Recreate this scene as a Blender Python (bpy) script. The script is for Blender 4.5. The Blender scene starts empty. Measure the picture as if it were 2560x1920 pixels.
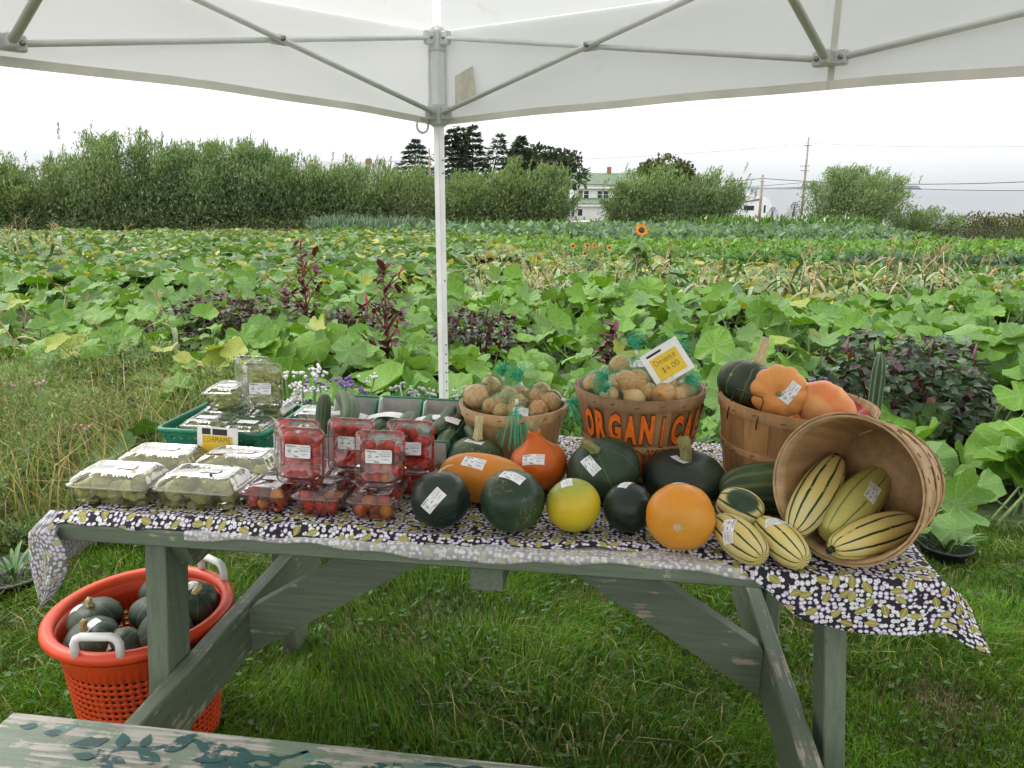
import bpy, math, random
import numpy as np
from mathutils import Vector, Matrix
from mathutils.bvhtree import BVHTree

random.seed(7)
RNG = np.random.default_rng(11)
SC = bpy.context.scene
COL = SC.collection
R = math.radians
PI = math.pi

# ------------------------------------------------------------------ camera
EYE = Vector((0, 0, 1.45))
pitch, roll = R(14.4), R(0.25)
fwd = Vector((0, math.cos(pitch), -math.sin(pitch)))
rgt0 = Vector((1, 0, 0)); up0 = rgt0.cross(fwd)
rgt = rgt0 * math.cos(roll) + up0 * math.sin(roll)
upv = up0 * math.cos(roll) - rgt0 * math.sin(roll)
cam = bpy.data.cameras.new('camera')
cam.sensor_width = 36; cam.sensor_fit = 'HORIZONTAL'; cam.lens = 36 * 1923 / 2560
cam.clip_start = 0.05; cam.clip_end = 30000
camo = bpy.data.objects.new('camera', cam); COL.objects.link(camo)
camo.matrix_world = Matrix(((rgt.x, upv.x, -fwd.x, EYE.x), (rgt.y, upv.y, -fwd.y, EYE.y), (rgt.z, upv.z, -fwd.z, EYE.z), (0, 0, 0, 1)))
SC.camera = camo

# ------------------------------------------------------------------ sky, sun, exposure
SUN_EL, SUN_AZ = R(52), R(-60)          # azimuth clockwise from +Y
world = bpy.data.worlds.new('World'); SC.world = world; world.use_nodes = True
wn, wl = world.node_tree.nodes, world.node_tree.links
wn.clear()
wo = wn.new('ShaderNodeOutputWorld'); bg = wn.new('ShaderNodeBackground')
sky = wn.new('ShaderNodeTexSky'); sky.sky_type = 'NISHITA'; sky.sun_disc = False
sky.sun_elevation = SUN_EL; sky.sun_rotation = SUN_AZ; sky.dust_density = 5; sky.air_density = 2
hsv = wn.new('ShaderNodeHueSaturation'); hsv.inputs['Saturation'].default_value = 0.25; hsv.inputs['Value'].default_value = 0.07
wl.new(sky.outputs[0], hsv.inputs['Color'])
tc = wn.new('ShaderNodeTexCoord'); sep = wn.new('ShaderNodeSeparateXYZ'); wl.new(tc.outputs['Generated'], sep.inputs[0])
ramp = wn.new('ShaderNodeValToRGB'); cr = ramp.color_ramp            # even overcast cloud, darker towards the horizon
cr.elements[0].position = 0.0; cr.elements[0].color = (.41, .425, .44, 1)
cr.elements[1].position = 0.06; cr.elements[1].color = (.55, .56, .565, 1)
e = cr.elements.new(0.15); e.color = (.74, .745, .75, 1)
e = cr.elements.new(0.4); e.color = (1.0, 1.0, 1.0, 1)
e = cr.elements.new(1.0); e.color = (1.0, 1.0, 1.0, 1)
wl.new(sep.outputs['Z'], ramp.inputs[0])
nz = wn.new('ShaderNodeTexNoise'); nz.inputs['Scale'].default_value = 1.6; nz.inputs['Detail'].default_value = 4
mp = wn.new('ShaderNodeMapping'); mp.inputs['Scale'].default_value = (1, 1, 3); wl.new(tc.outputs['Generated'], mp.inputs[0]); wl.new(mp.outputs[0], nz.inputs['Vector'])
mr = wn.new('ShaderNodeMapRange'); mr.inputs['To Min'].default_value = 1.12; mr.inputs['To Max'].default_value = 1.5
mr.inputs['From Min'].default_value = .3; mr.inputs['From Max'].default_value = .7
wl.new(nz.outputs[0], mr.inputs[0])
vm = wn.new('ShaderNodeVectorMath'); vm.operation = 'SCALE'; wl.new(ramp.outputs[0], vm.inputs[0]); wl.new(mr.outputs[0], vm.inputs['Scale'])
mixw = wn.new('ShaderNodeMix'); mixw.data_type = 'RGBA'; mixw.inputs[0].default_value = 0.85
wl.new(hsv.outputs[0], mixw.inputs[6]); wl.new(vm.outputs[0], mixw.inputs[7])
wl.new(mixw.outputs[2], bg.inputs[0]); bg.inputs[1].default_value = 1.0
wl.new(bg.outputs[0], wo.inputs[0])
sun = bpy.data.lights.new('sun', 'SUN'); sun.energy = 1.3; sun.angle = R(25); sun.color = (1, .97, .92)
suno = bpy.data.objects.new('sun', sun); COL.objects.link(suno)
sdir = Vector((math.sin(SUN_AZ) * math.cos(SUN_EL), math.cos(SUN_AZ) * math.cos(SUN_EL), math.sin(SUN_EL)))
suno.rotation_euler = sdir.to_track_quat('Z', 'Y').to_euler(); suno.location = sdir * 30
vs = SC.view_settings; vs.view_transform = 'Standard'; vs.look = 'None'; vs.gamma = 1; vs.exposure = 0.85; vs.use_curve_mapping = False
SC.cycles.use_denoising = True
SC.cycles.transparent_max_bounces = 40
SC.cycles.max_bounces = 8; SC.cycles.diffuse_bounces = 4; SC.cycles.glossy_bounces = 4; SC.cycles.transmission_bounces = 8
SC.cycles.sample_clamp_indirect = 6
SC.cycles.use_adaptive_sampling = True; SC.cycles.adaptive_threshold = .03; SC.cycles.adaptive_min_samples = 12

# ------------------------------------------------------------------ helpers
class G:
    """collects faces for one mesh"""
    def __init__(s): s.v = []; s.f = []; s.m = []; s.sm = []
    def add(s, V, F, mat=0, smooth=True):
        o = len(s.v); s.v.extend([tuple(p) for p in V]); s.f.extend([tuple(i + o for i in f) for f in F])
        s.m.extend([mat] * len(F)); s.sm.extend([smooth] * len(F)); return s
    def box(s, a, b, mat=0, bev=0.0, M=None):
        (x0, y0, z0), (x1, y1, z1) = a, b
        if bev <= 0:
            V = [(x, y, z) for z in (z0, z1) for y in (y0, y1) for x in (x0, x1)]
            F = [(0, 2, 3, 1), (4, 5, 7, 6), (0, 1, 5, 4), (2, 6, 7, 3), (0, 4, 6, 2), (1, 3, 7, 5)]
        else:
            c = bev; V = []; F = []
            # chamfered box: three points at each corner
            for sx in (0, 1):
                for sy in (0, 1):
                    for sz in (0, 1):
                        X = x1 if sx else x0; Y = y1 if sy else y0; Z = z1 if sz else z0
                        ix = -c if sx else c; iy = -c if sy else c; iz = -c if sz else c
                        V += [(X, Y + iy, Z + iz), (X + ix, Y, Z + iz), (X + ix, Y + iy, Z)]
            def k(sx, sy, sz, a): return (sx * 4 + sy * 2 + sz) * 3 + a
            F = [(k(0,0,0,0), k(0,0,1,0), k(0,1,1,0), k(0,1,0,0)), (k(1,0,0,0), k(1,1,0,0), k(1,1,1,0), k(1,0,1,0)),
                 (k(0,0,0,1), k(1,0,0,1), k(1,0,1,1), k(0,0,1,1)), (k(0,1,0,1), k(0,1,1,1), k(1,1,1,1), k(1,1,0,1)),
                 (k(0,0,0,2), k(0,1,0,2), k(1,1,0,2), k(1,0,0,2)), (k(0,0,1,2), k(1,0,1,2), k(1,1,1,2), k(0,1,1,2))]
            for sz in (0, 1):
                for sy in (0, 1): F.append((k(0,sy,sz,1), k(1,sy,sz,1), k(1,sy,sz,2), k(0,sy,sz,2)))
                for sx in (0, 1): F.append((k(sx,0,sz,0), k(sx,1,sz,0), k(sx,1,sz,2), k(sx,0,sz,2)))
            for sx in (0, 1):
                for sy in (0, 1): F.append((k(sx,sy,0,0), k(sx,sy,1,0), k(sx,sy,1,1), k(sx,sy,0,1)))
            for sx in (0, 1):
                for sy in (0, 1):
                    for sz in (0, 1): F.append((k(sx,sy,sz,0), k(sx,sy,sz,1), k(sx,sy,sz,2)))
        if M is not None: V = [tuple(M @ Vector(p)) for p in V]
        return s.add(V, F, mat, False)
    def tube(s, pts, rad, n=8, mat=0, cap=True, ell=1.0):
        pts = [Vector(p) for p in pts]
        rads = rad if hasattr(rad, '__len__') else [rad] * len(pts)
        V = []; F = []
        t0 = (pts[1] - pts[0]).normalized()
        a = t0.cross(Vector((0, 0, 1)));
        if a.length < 1e-3: a = t0.cross(Vector((0, 1, 0)))
        a.normalize()
        for i, p in enumerate(pts):
            t = (pts[min(i + 1, len(pts) - 1)] - pts[max(i - 1, 0)]).normalized()
            a = (a - t * a.dot(t)).normalized(); b = t.cross(a)
            for k in range(n):
                w = 2 * PI * k / n
                V.append(p + (a * math.cos(w) + b * math.sin(w) * ell) * rads[i])
        for i in range(len(pts) - 1):
            for k in range(n):
                k2 = (k + 1) % n; F.append((i * n + k, i * n + k2, (i + 1) * n + k2, (i + 1) * n + k))
        if cap: F.append(tuple(reversed(range(n)))); F.append(tuple((len(pts) - 1) * n + k for k in range(n)))
        return s.add(V, F, mat, True)
    def loft(s, loops, mat=0, closed=True, cap0=False, cap1=False, smooth=True):
        n = len(loops[0]); V = [p for L in loops for p in L]; F = []
        for i in range(len(loops) - 1):
            for k in range(n if closed else n - 1):
                k2 = (k + 1) % n; F.append((i * n + k, i * n + k2, (i + 1) * n + k2, (i + 1) * n + k))
        if cap0: F.append(tuple(reversed(range(n))))
        if cap1: F.append(tuple((len(loops) - 1) * n + k for k in range(n)))
        return s.add(V, F, mat, smooth)
    def lathe(s, prof, n=32, mat=0, fn=None, cap0=False, cap1=False):
        loops = []
        for (r, z) in prof:
            L = []
            for k in range(n):
                a = 2 * PI * k / n; rr, zz = (r, z) if fn is None else fn(r, z, a)
                L.append((rr * math.cos(a), rr * math.sin(a), zz))
            loops.append(L)
        return s.loft(loops, mat, True, cap0, cap1)
    def grid(s, fn, nu, nv, mat=0, smooth=True):
        V = [fn(i / nu, j / nv) for j in range(nv + 1) for i in range(nu + 1)]
        F = [(j * (nu + 1) + i, j * (nu + 1) + i + 1, (j + 1) * (nu + 1) + i + 1, (j + 1) * (nu + 1) + i) for j in range(nv) for i in range(nu)]
        return s.add(V, F, mat, smooth)
    def mesh(s, name, mats):
        me = bpy.data.meshes.new(name); me.from_pydata(s.v, [], s.f)
        for m in mats: me.materials.append(m)
        if s.m: me.polygons.foreach_set('material_index', s.m)
        me.polygons.foreach_set('use_smooth', s.sm); me.update(); return me
    def obj(s, name, mats, parent=None, loc=None):
        if not isinstance(mats, (list, tuple)): mats = [mats]
        return link(name, s.mesh(name, mats), parent, loc)

def link(name, data, parent=None, loc=None, M=None):
    o = bpy.data.objects.new(name, data); COL.objects.link(o)
    if parent is not None: o.parent = parent
    if loc is not None: o.location = loc
    if M is not None: o.matrix_basis = M
    return o
def tag(o, label, cat, group=None):
    o['label'] = label; o['category'] = cat
    if group: o['group'] = group
    return o
def thing(name, label, cat, M=None, loc=None, group=None):
    o = link(name, None, None, loc, M); o.empty_display_size = .05
    return tag(o, label, cat, group)
def kind(o, k): o['kind'] = k; return o
def rotto(zaxis, spin=0.0):
    """rotation that takes local +Z to zaxis"""
    return (Vector(zaxis).normalized().to_track_quat('Z', 'Y').to_matrix().to_4x4()) @ Matrix.Rotation(spin, 4, 'Z')

def mass(name, V, F, mats, cols=None, mi=None, parent=None, smooth=False):
    """numpy arrays -> one mesh; F (n,3) or (n,4); cols per vertex"""
    me = bpy.data.meshes.new(name); V = np.asarray(V, np.float32); F = np.asarray(F, np.int32); k = F.shape[1]
    me.vertices.add(len(V)); me.vertices.foreach_set('co', V.ravel())
    me.loops.add(F.size); me.loops.foreach_set('vertex_index', F.ravel())
    me.polygons.add(len(F)); me.polygons.foreach_set('loop_start', np.arange(0, F.size, k, dtype=np.int32))
    for m in mats: me.materials.append(m)
    if mi is not None: me.polygons.foreach_set('material_index', np.asarray(mi, np.int32))
    me.polygons.foreach_set('use_smooth', np.full(len(F), smooth))
    if cols is not None:
        at = me.color_attributes.new('col', 'FLOAT_COLOR', 'POINT')
        c = np.ones((len(V), 4), np.float32); c[:, :3] = cols; at.data.foreach_set('color', c.ravel())
    me.update(calc_edges=True)
    return link(name, me, parent)

def scatter(tv, tf, pos, rot, scl, cols):
    """template copied to n places -> V,F,C.  rot (n,3,3), scl (n,) or (n,3)"""
    tv = np.asarray(tv, float); tf = np.asarray(tf, int); n = len(pos); m = len(tv)
    scl = np.asarray(scl, float)
    if scl.ndim == 1: scl = np.repeat(scl[:, None], 3, 1)
    V = np.einsum('nij,nmj->nmi', rot, tv[None] * scl[:, None, :]) + np.asarray(pos)[:, None, :]
    F = (tf[None] + (np.arange(n) * m)[:, None, None]).reshape(-1, tf.shape[1])
    C = np.repeat(np.asarray(cols)[:, None, :], m, 1).reshape(-1, 3)
    return V.reshape(-1, 3), F, C
def eul(rx, ry, rz):
    """rotation matrices Rz*Ry*Rx from arrays"""
    cx, sx, cy, sy, cz, sz = np.cos(rx), np.sin(rx), np.cos(ry), np.sin(ry), np.cos(rz), np.sin(rz)
    M = np.empty((len(cx), 3, 3))
    M[:, 0, 0] = cz * cy; M[:, 0, 1] = cz * sy * sx - sz * cx; M[:, 0, 2] = cz * sy * cx + sz * sx
    M[:, 1, 0] = sz * cy; M[:, 1, 1] = sz * sy * sx + cz * cx; M[:, 1, 2] = sz * sy * cx - cz * sx
    M[:, 2, 0] = -sy; M[:, 2, 1] = cy * sx; M[:, 2, 2] = cy * cx
    return M

# ------------------------------------------------------------------ materials
def newmat(name):
    m = bpy.data.materials.new(name); m.use_nodes = True
    nt = m.node_tree; b = nt.nodes['Principled BSDF']; return m, nt.nodes, nt.links, b
def N(nodes, typ, **kw):
    n = nodes.new(typ)
    for k, v in kw.items():
        if k in n.inputs: n.inputs[k].default_value = v
        else: setattr(n, k, v)
    return n
def math_(nodes, links, op, a, b=None, clamp=False):
    n = nodes.new('ShaderNodeMath'); n.operation = op; n.use_clamp = clamp
    for i, x in enumerate((a, b)):
        if x is None: continue
        if isinstance(x, (int, float)): n.inputs[i].default_value = x
        else: links.new(x, n.inputs[i])
    return n.outputs[0]
def mixc(nodes, links, fac, a, b, blend='MIX'):
    n = nodes.new('ShaderNodeMix'); n.data_type = 'RGBA'; n.blend_type = blend
    for i, x in ((0, fac), (6, a), (7, b)):
        if isinstance(x, (int, float)): n.inputs[i].default_value = x
        elif isinstance(x, tuple): n.inputs[i].default_value = (*x[:3], 1)
        else: links.new(x, n.inputs[i])
    return n.outputs[2]
def rmap(nodes, links, x, a, b, c=0.0, d=1.0, smooth=True):
    n = nodes.new('ShaderNodeMapRange'); n.interpolation_type = 'SMOOTHSTEP' if smooth else 'LINEAR'
    links.new(x, n.inputs[0]); n.inputs[1].default_value = a; n.inputs[2].default_value = b; n.inputs[3].default_value = c; n.inputs[4].default_value = d
    return n.outputs[0]
def noise(nodes, links, scale, detail=4, coord='Object', stretch=None, rough=.55, off=None):
    t = nodes.new('ShaderNodeTexCoord'); src = t.outputs[coord]
    if stretch or off:
        mp = nodes.new('ShaderNodeMapping'); links.new(src, mp.inputs[0]); src = mp.outputs[0]
        if stretch: mp.inputs['Scale'].default_value = stretch
        if off: mp.inputs['Location'].default_value = off
    n = nodes.new('ShaderNodeTexNoise'); n.inputs['Scale'].default_value = scale; n.inputs['Detail'].default_value = detail; n.inputs['Roughness'].default_value = rough
    links.new(src, n.inputs['Vector']); return n.outputs[0]
def bump(nodes, links, b, h, strength=.3, dist=.01):
    n = nodes.new('ShaderNodeBump'); n.inputs['Strength'].default_value = strength; n.inputs['Distance'].default_value = dist
    links.new(h, n.inputs['Height']); links.new(n.outputs[0], b.inputs['Normal'])
def plain(name, col, rough=.5, var=.15, scale=30, bmp=0.0, metal=0.0, spec=.5, objrand=0.0, stretch=None):
    m, nd, lk, b = newmat(name)
    h = noise(nd, lk, scale, stretch=stretch)
    f = rmap(nd, lk, h, .3, .7, 1 - var, 1 + var)
    if objrand:
        oi = nd.new('ShaderNodeObjectInfo'); f = math_(nd, lk, 'MULTIPLY', f, rmap(nd, lk, oi.outputs['Random'], 0, 1, 1 - objrand, 1 + objrand, False))
    c = nd.new('ShaderNodeVectorMath'); c.operation = 'SCALE'; c.inputs[0].default_value = col[:3]; lk.new(f, c.inputs['Scale'])
    lk.new(c.outputs[0], b.inputs['Base Color']); b.inputs['Roughness'].default_value = rough; b.inputs['Metallic'].default_value = metal
    b.inputs['Specular IOR Level'].default_value = spec
    if bmp: bump(nd, lk, b, h, bmp, .004)
    return m
def foliage(name, rough=.5, trans=.3, attr='col', base=None, var=.25, objrand=.2, spec=.4):
    """leaf material; colour from the vertex attribute or a base colour"""
    m, nd, lk, b = newmat(name)
    if base is None:
        a = nd.new('ShaderNodeAttribute'); a.attribute_name = attr; colr = a.outputs['Color']
    else:
        rg = nd.new('ShaderNodeRGB'); rg.outputs[0].default_value = (*base, 1); colr = rg.outputs[0]
    h = noise(nd, lk, 14); f = rmap(nd, lk, h, .3, .7, 1 - var, 1 + var)
    if objrand:
        oi = nd.new('ShaderNodeObjectInfo'); f = math_(nd, lk, 'MULTIPLY', f, rmap(nd, lk, oi.outputs['Random'], 0, 1, 1 - objrand, 1 + objrand, False))
    c = nd.new('ShaderNodeVectorMath'); c.operation = 'SCALE'; lk.new(colr, c.inputs[0]); lk.new(f, c.inputs['Scale'])
    lk.new(c.outputs[0], b.inputs['Base Color']); b.inputs['Roughness'].default_value = rough; b.inputs['Specular IOR Level'].default_value = spec
    tr = nd.new('ShaderNodeBsdfTranslucent'); c2 = nd.new('ShaderNodeVectorMath'); c2.operation = 'MULTIPLY'; c2.inputs[1].default_value = (1.3, 1.25, .5)
    lk.new(c.outputs[0], c2.inputs[0]); lk.new(c2.outputs[0], tr.inputs[0])
    mx = nd.new('ShaderNodeMixShader'); mx.inputs[0].default_value = trans
    lk.new(b.outputs[0], mx.inputs[1]); lk.new(tr.outputs[0], mx.inputs[2]); lk.new(mx.outputs[0], nd['Material Output'].inputs[0])
    return m

def painted_wood(name, col, wear, wood=(.30, .25, .19), wscale=9, grain=(1, 18, 18), rough=.55):
    """old paint, worn through to grey wood where the noise is high"""
    m, nd, lk, b = newmat(name)
    g = noise(nd, lk, 6, 6, stretch=grain); big = noise(nd, lk, wscale, 6, rough=.7)
    w = math_(nd, lk, 'ADD', math_(nd, lk, 'MULTIPLY', big, .75), math_(nd, lk, 'MULTIPLY', g, .35))
    f = rmap(nd, lk, w, wear, wear + .05)
    pc = nd.new('ShaderNodeVectorMath'); pc.operation = 'SCALE'; pc.inputs[0].default_value = col; lk.new(rmap(nd, lk, g, .25, .75, .8, 1.12), pc.inputs['Scale'])
    wc = nd.new('ShaderNodeVectorMath'); wc.operation = 'SCALE'; wc.inputs[0].default_value = wood; lk.new(rmap(nd, lk, g, .3, .7, .55, 1.35), wc.inputs['Scale'])
    dirt = noise(nd, lk, 45, 3); d = rmap(nd, lk, dirt, .62, .74, 1.0, .72)
    c = mixc(nd, lk, f, pc.outputs[0], wc.outputs[0])
    dd = nd.new('ShaderNodeVectorMath'); dd.operation = 'SCALE'; lk.new(c, dd.inputs[0]); lk.new(d, dd.inputs['Scale'])
    lk.new(dd.outputs[0], b.inputs['Base Color']); b.inputs['Roughness'].default_value = rough
    bump(nd, lk, b, math_(nd, lk, 'SUBTRACT', g, f), .35, .002)
    return m

# ------------------------------------------------------------------ table frame: u along the table, v away from the camera
YAW = R(7.7)
ORG = Vector((-0.97736, 1.51280, 0))
TM = Matrix.Translation(ORG) @ Matrix.Rotation(-YAW, 4, 'Z')     # table space -> world
def T(u, v, z=0.0): return TM @ Vector((u, v, z))
def TT(u, v, z=0.0, rz=0.0): return TM @ Matrix.Translation((u, v, z)) @ Matrix.Rotation(rz, 4, 'Z')
TOP = 0.75
CL = 0.7565            # height of the cloth on the table
def gz(x, y):
    """height of the ground"""
    y = np.asarray(y, float); x = np.asarray(x, float)
    s = np.clip(y - 5, 0, None); z = -.03 * (s - 3 * (1 - np.exp(-s / 3)))
    z = z - np.clip(x - 18, 0, None) * .012 * np.clip((y - 12) / 30, 0, 1)
    q = np.clip((x / np.maximum(y, 1) - .43) / .17, 0, 1); z = z - .06 * np.clip(y - 26, 0, 40) * q * q * (3 - 2 * q)      # falls away to the shore
    return np.where(y > 128, z - np.clip(y - 128, 0, 60) * .6, z)
# ------------------------------------------------------------------ ground, sea, far shore
m, nd, lk, b = newmat('ground_soil')
geo = nd.new('ShaderNodeNewGeometry')
h1 = noise(nd, lk, 1.2, 6); h2 = noise(nd, lk, 14, 6, rough=.7)
soil = mixc(nd, lk, rmap(nd, lk, h2, .35, .65), (.055, .036, .022), (.15, .105, .065))
grn = mixc(nd, lk, rmap(nd, lk, h2, .3, .7), (.025, .05, .012), (.07, .11, .03))
c = mixc(nd, lk, rmap(nd, lk, h1, .42, .58), grn, soil)
lk.new(c, b.inputs['Base Color']); b.inputs['Roughness'].default_value = .95; bump(nd, lk, b, h2, .6, .02)
ys = np.concatenate([np.linspace(-6, 12, 46), np.linspace(13, 60, 40), np.linspace(63, 128, 18), np.linspace(132, 190, 8)])
xs = np.concatenate([np.linspace(-260, -30, 18), np.linspace(-26, 26, 66), np.linspace(27.5, 50, 16), np.linspace(60, 300, 14)])
X, Y = np.meshgrid(xs, ys); Z = gz(X, Y) + np.where(Y > 3.4, .03 * np.sin(X * 3.1 + Y) * np.sin(Y * 2.3), 0.0)
V = np.stack([X, Y, Z], -1).reshape(-1, 3); nx = len(xs)
ii, jj = np.meshgrid(np.arange(nx - 1), np.arange(len(ys) - 1)); a = (jj * nx + ii).ravel()
o = mass('ground', V, np.stack([a, a + 1, a + nx + 1, a + nx], 1), [m], smooth=True); kind(o, 'structure')

m, nd, lk, b = newmat('sea_water')
b.inputs['Base Color'].default_value = (.062, .078, .094, 1); b.inputs['Roughness'].default_value = .35; b.inputs['Specular IOR Level'].default_value = .25
bump(nd, lk, b, noise(nd, lk, .05, 5, stretch=(1, 3, 1)), .3, 2)
o = G().add([(-9000, 120, -28), (9000, 120, -28), (9000, 16000, -28), (-9000, 16000, -28)], [(0, 1, 2, 3)]).obj('sea', m); kind(o, 'structure')
m = plain('far_shore_land', (.10, .125, .15), .9, .05, .001)
g = G(); n = 60
for i in range(n):
    x0, x1 = -8000 + 16000 * i / n, -8000 + 16000 * (i + 1) / n
    hh = lambda x: 40 + 26 * math.sin(x * .0011) + 14 * math.sin(x * .0031 + 1)
    g.add([(x0, 15500, -30), (x1, 15500, -30), (x1, 15700, hh(x1) - 10), (x0, 15700, hh(x0) - 10)], [(0, 1, 2, 3)])
kind(g.obj('hills', m), 'structure')

# ------------------------------------------------------------------ canopy tent
m, nd, lk, b = newmat('tent_fabric')
h = noise(nd, lk, 2.2, 4); st = noise(nd, lk, 5, 6, rough=.75)
c = mixc(nd, lk, rmap(nd, lk, st, .60, .75, 0, .5), (.79, .80, .80), (.66, .61, .52))
lk.new(c, b.inputs['Base Color']); b.inputs['Roughness'].default_value = .6; b.inputs['Specular IOR Level'].default_value = .2
tr = nd.new('ShaderNodeBsdfTranslucent'); lk.new(c, tr.inputs[0]); mx = nd.new('ShaderNodeMixShader'); mx.inputs[0].default_value = .33
lk.new(b.outputs[0], mx.inputs[1]); lk.new(tr.outputs[0], mx.inputs[2]); lk.new(mx.outputs[0], nd['Material Output'].inputs[0])
bump(nd, lk, b, h, .2, .02)
M_TENT = m
M_TUBE = plain('tent_tube_paint', (.74, .75, .74), .35, .06, 12)
M_PLAS = plain('tent_joint_plastic', (.58, .60, .58), .45, .08, 20)
M_BOLT = plain('bolt_steel', (.30, .30, .30), .35, .1, 60, metal=.9)
M_DARK = plain('dark_hole', (.02, .02, .02), .8, .1)
M_LEGP = plain('tent_leg_paint', (.84, .84, .83), .35, .05, 12)
TC = Vector((-.294, 3.2, 0))
dg = Vector((.0915, -.9958, 0)); s45 = math.sqrt(.5)
eL = Vector((dg.x * s45 + dg.y * s45, dg.y * s45 - dg.x * s45, 0)); eR = Vector((dg.x * s45 - dg.y * s45, dg.y * s45 + dg.x * s45, 0))
LEN = 3.0
corners = [TC, TC + eR * LEN, TC + (eR + eL) * LEN, TC + eL * LEN]
ctr = TC + (eR + eL) * (LEN / 2)
tent = thing('canopy_tent', 'white pop-up canopy tent with grey scissor frame over the picnic table', 'tent', loc=ctr)
def tl(p): return Vector(p) - ctr
ZT, ZL, ZM, ZP = 1.998, 1.726, 1.79, 2.75
EAVE = 2.03
def inner(i):     # the two directions leaving corner i
    return (corners[(i + 1) % 4] - corners[i]).normalized(), (corners[(i - 1) % 4] - corners[i]).normalized()
for i, cpt in enumerate(corners):
    a1, a2 = inner(i)
    Mr = Matrix.Translation(tl(cpt)) @ Matrix(((a1.x, a2.x, 0, 0), (a1.y, a2.y, 0, 0), (0, 0, 1, 0), (0, 0, 0, 1)))
    g = G(); w = .016
    lean = Matrix.Shear('XY', 4, (0.0, 0.0))
    g.box((-w, -w, 0.02), (w, w, ZL + .03), bev=.003, M=Mr)
    w2 = .021; g.box((-w2, -w2, 1.25), (w2, w2, 1.66), bev=.003, M=Mr) if False else None
    lg = g.obj('leg', M_LEGP, tent)
    g = G(); g.box((-.0205, -.0205, ZL - .05), (.0205, .0205, ZT + .05), bev=.004, M=Mr); g.obj('upper_sleeve', M_TUBE, tent)
    g = G(); g.box((-.06, -.06, 0), (.06, .06, .012), M=Mr, bev=.002); g.obj('foot_plate', M_TUBE, tent)
    for zz, nm in ((ZT, 'top_bracket'), (ZL, 'slide_bracket')):
        g = G(); g.box((-.027, -.027, zz - .045), (.027, .027, zz + .035), bev=.006, M=Mr)
        g.box((.02, -.012, zz - .025), (.065, .012, zz + .025), bev=.004, M=Mr); g.box((-.012, .02, zz - .025), (.012, .065, zz + .025), bev=.004, M=Mr)
        br = g.obj(nm, M_PLAS, tent)
        for bx_, by_ in ((.045, 0), (0, .045)):
            g = G(); c0 = Mr @ Vector((bx_, by_, zz)); ax = (a2 if bx_ else a1) * .016
            g.tube([c0 - ax, c0 + ax], .0065, 8); g.obj('bolt', M_BOLT, br)
    if i == 0:
        g = G()
        for zz in (1.55, 1.50, 1.07, .80, .76, .72, .68, .64, .60, .56):
            c0 = Mr @ Vector((w + .0003, -.002, zz)); g.tube([c0, c0 + a1 * .0006], .0038, 8)
        for p in [lg]: g.obj('adjustment_hole', M_DARK, p)
        # pull ring on the slide bracket
        c0 = Mr @ Vector((-.03, .06, ZL - .045)); g = G(); L = []
        rr = [Vector((c0.x + .022 * math.cos(t), c0.y + .006 * math.cos(t), c0.z + .028 * math.sin(t))) for t in np.linspace(0, 2 * PI, 17)]
        g.tube(rr, .005, 6, cap=False); g.obj('pull_ring', M_PLAS, tent)
def bar(p, q, name='truss_bar', r=.0125, parent=None):
    g = G(); g.tube([tl(p), tl(q)], r, 10, ell=.72); return g.obj(name, M_TUBE, parent or tent)
UP = Vector((0, 0, 1))
for i in range(4):
    A, B = corners[i], corners[(i + 1) % 4]; d = (B - A).normalized(); inw = (ctr - (A + B) / 2).normalized()
    mid = (A + B) / 2; mL = mid + UP * ZM; mU = mid + UP * 2.09
    for P, sgn in ((A, 1), (B, -1)):
        dd = d * sgn; off = inw * .011
        bar(P + dd * .045 + UP * ZT, mL - dd * .03 + off * 0)
        bar(P + dd * .045 + UP * ZL + off * 2, mU - dd * .03 + off * 2)
        X0 = (P + dd * .045 + mid - dd * .03) / 2
        zx = (ZT + ZM) / 2; zy = (ZL + 2.09) / 2
        # crossing point of the two bars
        t = (ZT - ZL) / ((2.09 - ZL) + (ZT - ZM)); L = (mid - dd * .03) - (P + dd * .045); xp = P + dd * .045 + L * t + UP * (ZT + (ZM - ZT) * t)
        g = G(); g.tube([tl(xp - inw * .02), tl(xp + inw * .045)], .007, 8); g.obj('bolt', M_BOLT, tent)
        g = G(); q = tl(xp) + inw * .011; Mx = Matrix.Translation(q) @ rotto(inw); g.box((-.03, -.016, -.0025), (.03, .016, .0025), M=Mx, bev=.001); g.obj('spacer_block', M_PLAS, tent)
    for q in (mL, mU):
        ql = tl(q); Mq = Matrix.Translation(ql) @ Matrix(((d.x, inw.x, 0, 0), (d.y, inw.y, 0, 0), (0, 0, 1, 0), (0, 0, 0, 1)))
        g = G(); g.box((-.045, -.014, -.02), (.045, .014, .02), bev=.004, M=Mq); g.box((-.013, .0, -.018), (.013, .05, .018), bev=.004, M=Mq)
        jb = g.obj('centre_joint', M_PLAS, tent)
        for sx in (-.032, .032):
            g = G(); g.tube([Mq @ Vector((sx, -.02, 0)), Mq @ Vector((sx, .02, 0))], .007, 8); g.obj('bolt', M_BOLT, jb)
    bar(mL + inw * .05, ctr + UP * 2.34 - inw * .03)
    bar(mU + inw * .05, ctr + UP * 2.02 - inw * .03)
g = G(); g.tube([tl(ctr + UP * 1.98), tl(ctr + UP * 2.70)], .02, 10); g.obj('centre_pole', M_TUBE, tent)
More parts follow.
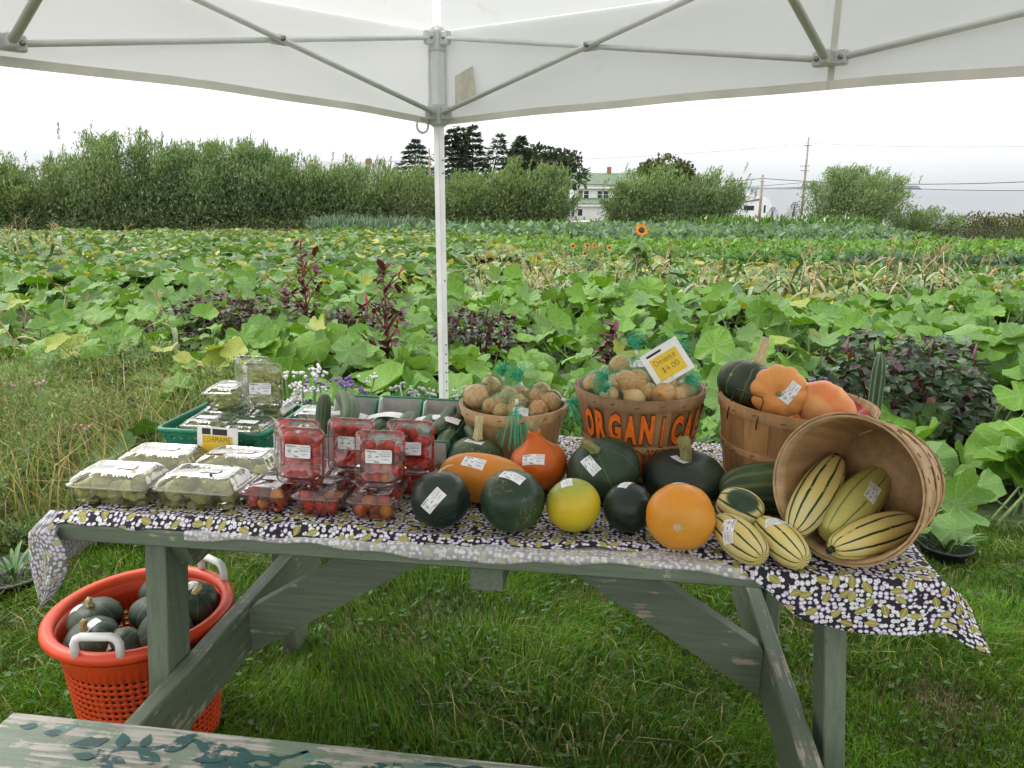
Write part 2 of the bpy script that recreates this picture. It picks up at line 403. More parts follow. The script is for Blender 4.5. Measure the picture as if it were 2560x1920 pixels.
# roof panels with a little sag, and the hanging valance
for i in range(4):
    A, B = corners[i] + UP * EAVE, corners[(i + 1) % 4] + UP * EAVE; P = ctr + UP * ZP
    inw = (ctr - (corners[i] + corners[(i + 1) % 4]) / 2).normalized(); A = A - inw * .02; B = B - inw * .02
    def rf(s, t, A=A, B=B, P=P):
        q = A.lerp(B, s).lerp(P, t * .999); q = q - UP * (.05 * math.sin(PI * s) * (1 - t) * (.3 + t) * 1.6 + .012 * math.sin(s * 19) * t * (1 - t)); return tl(q)
    G().grid(rf, 28, 14).obj('roof_panel', M_TENT, tent)
    d = (B - A).normalized()
    bz0, bzm = (1.685, 1.735) if i != 0 else (1.685, 1.712)
    def vf(s, t, A=A, B=B, inw=inw, d=d):
        q = A.lerp(B, s); zb = bz0 + (bzm - bz0) * math.sin(PI * s) ** .8 ; z = q.z - (q.z - zb) * t
        dd = .05 * math.sin(PI * s) * .3 * (1 - t) * 1.6
        wv = .010 * math.sin(s * 31 + i) * t + .02 * math.sin(s * 7 + 2 * i) * t * math.sin(PI * s)
        return tl(Vector((q.x, q.y, z - dd)) - inw * (.006 + wv))
    G().grid(vf, 60, 8).obj('valance', M_TENT, tent)
    # hem of the valance
    hp = [Vector(vf(s, 1.0)) for s in np.linspace(0, 1, 61)]
    G().loft([[p + UP * .024 + inw * .004 for p in hp], [p - UP * .001 + inw * .004 for p in hp]], closed=False).obj('hem', plain('tent_hem%d' % i, (.72, .70, .64), .7, .1, 5), tent)
    if i == 0:
        sp = [Vector(vf(.5, t)) for t in np.linspace(0, 1, 9)]
        G().loft([[p - d * .009 + inw * .004 for p in sp], [p + d * .009 + inw * .004 for p in sp]], closed=False).obj('seam_tape', plain('seam_tape', (.62, .61, .56), .7, .1, 5), tent)
# white corner sleeve and pocket flap behind the front corner post
a1, a2 = inner(0)
g = G(); bis = (a1 + a2).normalized()
def slv(s, t):
    ang = -1.15 + 2.3 * s; d = bis * -1; sd = Vector((-bis.y, bis.x, 0))
    r = .046 + .005 * math.sin(t * 17 + s * 5); z = EAVE - .03 - (EAVE - .03 - 1.70) * t
    return tl(TC + d * (r * math.cos(ang) - .012) + sd * (r * math.sin(ang))) + UP * z
g.grid(slv, 12, 14); g.obj('corner_sleeve', M_TENT, tent)
p0 = TC + a1 * .075 - a2 * .012
g = G(); pts = [tl(p0 + a1 * .005 + UP * 1.86), tl(p0 + a1 * .10 + UP * 1.89), tl(p0 + a1 * .118 + UP * 1.77), tl(p0 + a1 * .005 + UP * 1.75)]
g.add(pts, [(0, 1, 2, 3)]); g.obj('pocket_flap', plain('pocket_fabric', (.62, .58, .50), .7, .12, 20), tent)

# ------------------------------------------------------------------ picnic table
SAGE = (.130, .165, .114)
M_PAINT = painted_wood('sage_paint', SAGE, .635)
M_PAINTV = painted_wood('sage_paint_upright', SAGE, .645, grain=(18, 18, 1))
M_PAINTM = painted_wood('sage_paint_crossbeam', SAGE, .615, grain=(18, 1, 18))
M_BENCH = painted_wood('worn_bench_paint', (.150, .190, .135), .53, wood=(.28, .262, .232), wscale=7)
M_TEAL = painted_wood('teal_vine_paint', (.010, .062, .060), .575, wood=(.34, .29, .235), wscale=14)
M_TEAL2 = painted_wood('pale_teal_vine_paint', (.085, .19, .17), .60, wood=(.34, .29, .235), wscale=14)
tbl = thing('picnic_table', 'sage green painted picnic table with worn bench and crossed braces', 'picnic table', M=TM)
TL = 1.785
for k in range(5):
    v0 = .0 + k * .152; g = G(); g.box((0 + .002 * (k % 2), v0, .712), (TL - .004 * (k % 3), v0 + .146, .75), bev=.004); g.obj('tabletop_plank', M_PAINT, tbl)
for u0, u1 in ((.168, .2175), (1.598, 1.640)):
    for sv, (vt, vb) in ((0, (.055, -.045)), (1, (.61, .665))):
        M1 = Matrix(((1, 0, 0, 0), (0, 1, (vt - vb) / .71, vb), (0, 0, 1, 0), (0, 0, 0, 1)))
        if u0 > 1: M1 = M1 @ Matrix.Translation((0, 0, 0)) @ Matrix(((1, 0, -.055, .036), (0, 1, 0, 0), (0, 0, 1, 0), (0, 0, 0, 1)))
        g = G(); g.box((u0, 0, 0), (u1, .092, .711), bev=.003, M=M1); g.obj('leg', M_PAINTV, tbl)
for u0, u1 in ((.2185, .2565), (1.551, 1.590)):
    g = G(); g.box((u0, -.47, .262), (u1, .80, .399), bev=.003); g.obj('seat_beam', M_PAINTM, tbl)
    g = G(); ub = u0 if u0 < 1 else u0
    g.add([(u0 + .0005, .05, .711), (u1 - .0005, .05, .711), (u0 + .0005, .10, .621), (u1 - .0005, .10, .621), (u0 + .0005, .66, .621), (u1 - .0005, .66, .621), (u0 + .0005, .71, .711), (u1 - .0005, .71, .711)],
          [(0, 1, 3, 2), (2, 3, 5, 4), (4, 5, 7, 6), (0, 2, 4, 6), (1, 7, 5, 3), (0, 6, 7, 1)], smooth=False); g.obj('top_cleat', M_PAINTM, tbl)
g = G(); g.box((.895, .035, .645), (.965, .725, .7115), bev=.003); g.obj('top_cleat', M_PAINTM, tbl)
for (ul, zl, uh, zh) in ((.258, .322, .855, .70), (1.549, .322, .965, .70)):
    a = Vector((ul, 0, zl)); bq = Vector((uh, 0, zh)); d = (bq - a).normalized(); n_ = Vector((-d.z, 0, d.x)) * (1 if d.x > 0 else -1)
    hw = .054; v0 = .31; s = 1 if uh > ul else -1
    # ends cut plumb at the beam and level under the top
    bot = lambda u: zl - hw / abs(d.x) + (u - ul) * d.z / d.x
    top = lambda u: zl + hw / abs(d.x) + (u - ul) * d.z / d.x
    utop = ul + (.7105 - top(ul)) * d.x / d.z; ubot = ul + (.7105 - bot(ul)) * d.x / d.z
    pr = [(ul, bot(ul)), (ubot, .7105), (utop, .7105), (ul, top(ul))]
    V = [(p[0], v0, p[1]) for p in pr] + [(p[0], v0 + .038, p[1]) for p in pr]
    g = G(); g.add(V, [(0, 1, 2, 3), (7, 6, 5, 4), (0, 4, 5, 1), (1, 5, 6, 2), (2, 6, 7, 3), (3, 7, 4, 0)], smooth=False); g.obj('brace', M_PAINT, tbl)
g = G(); g.box((.015, -.455, .400), (1.80, -.195, .438), bev=.006); bench = g.obj('seat_plank', M_BENCH, tbl)
# painted vine on the bench: stems and leaves, flat paint
zb = .4386
def leafpoly(x, y, a, L, w, z=zb):
    pts = []
    for t in np.linspace(0, 1, 7): pts.append((L * t, w * math.sin(PI * t ** .8) * (1 - .25 * t)))
    for t in np.linspace(1, 0, 7)[1:-1]: pts.append((L * t, -w * .85 * math.sin(PI * t ** .8) * (1 - .25 * t)))
    return [(x + px * math.cos(a) - py * math.sin(a), y + px * math.sin(a) + py * math.cos(a), z) for px, py in pts]
def strip(pts, w, z=zb):
    L = []; 
    for i, p in enumerate(pts):
        q0, q1 = pts[max(i - 1, 0)], pts[min(i + 1, len(pts) - 1)]; dx, dy = q1[0] - q0[0], q1[1] - q0[1]; n = math.hypot(dx, dy) or 1
        ww = w * (.5 + .5 * math.sin(PI * (i + .5) / len(pts))); L.append(((p[0] - dy / n * ww, p[1] + dx / n * ww, z), (p[0] + dy / n * ww, p[1] - dx / n * ww, z)))
    V = [q for a in L for q in a]; return V, [(2 * i, 2 * i + 1, 2 * i + 3, 2 * i + 2) for i in range(len(L) - 1)]
rr = random.Random(5)
clusters = [(.10, -.245), (.16, -.215), (.27, -.26), (.36, -.225), (.415, -.305), (.50, -.235), (.56, -.30), (.62, -.25), (.72, -.29), (.80, -.225), (.90, -.27), (.98, -.235), (1.08, -.29)]
for ci, (x, y) in enumerate(clusters):
    for k in range(2 if ci < 2 else 6):
        a = rr.uniform(-.8, 3.6); L = rr.uniform(.035, .075); P = leafpoly(x + rr.uniform(-.03, .03), y - .012 + rr.uniform(-.03, .03), a, L, L * rr.uniform(.22, .36), zb + .00025 * (k + 1) + .0001 * ci)
        if max(p[1] for p in P) > -.206: continue
        g = G()
        g.add(P, [tuple(range(len(P)))], smooth=False); g.obj('painted_leaf', M_TEAL, bench)
for (x0, y0, x1, y1) in ((.25, -.30, .40, -.22), (.40, -.225, .52, -.29), (.46, -.28, .64, -.222), (.62, -.225, .70, -.29), (.70, -.29, .86, -.225), (.86, -.225, 1.04, -.27), (.13, -.25, .17, -.212)):
    pts = [(x0 + (x1 - x0) * t, y0 + (y1 - y0) * t + .012 * math.sin(PI * t * 2)) for t in np.linspace(0, 1, 9)]
    V, F = strip(pts, .006); G().add(V, F, smooth=False).obj('painted_stem', M_TEAL2 if rr.random() < .6 else M_TEAL, bench)
# ------------------------------------------------------------------ tablecloth
def berry_cloth(name, fade):
    m, nd, lk, b = newmat(name)
    at = nd.new('ShaderNodeAttribute'); at.attribute_name = 'cloth'
    vo = nd.new('ShaderNodeTexVoronoi'); vo.voronoi_dimensions = '2D'; vo.inputs['Scale'].default_value = 100; vo.inputs['Randomness'].default_value = .75
    lk.new(at.outputs['Vector'], vo.inputs['Vector'])
    sp = nd.new('ShaderNodeSeparateColor'); lk.new(vo.outputs['Color'], sp.inputs[0])
    nz = nd.new('ShaderNodeTexNoise'); nz.inputs['Scale'].default_value = 24; lk.new(at.outputs['Vector'], nz.inputs['Vector'])
    # radius of each berry varies; some cells stay empty
    rad = rmap(nd, lk, sp.outputs[0], 0, 1, .36, .52, False)
    inb = math_(nd, lk, 'MULTIPLY', math_(nd, lk, 'LESS_THAN', vo.outputs['Distance'], rad), math_(nd, lk, 'GREATER_THAN', math_(nd, lk, 'ADD', sp.outputs[1], nz.outputs[0]), .60))
    edge = rmap(nd, lk, vo.outputs['Distance'], .12, .46)
    lav = mixc(nd, lk, rmap(nd, lk, nz.outputs[0], .44, .56), (.56, .55, .60), (.34, .25, .46))
    berry = mixc(nd, lk, edge, (.74, .74, .73), lav)
    dot = math_(nd, lk, 'MULTIPLY', math_(nd, lk, 'LESS_THAN', vo.outputs['Distance'], .10), math_(nd, lk, 'GREATER_THAN', sp.outputs[2], .6))
    berry = mixc(nd, lk, dot, berry, (.05, .04, .06))
    c = mixc(nd, lk, inb, (.020, .017, .025), berry)
    # leaves
    v2 = nd.new('ShaderNodeTexVoronoi'); v2.voronoi_dimensions = '2D'; v2.inputs['Scale'].default_value = 34; v2.inputs['Randomness'].default_value = .9
    lk.new(at.outputs['Vector'], v2.inputs['Vector'])
    loc = nd.new('ShaderNodeVectorMath'); loc.operation = 'SUBTRACT'; lk.new(at.outputs['Vector'], loc.inputs[0]); lk.new(v2.outputs['Position'], loc.inputs[1])
    s2 = nd.new('ShaderNodeSeparateColor'); lk.new(v2.outputs['Color'], s2.inputs[0])
    vr = nd.new('ShaderNodeVectorRotate'); vr.rotation_type = 'Z_AXIS'; lk.new(loc.outputs[0], vr.inputs[0]); lk.new(math_(nd, lk, 'MULTIPLY', s2.outputs[0], 6.28), vr.inputs['Angle'])
    xyz = nd.new('ShaderNodeSeparateXYZ'); lk.new(vr.outputs[0], xyz.inputs[0])
    q = math_(nd, lk, 'MULTIPLY', math_(nd, lk, 'POWER', math_(nd, lk, 'ABSOLUTE', xyz.outputs[0]), 2.0), 42.0)
    lm = math_(nd, lk, 'SUBTRACT', math_(nd, lk, 'SUBTRACT', .0072, q), math_(nd, lk, 'ABSOLUTE', xyz.outputs[1]))
    lmask = math_(nd, lk, 'MULTIPLY', math_(nd, lk, 'GREATER_THAN', lm, 0.0), math_(nd, lk, 'GREATER_THAN', s2.outputs[1], .30))
    vein = rmap(nd, lk, math_(nd, lk, 'ABSOLUTE', xyz.outputs[1]), .0, .0022)
    lc = mixc(nd, lk, vein, (.44, .40, .13), mixc(nd, lk, s2.outputs[2], (.24, .22, .055), (.34, .31, .10)))
    c = mixc(nd, lk, lmask, c, lc)
    if fade: c = mixc(nd, lk, fade, c, (.60, .60, .59))
    lk.new(c, b.inputs['Base Color']); b.inputs['Roughness'].default_value = .75; b.inputs['Specular IOR Level'].default_value = .25
    w = nd.new('ShaderNodeTexNoise'); w.inputs['Scale'].default_value = 60; lk.new(at.outputs['Vector'], w.inputs['Vector']); bump(nd, lk, b, w.outputs[0], .15, .002)
    return m
M_CLOTH = berry_cloth('berry_print_cloth', 0)
M_CLOTHB = berry_cloth('berry_print_reverse', .55)
def clothpatch(name, fn, us, ws, mats, parent, thick=.0009):
    V = []; A = []
    for w in ws:
        for u in us: p, c = fn(u, w); V.append(p); A.append((c[0], c[1], 0))
    n = len(us); F = [(j * n + i, j * n + i + 1, (j + 1) * n + i + 1, (j + 1) * n + i) for j in range(len(ws) - 1) for i in range(n - 1)]
    g = G(); g.add(V, F); me = g.mesh(name, mats)
    at = me.attributes.new('cloth', 'FLOAT_VECTOR', 'POINT'); at.data.foreach_set('vector', np.array(A, np.float32).ravel())
    o = link(name, me, parent)
    if thick:
        md = o.modifiers.new('thickness', 'SOLIDIFY'); md.thickness = thick; md.offset = -1; md.material_offset = 1 if len(mats) > 1 else 0
    return o
tc_root = thing('tablecloth', 'black tablecloth printed with white berries and olive leaves on the picnic table', 'tablecloth', M=TM)
hemx = [0, .08, .25, .45, .7, .9, 1.05, 1.16, 1.25, 1.33, 1.40, 1.47, 1.55, 1.65, 1.9]
hemy = [-.006, -.004, .004, .000, .012, .014, .026, .030, .045, .040, .012, -.040, -.092, -.122, -.125]
def hem(u): return float(np.interp(u, hemx, hemy)) + .004 * math.sin(u * 23) + .003 * math.sin(u * 61)
def wr(u, v):
    z = .7525 + .0016 * math.sin(u * 17 + v * 9) * math.sin(v * 21 - u * 5) + .0008 * math.sin(u * 47 + v * 31)
    hv = v - hem(u)
    z += (.013 * math.exp(-((u - .33) / .42) ** 4) + .006) * math.exp(-((hv - .030) / .018) ** 2)
    z += .012 * math.exp(-((u - 1.135) / .045) ** 2) * math.exp(-((hv - .006) / .02) ** 2)
    return max(z, .7508)
def clothfn(u, t):
    w0 = hem(u); w1 = .785; w = w0 + (w1 - w0) * t
    e = max(0.0, u - TL); l = max(0.0, .004 - u); d = max(0.0, -w - .002); bk = max(0.0, w - .756)
    uu = min(max(u, .004), TL); vv = min(max(w, -.002), .756); z = wr(u, w)
    drop = 0
    if d > 0:
        a = math.tanh(d / .012); fl = .22 + .25 * max(0, (u - 1.5) / .3) + .10 * math.sin(u * 38)
        vv -= .006 * a + fl * d * .55; drop += d * (.92 - .25 * max(0, (u - 1.55) / .25)) + .004 * a; z = .7525
    if e > 0:
        fl = .45 if d > 0 else .28
        uu += .006 * math.tanh(e / .012) + fl * e + (e * d) * 3.0; drop += e * (.80 if d <= 0 else .35)
    if l > 0:
        uu -= .006 + .12 * l; drop += l * .97
    if bk > 0: vv += .006 + .1 * bk; drop += bk * .95
    return (uu, vv, z - drop), (u, w)
us = list(np.linspace(-.11, 0, 7)) + list(np.linspace(.004, TL, 150)) + list(TL + np.linspace(.006, .085, 12))
ts = list(np.concatenate([np.linspace(0, .25, 44), np.linspace(.26, 1, 30)]))
clothpatch('cloth', clothfn, us, ts, [M_CLOTH, M_CLOTHB], tc_root)
# turned-back hem, pale reverse side up, lying over the front edge of the table
def hemfn(u, t):
    v1 = hem(u) + .020; z1 = .7512
    L = v1 + .016 + .008 * math.sin(u * 9) + .003 * math.sin(u * 41); w = v1 - L * t
    if w >= -.001: return (u, w, z1 + .0012 + .0010 * math.sin(u * 33 + w * 80)), (u, -w)
    d = -w; return (u, -.0022 - .0015 * math.sin(u * 27) ** 2, z1 + .001 - d), (u, -w)
clothpatch('turned_hem', hemfn, list(np.linspace(.30, 1.475, 110)), list(np.linspace(0, 1, 12)), [M_CLOTHB, M_CLOTHB], tc_root, 0.0006)
# corner hanging at the far left, twisted so that its reverse shows
def flap(s, t):
    a = s * 1.0; w = .055 * (.55 + .75 * math.sin(PI * min(t * 1.05, 1)) ** .7) * (1 - .55 * t ** 3)
    cx = -.010 - .012 * t + .016 * math.sin(t * 3); x = cx + (s - .5) * 2 * w * .62 - .008; y = -.016 - .02 * math.sin(PI * s) * (1 - .3 * t) - .012 * math.sin(s * 9 + t * 2) * t
    z = .757 + .012 * (1 - t) * math.sin(PI * s) - .19 * t + .02 * (s - .4) * t
    if t < .12: y += (.12 - t) * .5
    return (x, y, z), (s * .13 + 3.1, t * .2)
M_CLOTHC = berry_cloth('berry_print_reverse_shaded', .30)  # reverse print toned darker for this corner, its shade put into the colour
clothpatch('hanging_corner', flap, list(np.linspace(0, 1, 20)), list(np.linspace(0, 1, 26)), [M_CLOTHC, M_CLOTHC], tc_root)
def flap2(s, t):
    v = .06 + .46 * s; L = .17 * (1 - s) ** .6 * t
    x = -.014 - .115 * (1 - s) * t + .012 * math.sin(s * 14) * t; return (x, v + .02 * t, .750 - L - .004 * math.sin(s * 20) * t), (v + 5, t * .13)
clothpatch('side_drop', flap2, list(np.linspace(0, 1, 24)), list(np.linspace(0, 1, 8)), [M_CLOTH, M_CLOTH], tc_root)

# ------------------------------------------------------------------ printed labels
M_PAPER = plain('label_paper', (.78, .78, .79), .5, .04, 60)
M_INK = plain('label_ink', (.03, .03, .035), .6, .05)
DG = None
def textmesh(body, size, bold=0.0, res=2, shear=0.0):
    cu = bpy.data.curves.new('text', 'FONT'); cu.body = body; cu.size = size; cu.offset = bold; cu.resolution_u = res; cu.shear = shear
    o = bpy.data.objects.new('text', cu); COL.objects.link(o)
    bpy.context.view_layer.update(); dgp = bpy.context.evaluated_depsgraph_get()
    me = bpy.data.meshes.new_from_object(o.evaluated_get(dgp)); V = np.array([v.co[:] for v in me.vertices]).reshape(-1, 3); F = [tuple(p.vertices) for p in me.polygons]
    bpy.data.objects.remove(o); bpy.data.curves.remove(cu); bpy.data.meshes.remove(me)
    return V, F
LW, LH = .052, .026
def label_print():
    V = []; F = []
    def put(body, size, x, y, bold=0.0, shear=0.0):
        v, f = textmesh(body, size, bold, 1, shear); o = len(V); V.extend([(p[0] + x, p[1] + y) for p in v]); F.extend([tuple(i + o for i in q) for q in f])
    put('Wild Rose', .0046, -.0235, .0082, .00012); put('Farm', .0046, -.008, -.0115, .00012)
    put('3204 Hwy #1', .0034, .006, .0086); put("Ubert's Cove, N.S.", .0034, -.001, .0045); put('902-837-4101', .0036, .004, .0003, .00005)
    def quad(x0, y0, x1, y1, s=.0): o = len(V); V.extend([(x0, y0), (x1, y0 + s), (x1, y1 + s), (x0, y1)]); F.append((o, o + 1, o + 2, o + 3))
    r = random.Random(3)                                             # small engraving of a barn and a bird
    for k in range(9): quad(-.0225 + r.random() * .008, -.003 + k * .0011, -.0225 + r.random() * .004 + .006, -.0024 + k * .0011, .0004)
    for k in range(4): quad(-.006 + k * .0016, -.0008 + abs(k - 1.5) * -.0004, -.0046 + k * .0016, .001 + abs(k - 1.5) * -.0004)
    for k in range(5): quad(-.023 + k * .004, -.0085 + .0006 * (k % 2), -.0205 + k * .004, -.0079 + .0006 * (k % 2), .0006)
    put('organic', .0044, .007, -.006, 0, .5)
    return np.array(V), F
LP_V, LP_F = label_print()
def label_outline(w=LW, h=LH, r=.003, n=4):
    P = []
    for cx, cy, a0 in ((w / 2 - r, h / 2 - r, 0), (-w / 2 + r, h / 2 - r, 90), (-w / 2 + r, -h / 2 + r, 180), (w / 2 - r, -h / 2 + r, 270)):
        for k in range(n): a = R(a0 + 90 * k / (n - 1)); P.append((cx + r * math.cos(a), cy + r * math.sin(a)))
    return P
def stick(root, body, c, nrm, up, s=1.0, curl=0.0):
    """a paper label laid on the surface of body (coordinates of body); child of root"""
    me = body.data; bv = BVHTree.FromPolygons([v.co for v in me.vertices], [p.vertices for p in me.polygons])
    n = Vector(nrm).normalized(); up = Vector(up); up = (up - n * up.dot(n)).normalized(); rt = up.cross(n); c = Vector(c)
    def on(x, y, off):
        p = c + rt * (x * s) + up * (y * s) + n * .05
        h, hn, i, d = bv.ray_cast(p, -n, .25)
        if h is None: h, hn, i, d = bv.find_nearest(c + rt * (x * s) + up * (y * s))
        if hn.dot(n) < 0: hn = -hn
        return h + hn * off
    g = G(); nx, ny = 10, 6
    g.grid(lambda a, b_: on((a - .5) * LW * (1 - .0 * b_), (b_ - .5) * LH, .0007), nx, ny)
    lb = g.obj('label', M_PAPER, root)
    lb.matrix_basis = body.matrix_basis
    g = G(); g.add([on(x, y, .0012) for x, y in LP_V], LP_F, smooth=False)
    k = g.obj('lettering', M_INK, lb)
    return lb
def flat_label(root, M, s=1.0, lettering=True):
    g = G(); P = label_outline(); g.add([(x * s, y * s, 0) for x, y in P], [tuple(range(len(P)))], smooth=False)
    lb = g.obj('label', M_PAPER, root); lb.matrix_basis = M
    if lettering:
        k = link('lettering', FLAT_PRINT, lb); k.scale = (s, s, 1)
    return lb
g = G(); g.add([(x, y, .0006) for x, y in LP_V], LP_F, smooth=False); FLAT_PRINT = g.mesh('lettering', [M_INK])

# handwriting, stroke by stroke
STROKES = {
 'O': [[(.3, 1), (.1, .8), (.05, .4), (.25, .05), (.55, .05), (.75, .4), (.65, .85), (.3, 1)]], 'n': [[(.05, .6), (.08, 0)], [(.08, .4), (.3, .6), (.5, .5), (.52, 0)]],
 'i': [[(.15, .6), (.15, 0)], [(.15, .82), (.17, .86)]], 'o': [[(.3, .6), (.08, .4), (.1, .1), (.35, 0), (.55, .25), (.48, .55), (.3, .6)]],
 's': [[(.5, .55), (.3, .62), (.12, .48), (.4, .28), (.45, .1), (.2, 0), (.05, .08)]], '$': [[(.5, .8), (.25, .9), (.08, .68), (.5, .4), (.5, .15), (.2, .05), (.02, .2)], [(.3, 1.02), (.28, -.08)]],
 '4': [[(.4, 1), (.05, .4), (.65, .42)], [(.5, .75), (.48, 0)]], '.': [[(.12, .03), (.18, .03)]], '0': [[(.35, 1), (.1, .75), (.08, .25), (.35, 0), (.62, .25), (.6, .75), (.35, 1)]],
 'E': [[(.55, 1), (.1, .98), (.1, 0), (.58, 0)], [(.1, .52), (.45, .54)]], 'D': [[(.1, 1), (.1, 0), (.45, .08), (.62, .5), (.45, .92), (.1, 1)]], 'A': [[(.02, 0), (.3, 1), (.6, 0)], [(.14, .4), (.48, .4)]],
 'M': [[(.05, 0), (.1, 1), (.35, .4), (.6, 1), (.68, 0)]]}
def handwrite(txt, size, w):
    V = []; F = []; x = 0.0
    for ch in txt:
        for st in STROKES.get(ch, []):
            pts = [((x + a) * size, b_ * size) for a, b_ in st]
            for p, q in zip(pts[:-1], pts[1:]):
                dx, dy = q[0] - p[0], q[1] - p[1]; n = math.hypot(dx, dy) or 1; ex, ey = dx / n * w * .5, dy / n * w * .5; nx_, ny_ = -dy / n * w, dx / n * w; o = len(V)
                V += [(p[0] - ex + nx_, p[1] - ey + ny_), (p[0] - ex - nx_, p[1] - ey - ny_), (q[0] + ex - nx_, q[1] + ey - ny_), (q[0] + ex + nx_, q[1] + ey + ny_)]; F.append((o, o + 1, o + 2, o + 3))
        x += {'M': .85, 'O': .95, 'i': .34, '.': .32}.get(ch, .78)
    return V, F, x * size
# ------------------------------------------------------------------ fruit materials
def rind(name, base, alt=None, nscale=8, mixr=(.4, .65), rough=.38, specks=None, sp_scale=160, sp_thr=.12, scars=None, ribs=0, ribcol=None, ribw=(.90, .99), objrand=.06, zgrad=None, blem=None, dust=.10):
    m, nd, lk, b = newmat(name)
    tcn = nd.new('ShaderNodeTexCoord'); xyz = nd.new('ShaderNodeSeparateXYZ'); lk.new(tcn.outputs['Object'], xyz.inputs[0])
    h = noise(nd, lk, nscale, 5)
    c = mixc(nd, lk, rmap(nd, lk, h, *mixr), base, alt or tuple(x * .8 for x in base))
    if zgrad:
        ax, lo, hi, col = zgrad
        w = math_(nd, lk, 'ADD', xyz.outputs[ax], math_(nd, lk, 'MULTIPLY', math_(nd, lk, 'SUBTRACT', h, .5), (hi - lo) * .9)); c = mixc(nd, lk, rmap(nd, lk, w, lo, hi), c, col)
    if ribs:
        an = math_(nd, lk, 'ARCTAN2', xyz.outputs[1], xyz.outputs[0]); wob = noise(nd, lk, 30, 3)
        an = math_(nd, lk, 'ADD', an, math_(nd, lk, 'MULTIPLY', math_(nd, lk, 'SUBTRACT', wob, .5), .12))
        s = math_(nd, lk, 'ABSOLUTE', math_(nd, lk, 'COSINE', math_(nd, lk, 'MULTIPLY', an, ribs / 2)))
        brk = rmap(nd, lk, noise(nd, lk, 22, 2), .30, .38)
        c = mixc(nd, lk, math_(nd, lk, 'MULTIPLY', rmap(nd, lk, s, *ribw), brk), c, ribcol)
    if specks:
        vo = nd.new('ShaderNodeTexVoronoi'); vo.inputs['Scale'].default_value = sp_scale; lk.new(tcn.outputs['Object'], vo.inputs['Vector'])
        scn = nd.new('ShaderNodeSeparateColor'); lk.new(vo.outputs['Color'], scn.inputs[0])
        f = math_(nd, lk, 'MULTIPLY', rmap(nd, lk, vo.outputs['Distance'], sp_thr, sp_thr * .5), math_(nd, lk, 'GREATER_THAN', scn.outputs[0], .45)); c = mixc(nd, lk, math_(nd, lk, 'MULTIPLY', f, .8), c, specks)
    if scars:
        sn = noise(nd, lk, 26, 2, stretch=(1, 3.5, 1)); f = math_(nd, lk, 'MULTIPLY', rmap(nd, lk, math_(nd, lk, 'ABSOLUTE', math_(nd, lk, 'SUBTRACT', sn, .5)), .008, .002), rmap(nd, lk, noise(nd, lk, 14, 1), .56, .62)); c = mixc(nd, lk, f, c, scars)
    if blem:
        f = rmap(nd, lk, noise(nd, lk, 38, 2), .73, .76); c = mixc(nd, lk, f, c, blem)
    if dust:
        c = mixc(nd, lk, rmap(nd, lk, noise(nd, lk, 11, 6, rough=.75), .52, .75, 0, dust), c, (.33, .29, .22))
    oi = nd.new('ShaderNodeObjectInfo'); sc = nd.new('ShaderNodeVectorMath'); sc.operation = 'SCALE'; lk.new(c, sc.inputs[0]); lk.new(rmap(nd, lk, oi.outputs['Random'], 0, 1, 1 - objrand, 1 + objrand, False), sc.inputs['Scale'])
    lk.new(sc.outputs[0], b.inputs['Base Color']); lk.new(rmap(nd, lk, noise(nd, lk, 18, 5, rough=.7), .3, .7, rough - .08, rough + .20), b.inputs['Roughness']); b.inputs['Specular IOR Level'].default_value = .38; bump(nd, lk, b, noise(nd, lk, 40, 5, rough=.65), .12, .004)
    return m
M_MEL1 = rind('near_black_melon', (.009, .019, .013), (.018, .034, .022), 7, rough=.3, specks=(.05, .06, .04), sp_scale=60, sp_thr=.05)
M_MEL2 = rind('dark_green_melon', (.012, .034, .015), (.034, .066, .016), 5, rough=.32, scars=(.30, .22, .12), blem=(.22, .17, .09))
M_MELY = rind('yellow_melon', (.52, .38, .018), (.46, .38, .025), 6, zgrad=(2, -.015, .045, (.26, .31, .045)), blem=(.05, .035, .01), rough=.33)
M_SPAG = rind('golden_squash', (.62, .225, .012), (.60, .26, .028), 4, specks=(.80, .58, .25), sp_scale=190, sp_thr=.16, rough=.36)
M_SPAG2 = rind('amber_squash', (.58, .20, .014), (.52, .22, .030), 5, specks=(.78, .52, .2), sp_scale=230, sp_thr=.15, rough=.4)
M_KURI = rind('red_kuri', (.55, .110, .006), (.44, .085, .006), 5, rough=.38, specks=(.55, .2, .04), sp_thr=.09)
M_BUTT = rind('dark_buttercup', (.013, .032, .016), (.020, .045, .018), 9, specks=(.10, .13, .06), sp_scale=120, sp_thr=.10, ribs=7, ribcol=(.09, .13, .035), ribw=(.9985, .9999), rough=.42)
M_BUTT2 = rind('charcoal_buttercup', (.011, .021, .015), (.022, .034, .016), 7, specks=(.10, .11, .07), sp_scale=150, sp_thr=.12, rough=.45)
M_KAB = rind('mottled_kabocha', (.055, .085, .020), (.028, .050, .020), 24, mixr=(.42, .55), specks=(.30, .30, .12), sp_scale=90, sp_thr=.22)
M_LONG = rind('long_green_squash', (.040, .070, .020), (.020, .045, .022), 12, ribs=12, ribcol=(.09, .115, .03), ribw=(.75, 1), rough=.5)
M_DELI = rind('striped_delicata', (.62, .49, .15), (.58, .50, .22), 9, ribs=10, ribcol=(.016, .040, .018), ribw=(.93, .97), specks=(.06, .09, .03), sp_scale=75, sp_thr=.06, rough=.35)
M_DELIF = rind('faint_striped_delicata', (.46, .42, .11), (.50, .44, .13), 9, ribs=8, ribcol=(.14, .19, .05), ribw=(.97, .999), rough=.4)
M_DELID = rind('striped_green_patched_delicata', (.60, .50, .19), (.55, .50, .22), 8, ribs=10, ribcol=(.016, .040, .018), ribw=(.90, .97), rough=.35, zgrad=(0, .028, .034, (.018, .045, .018)))
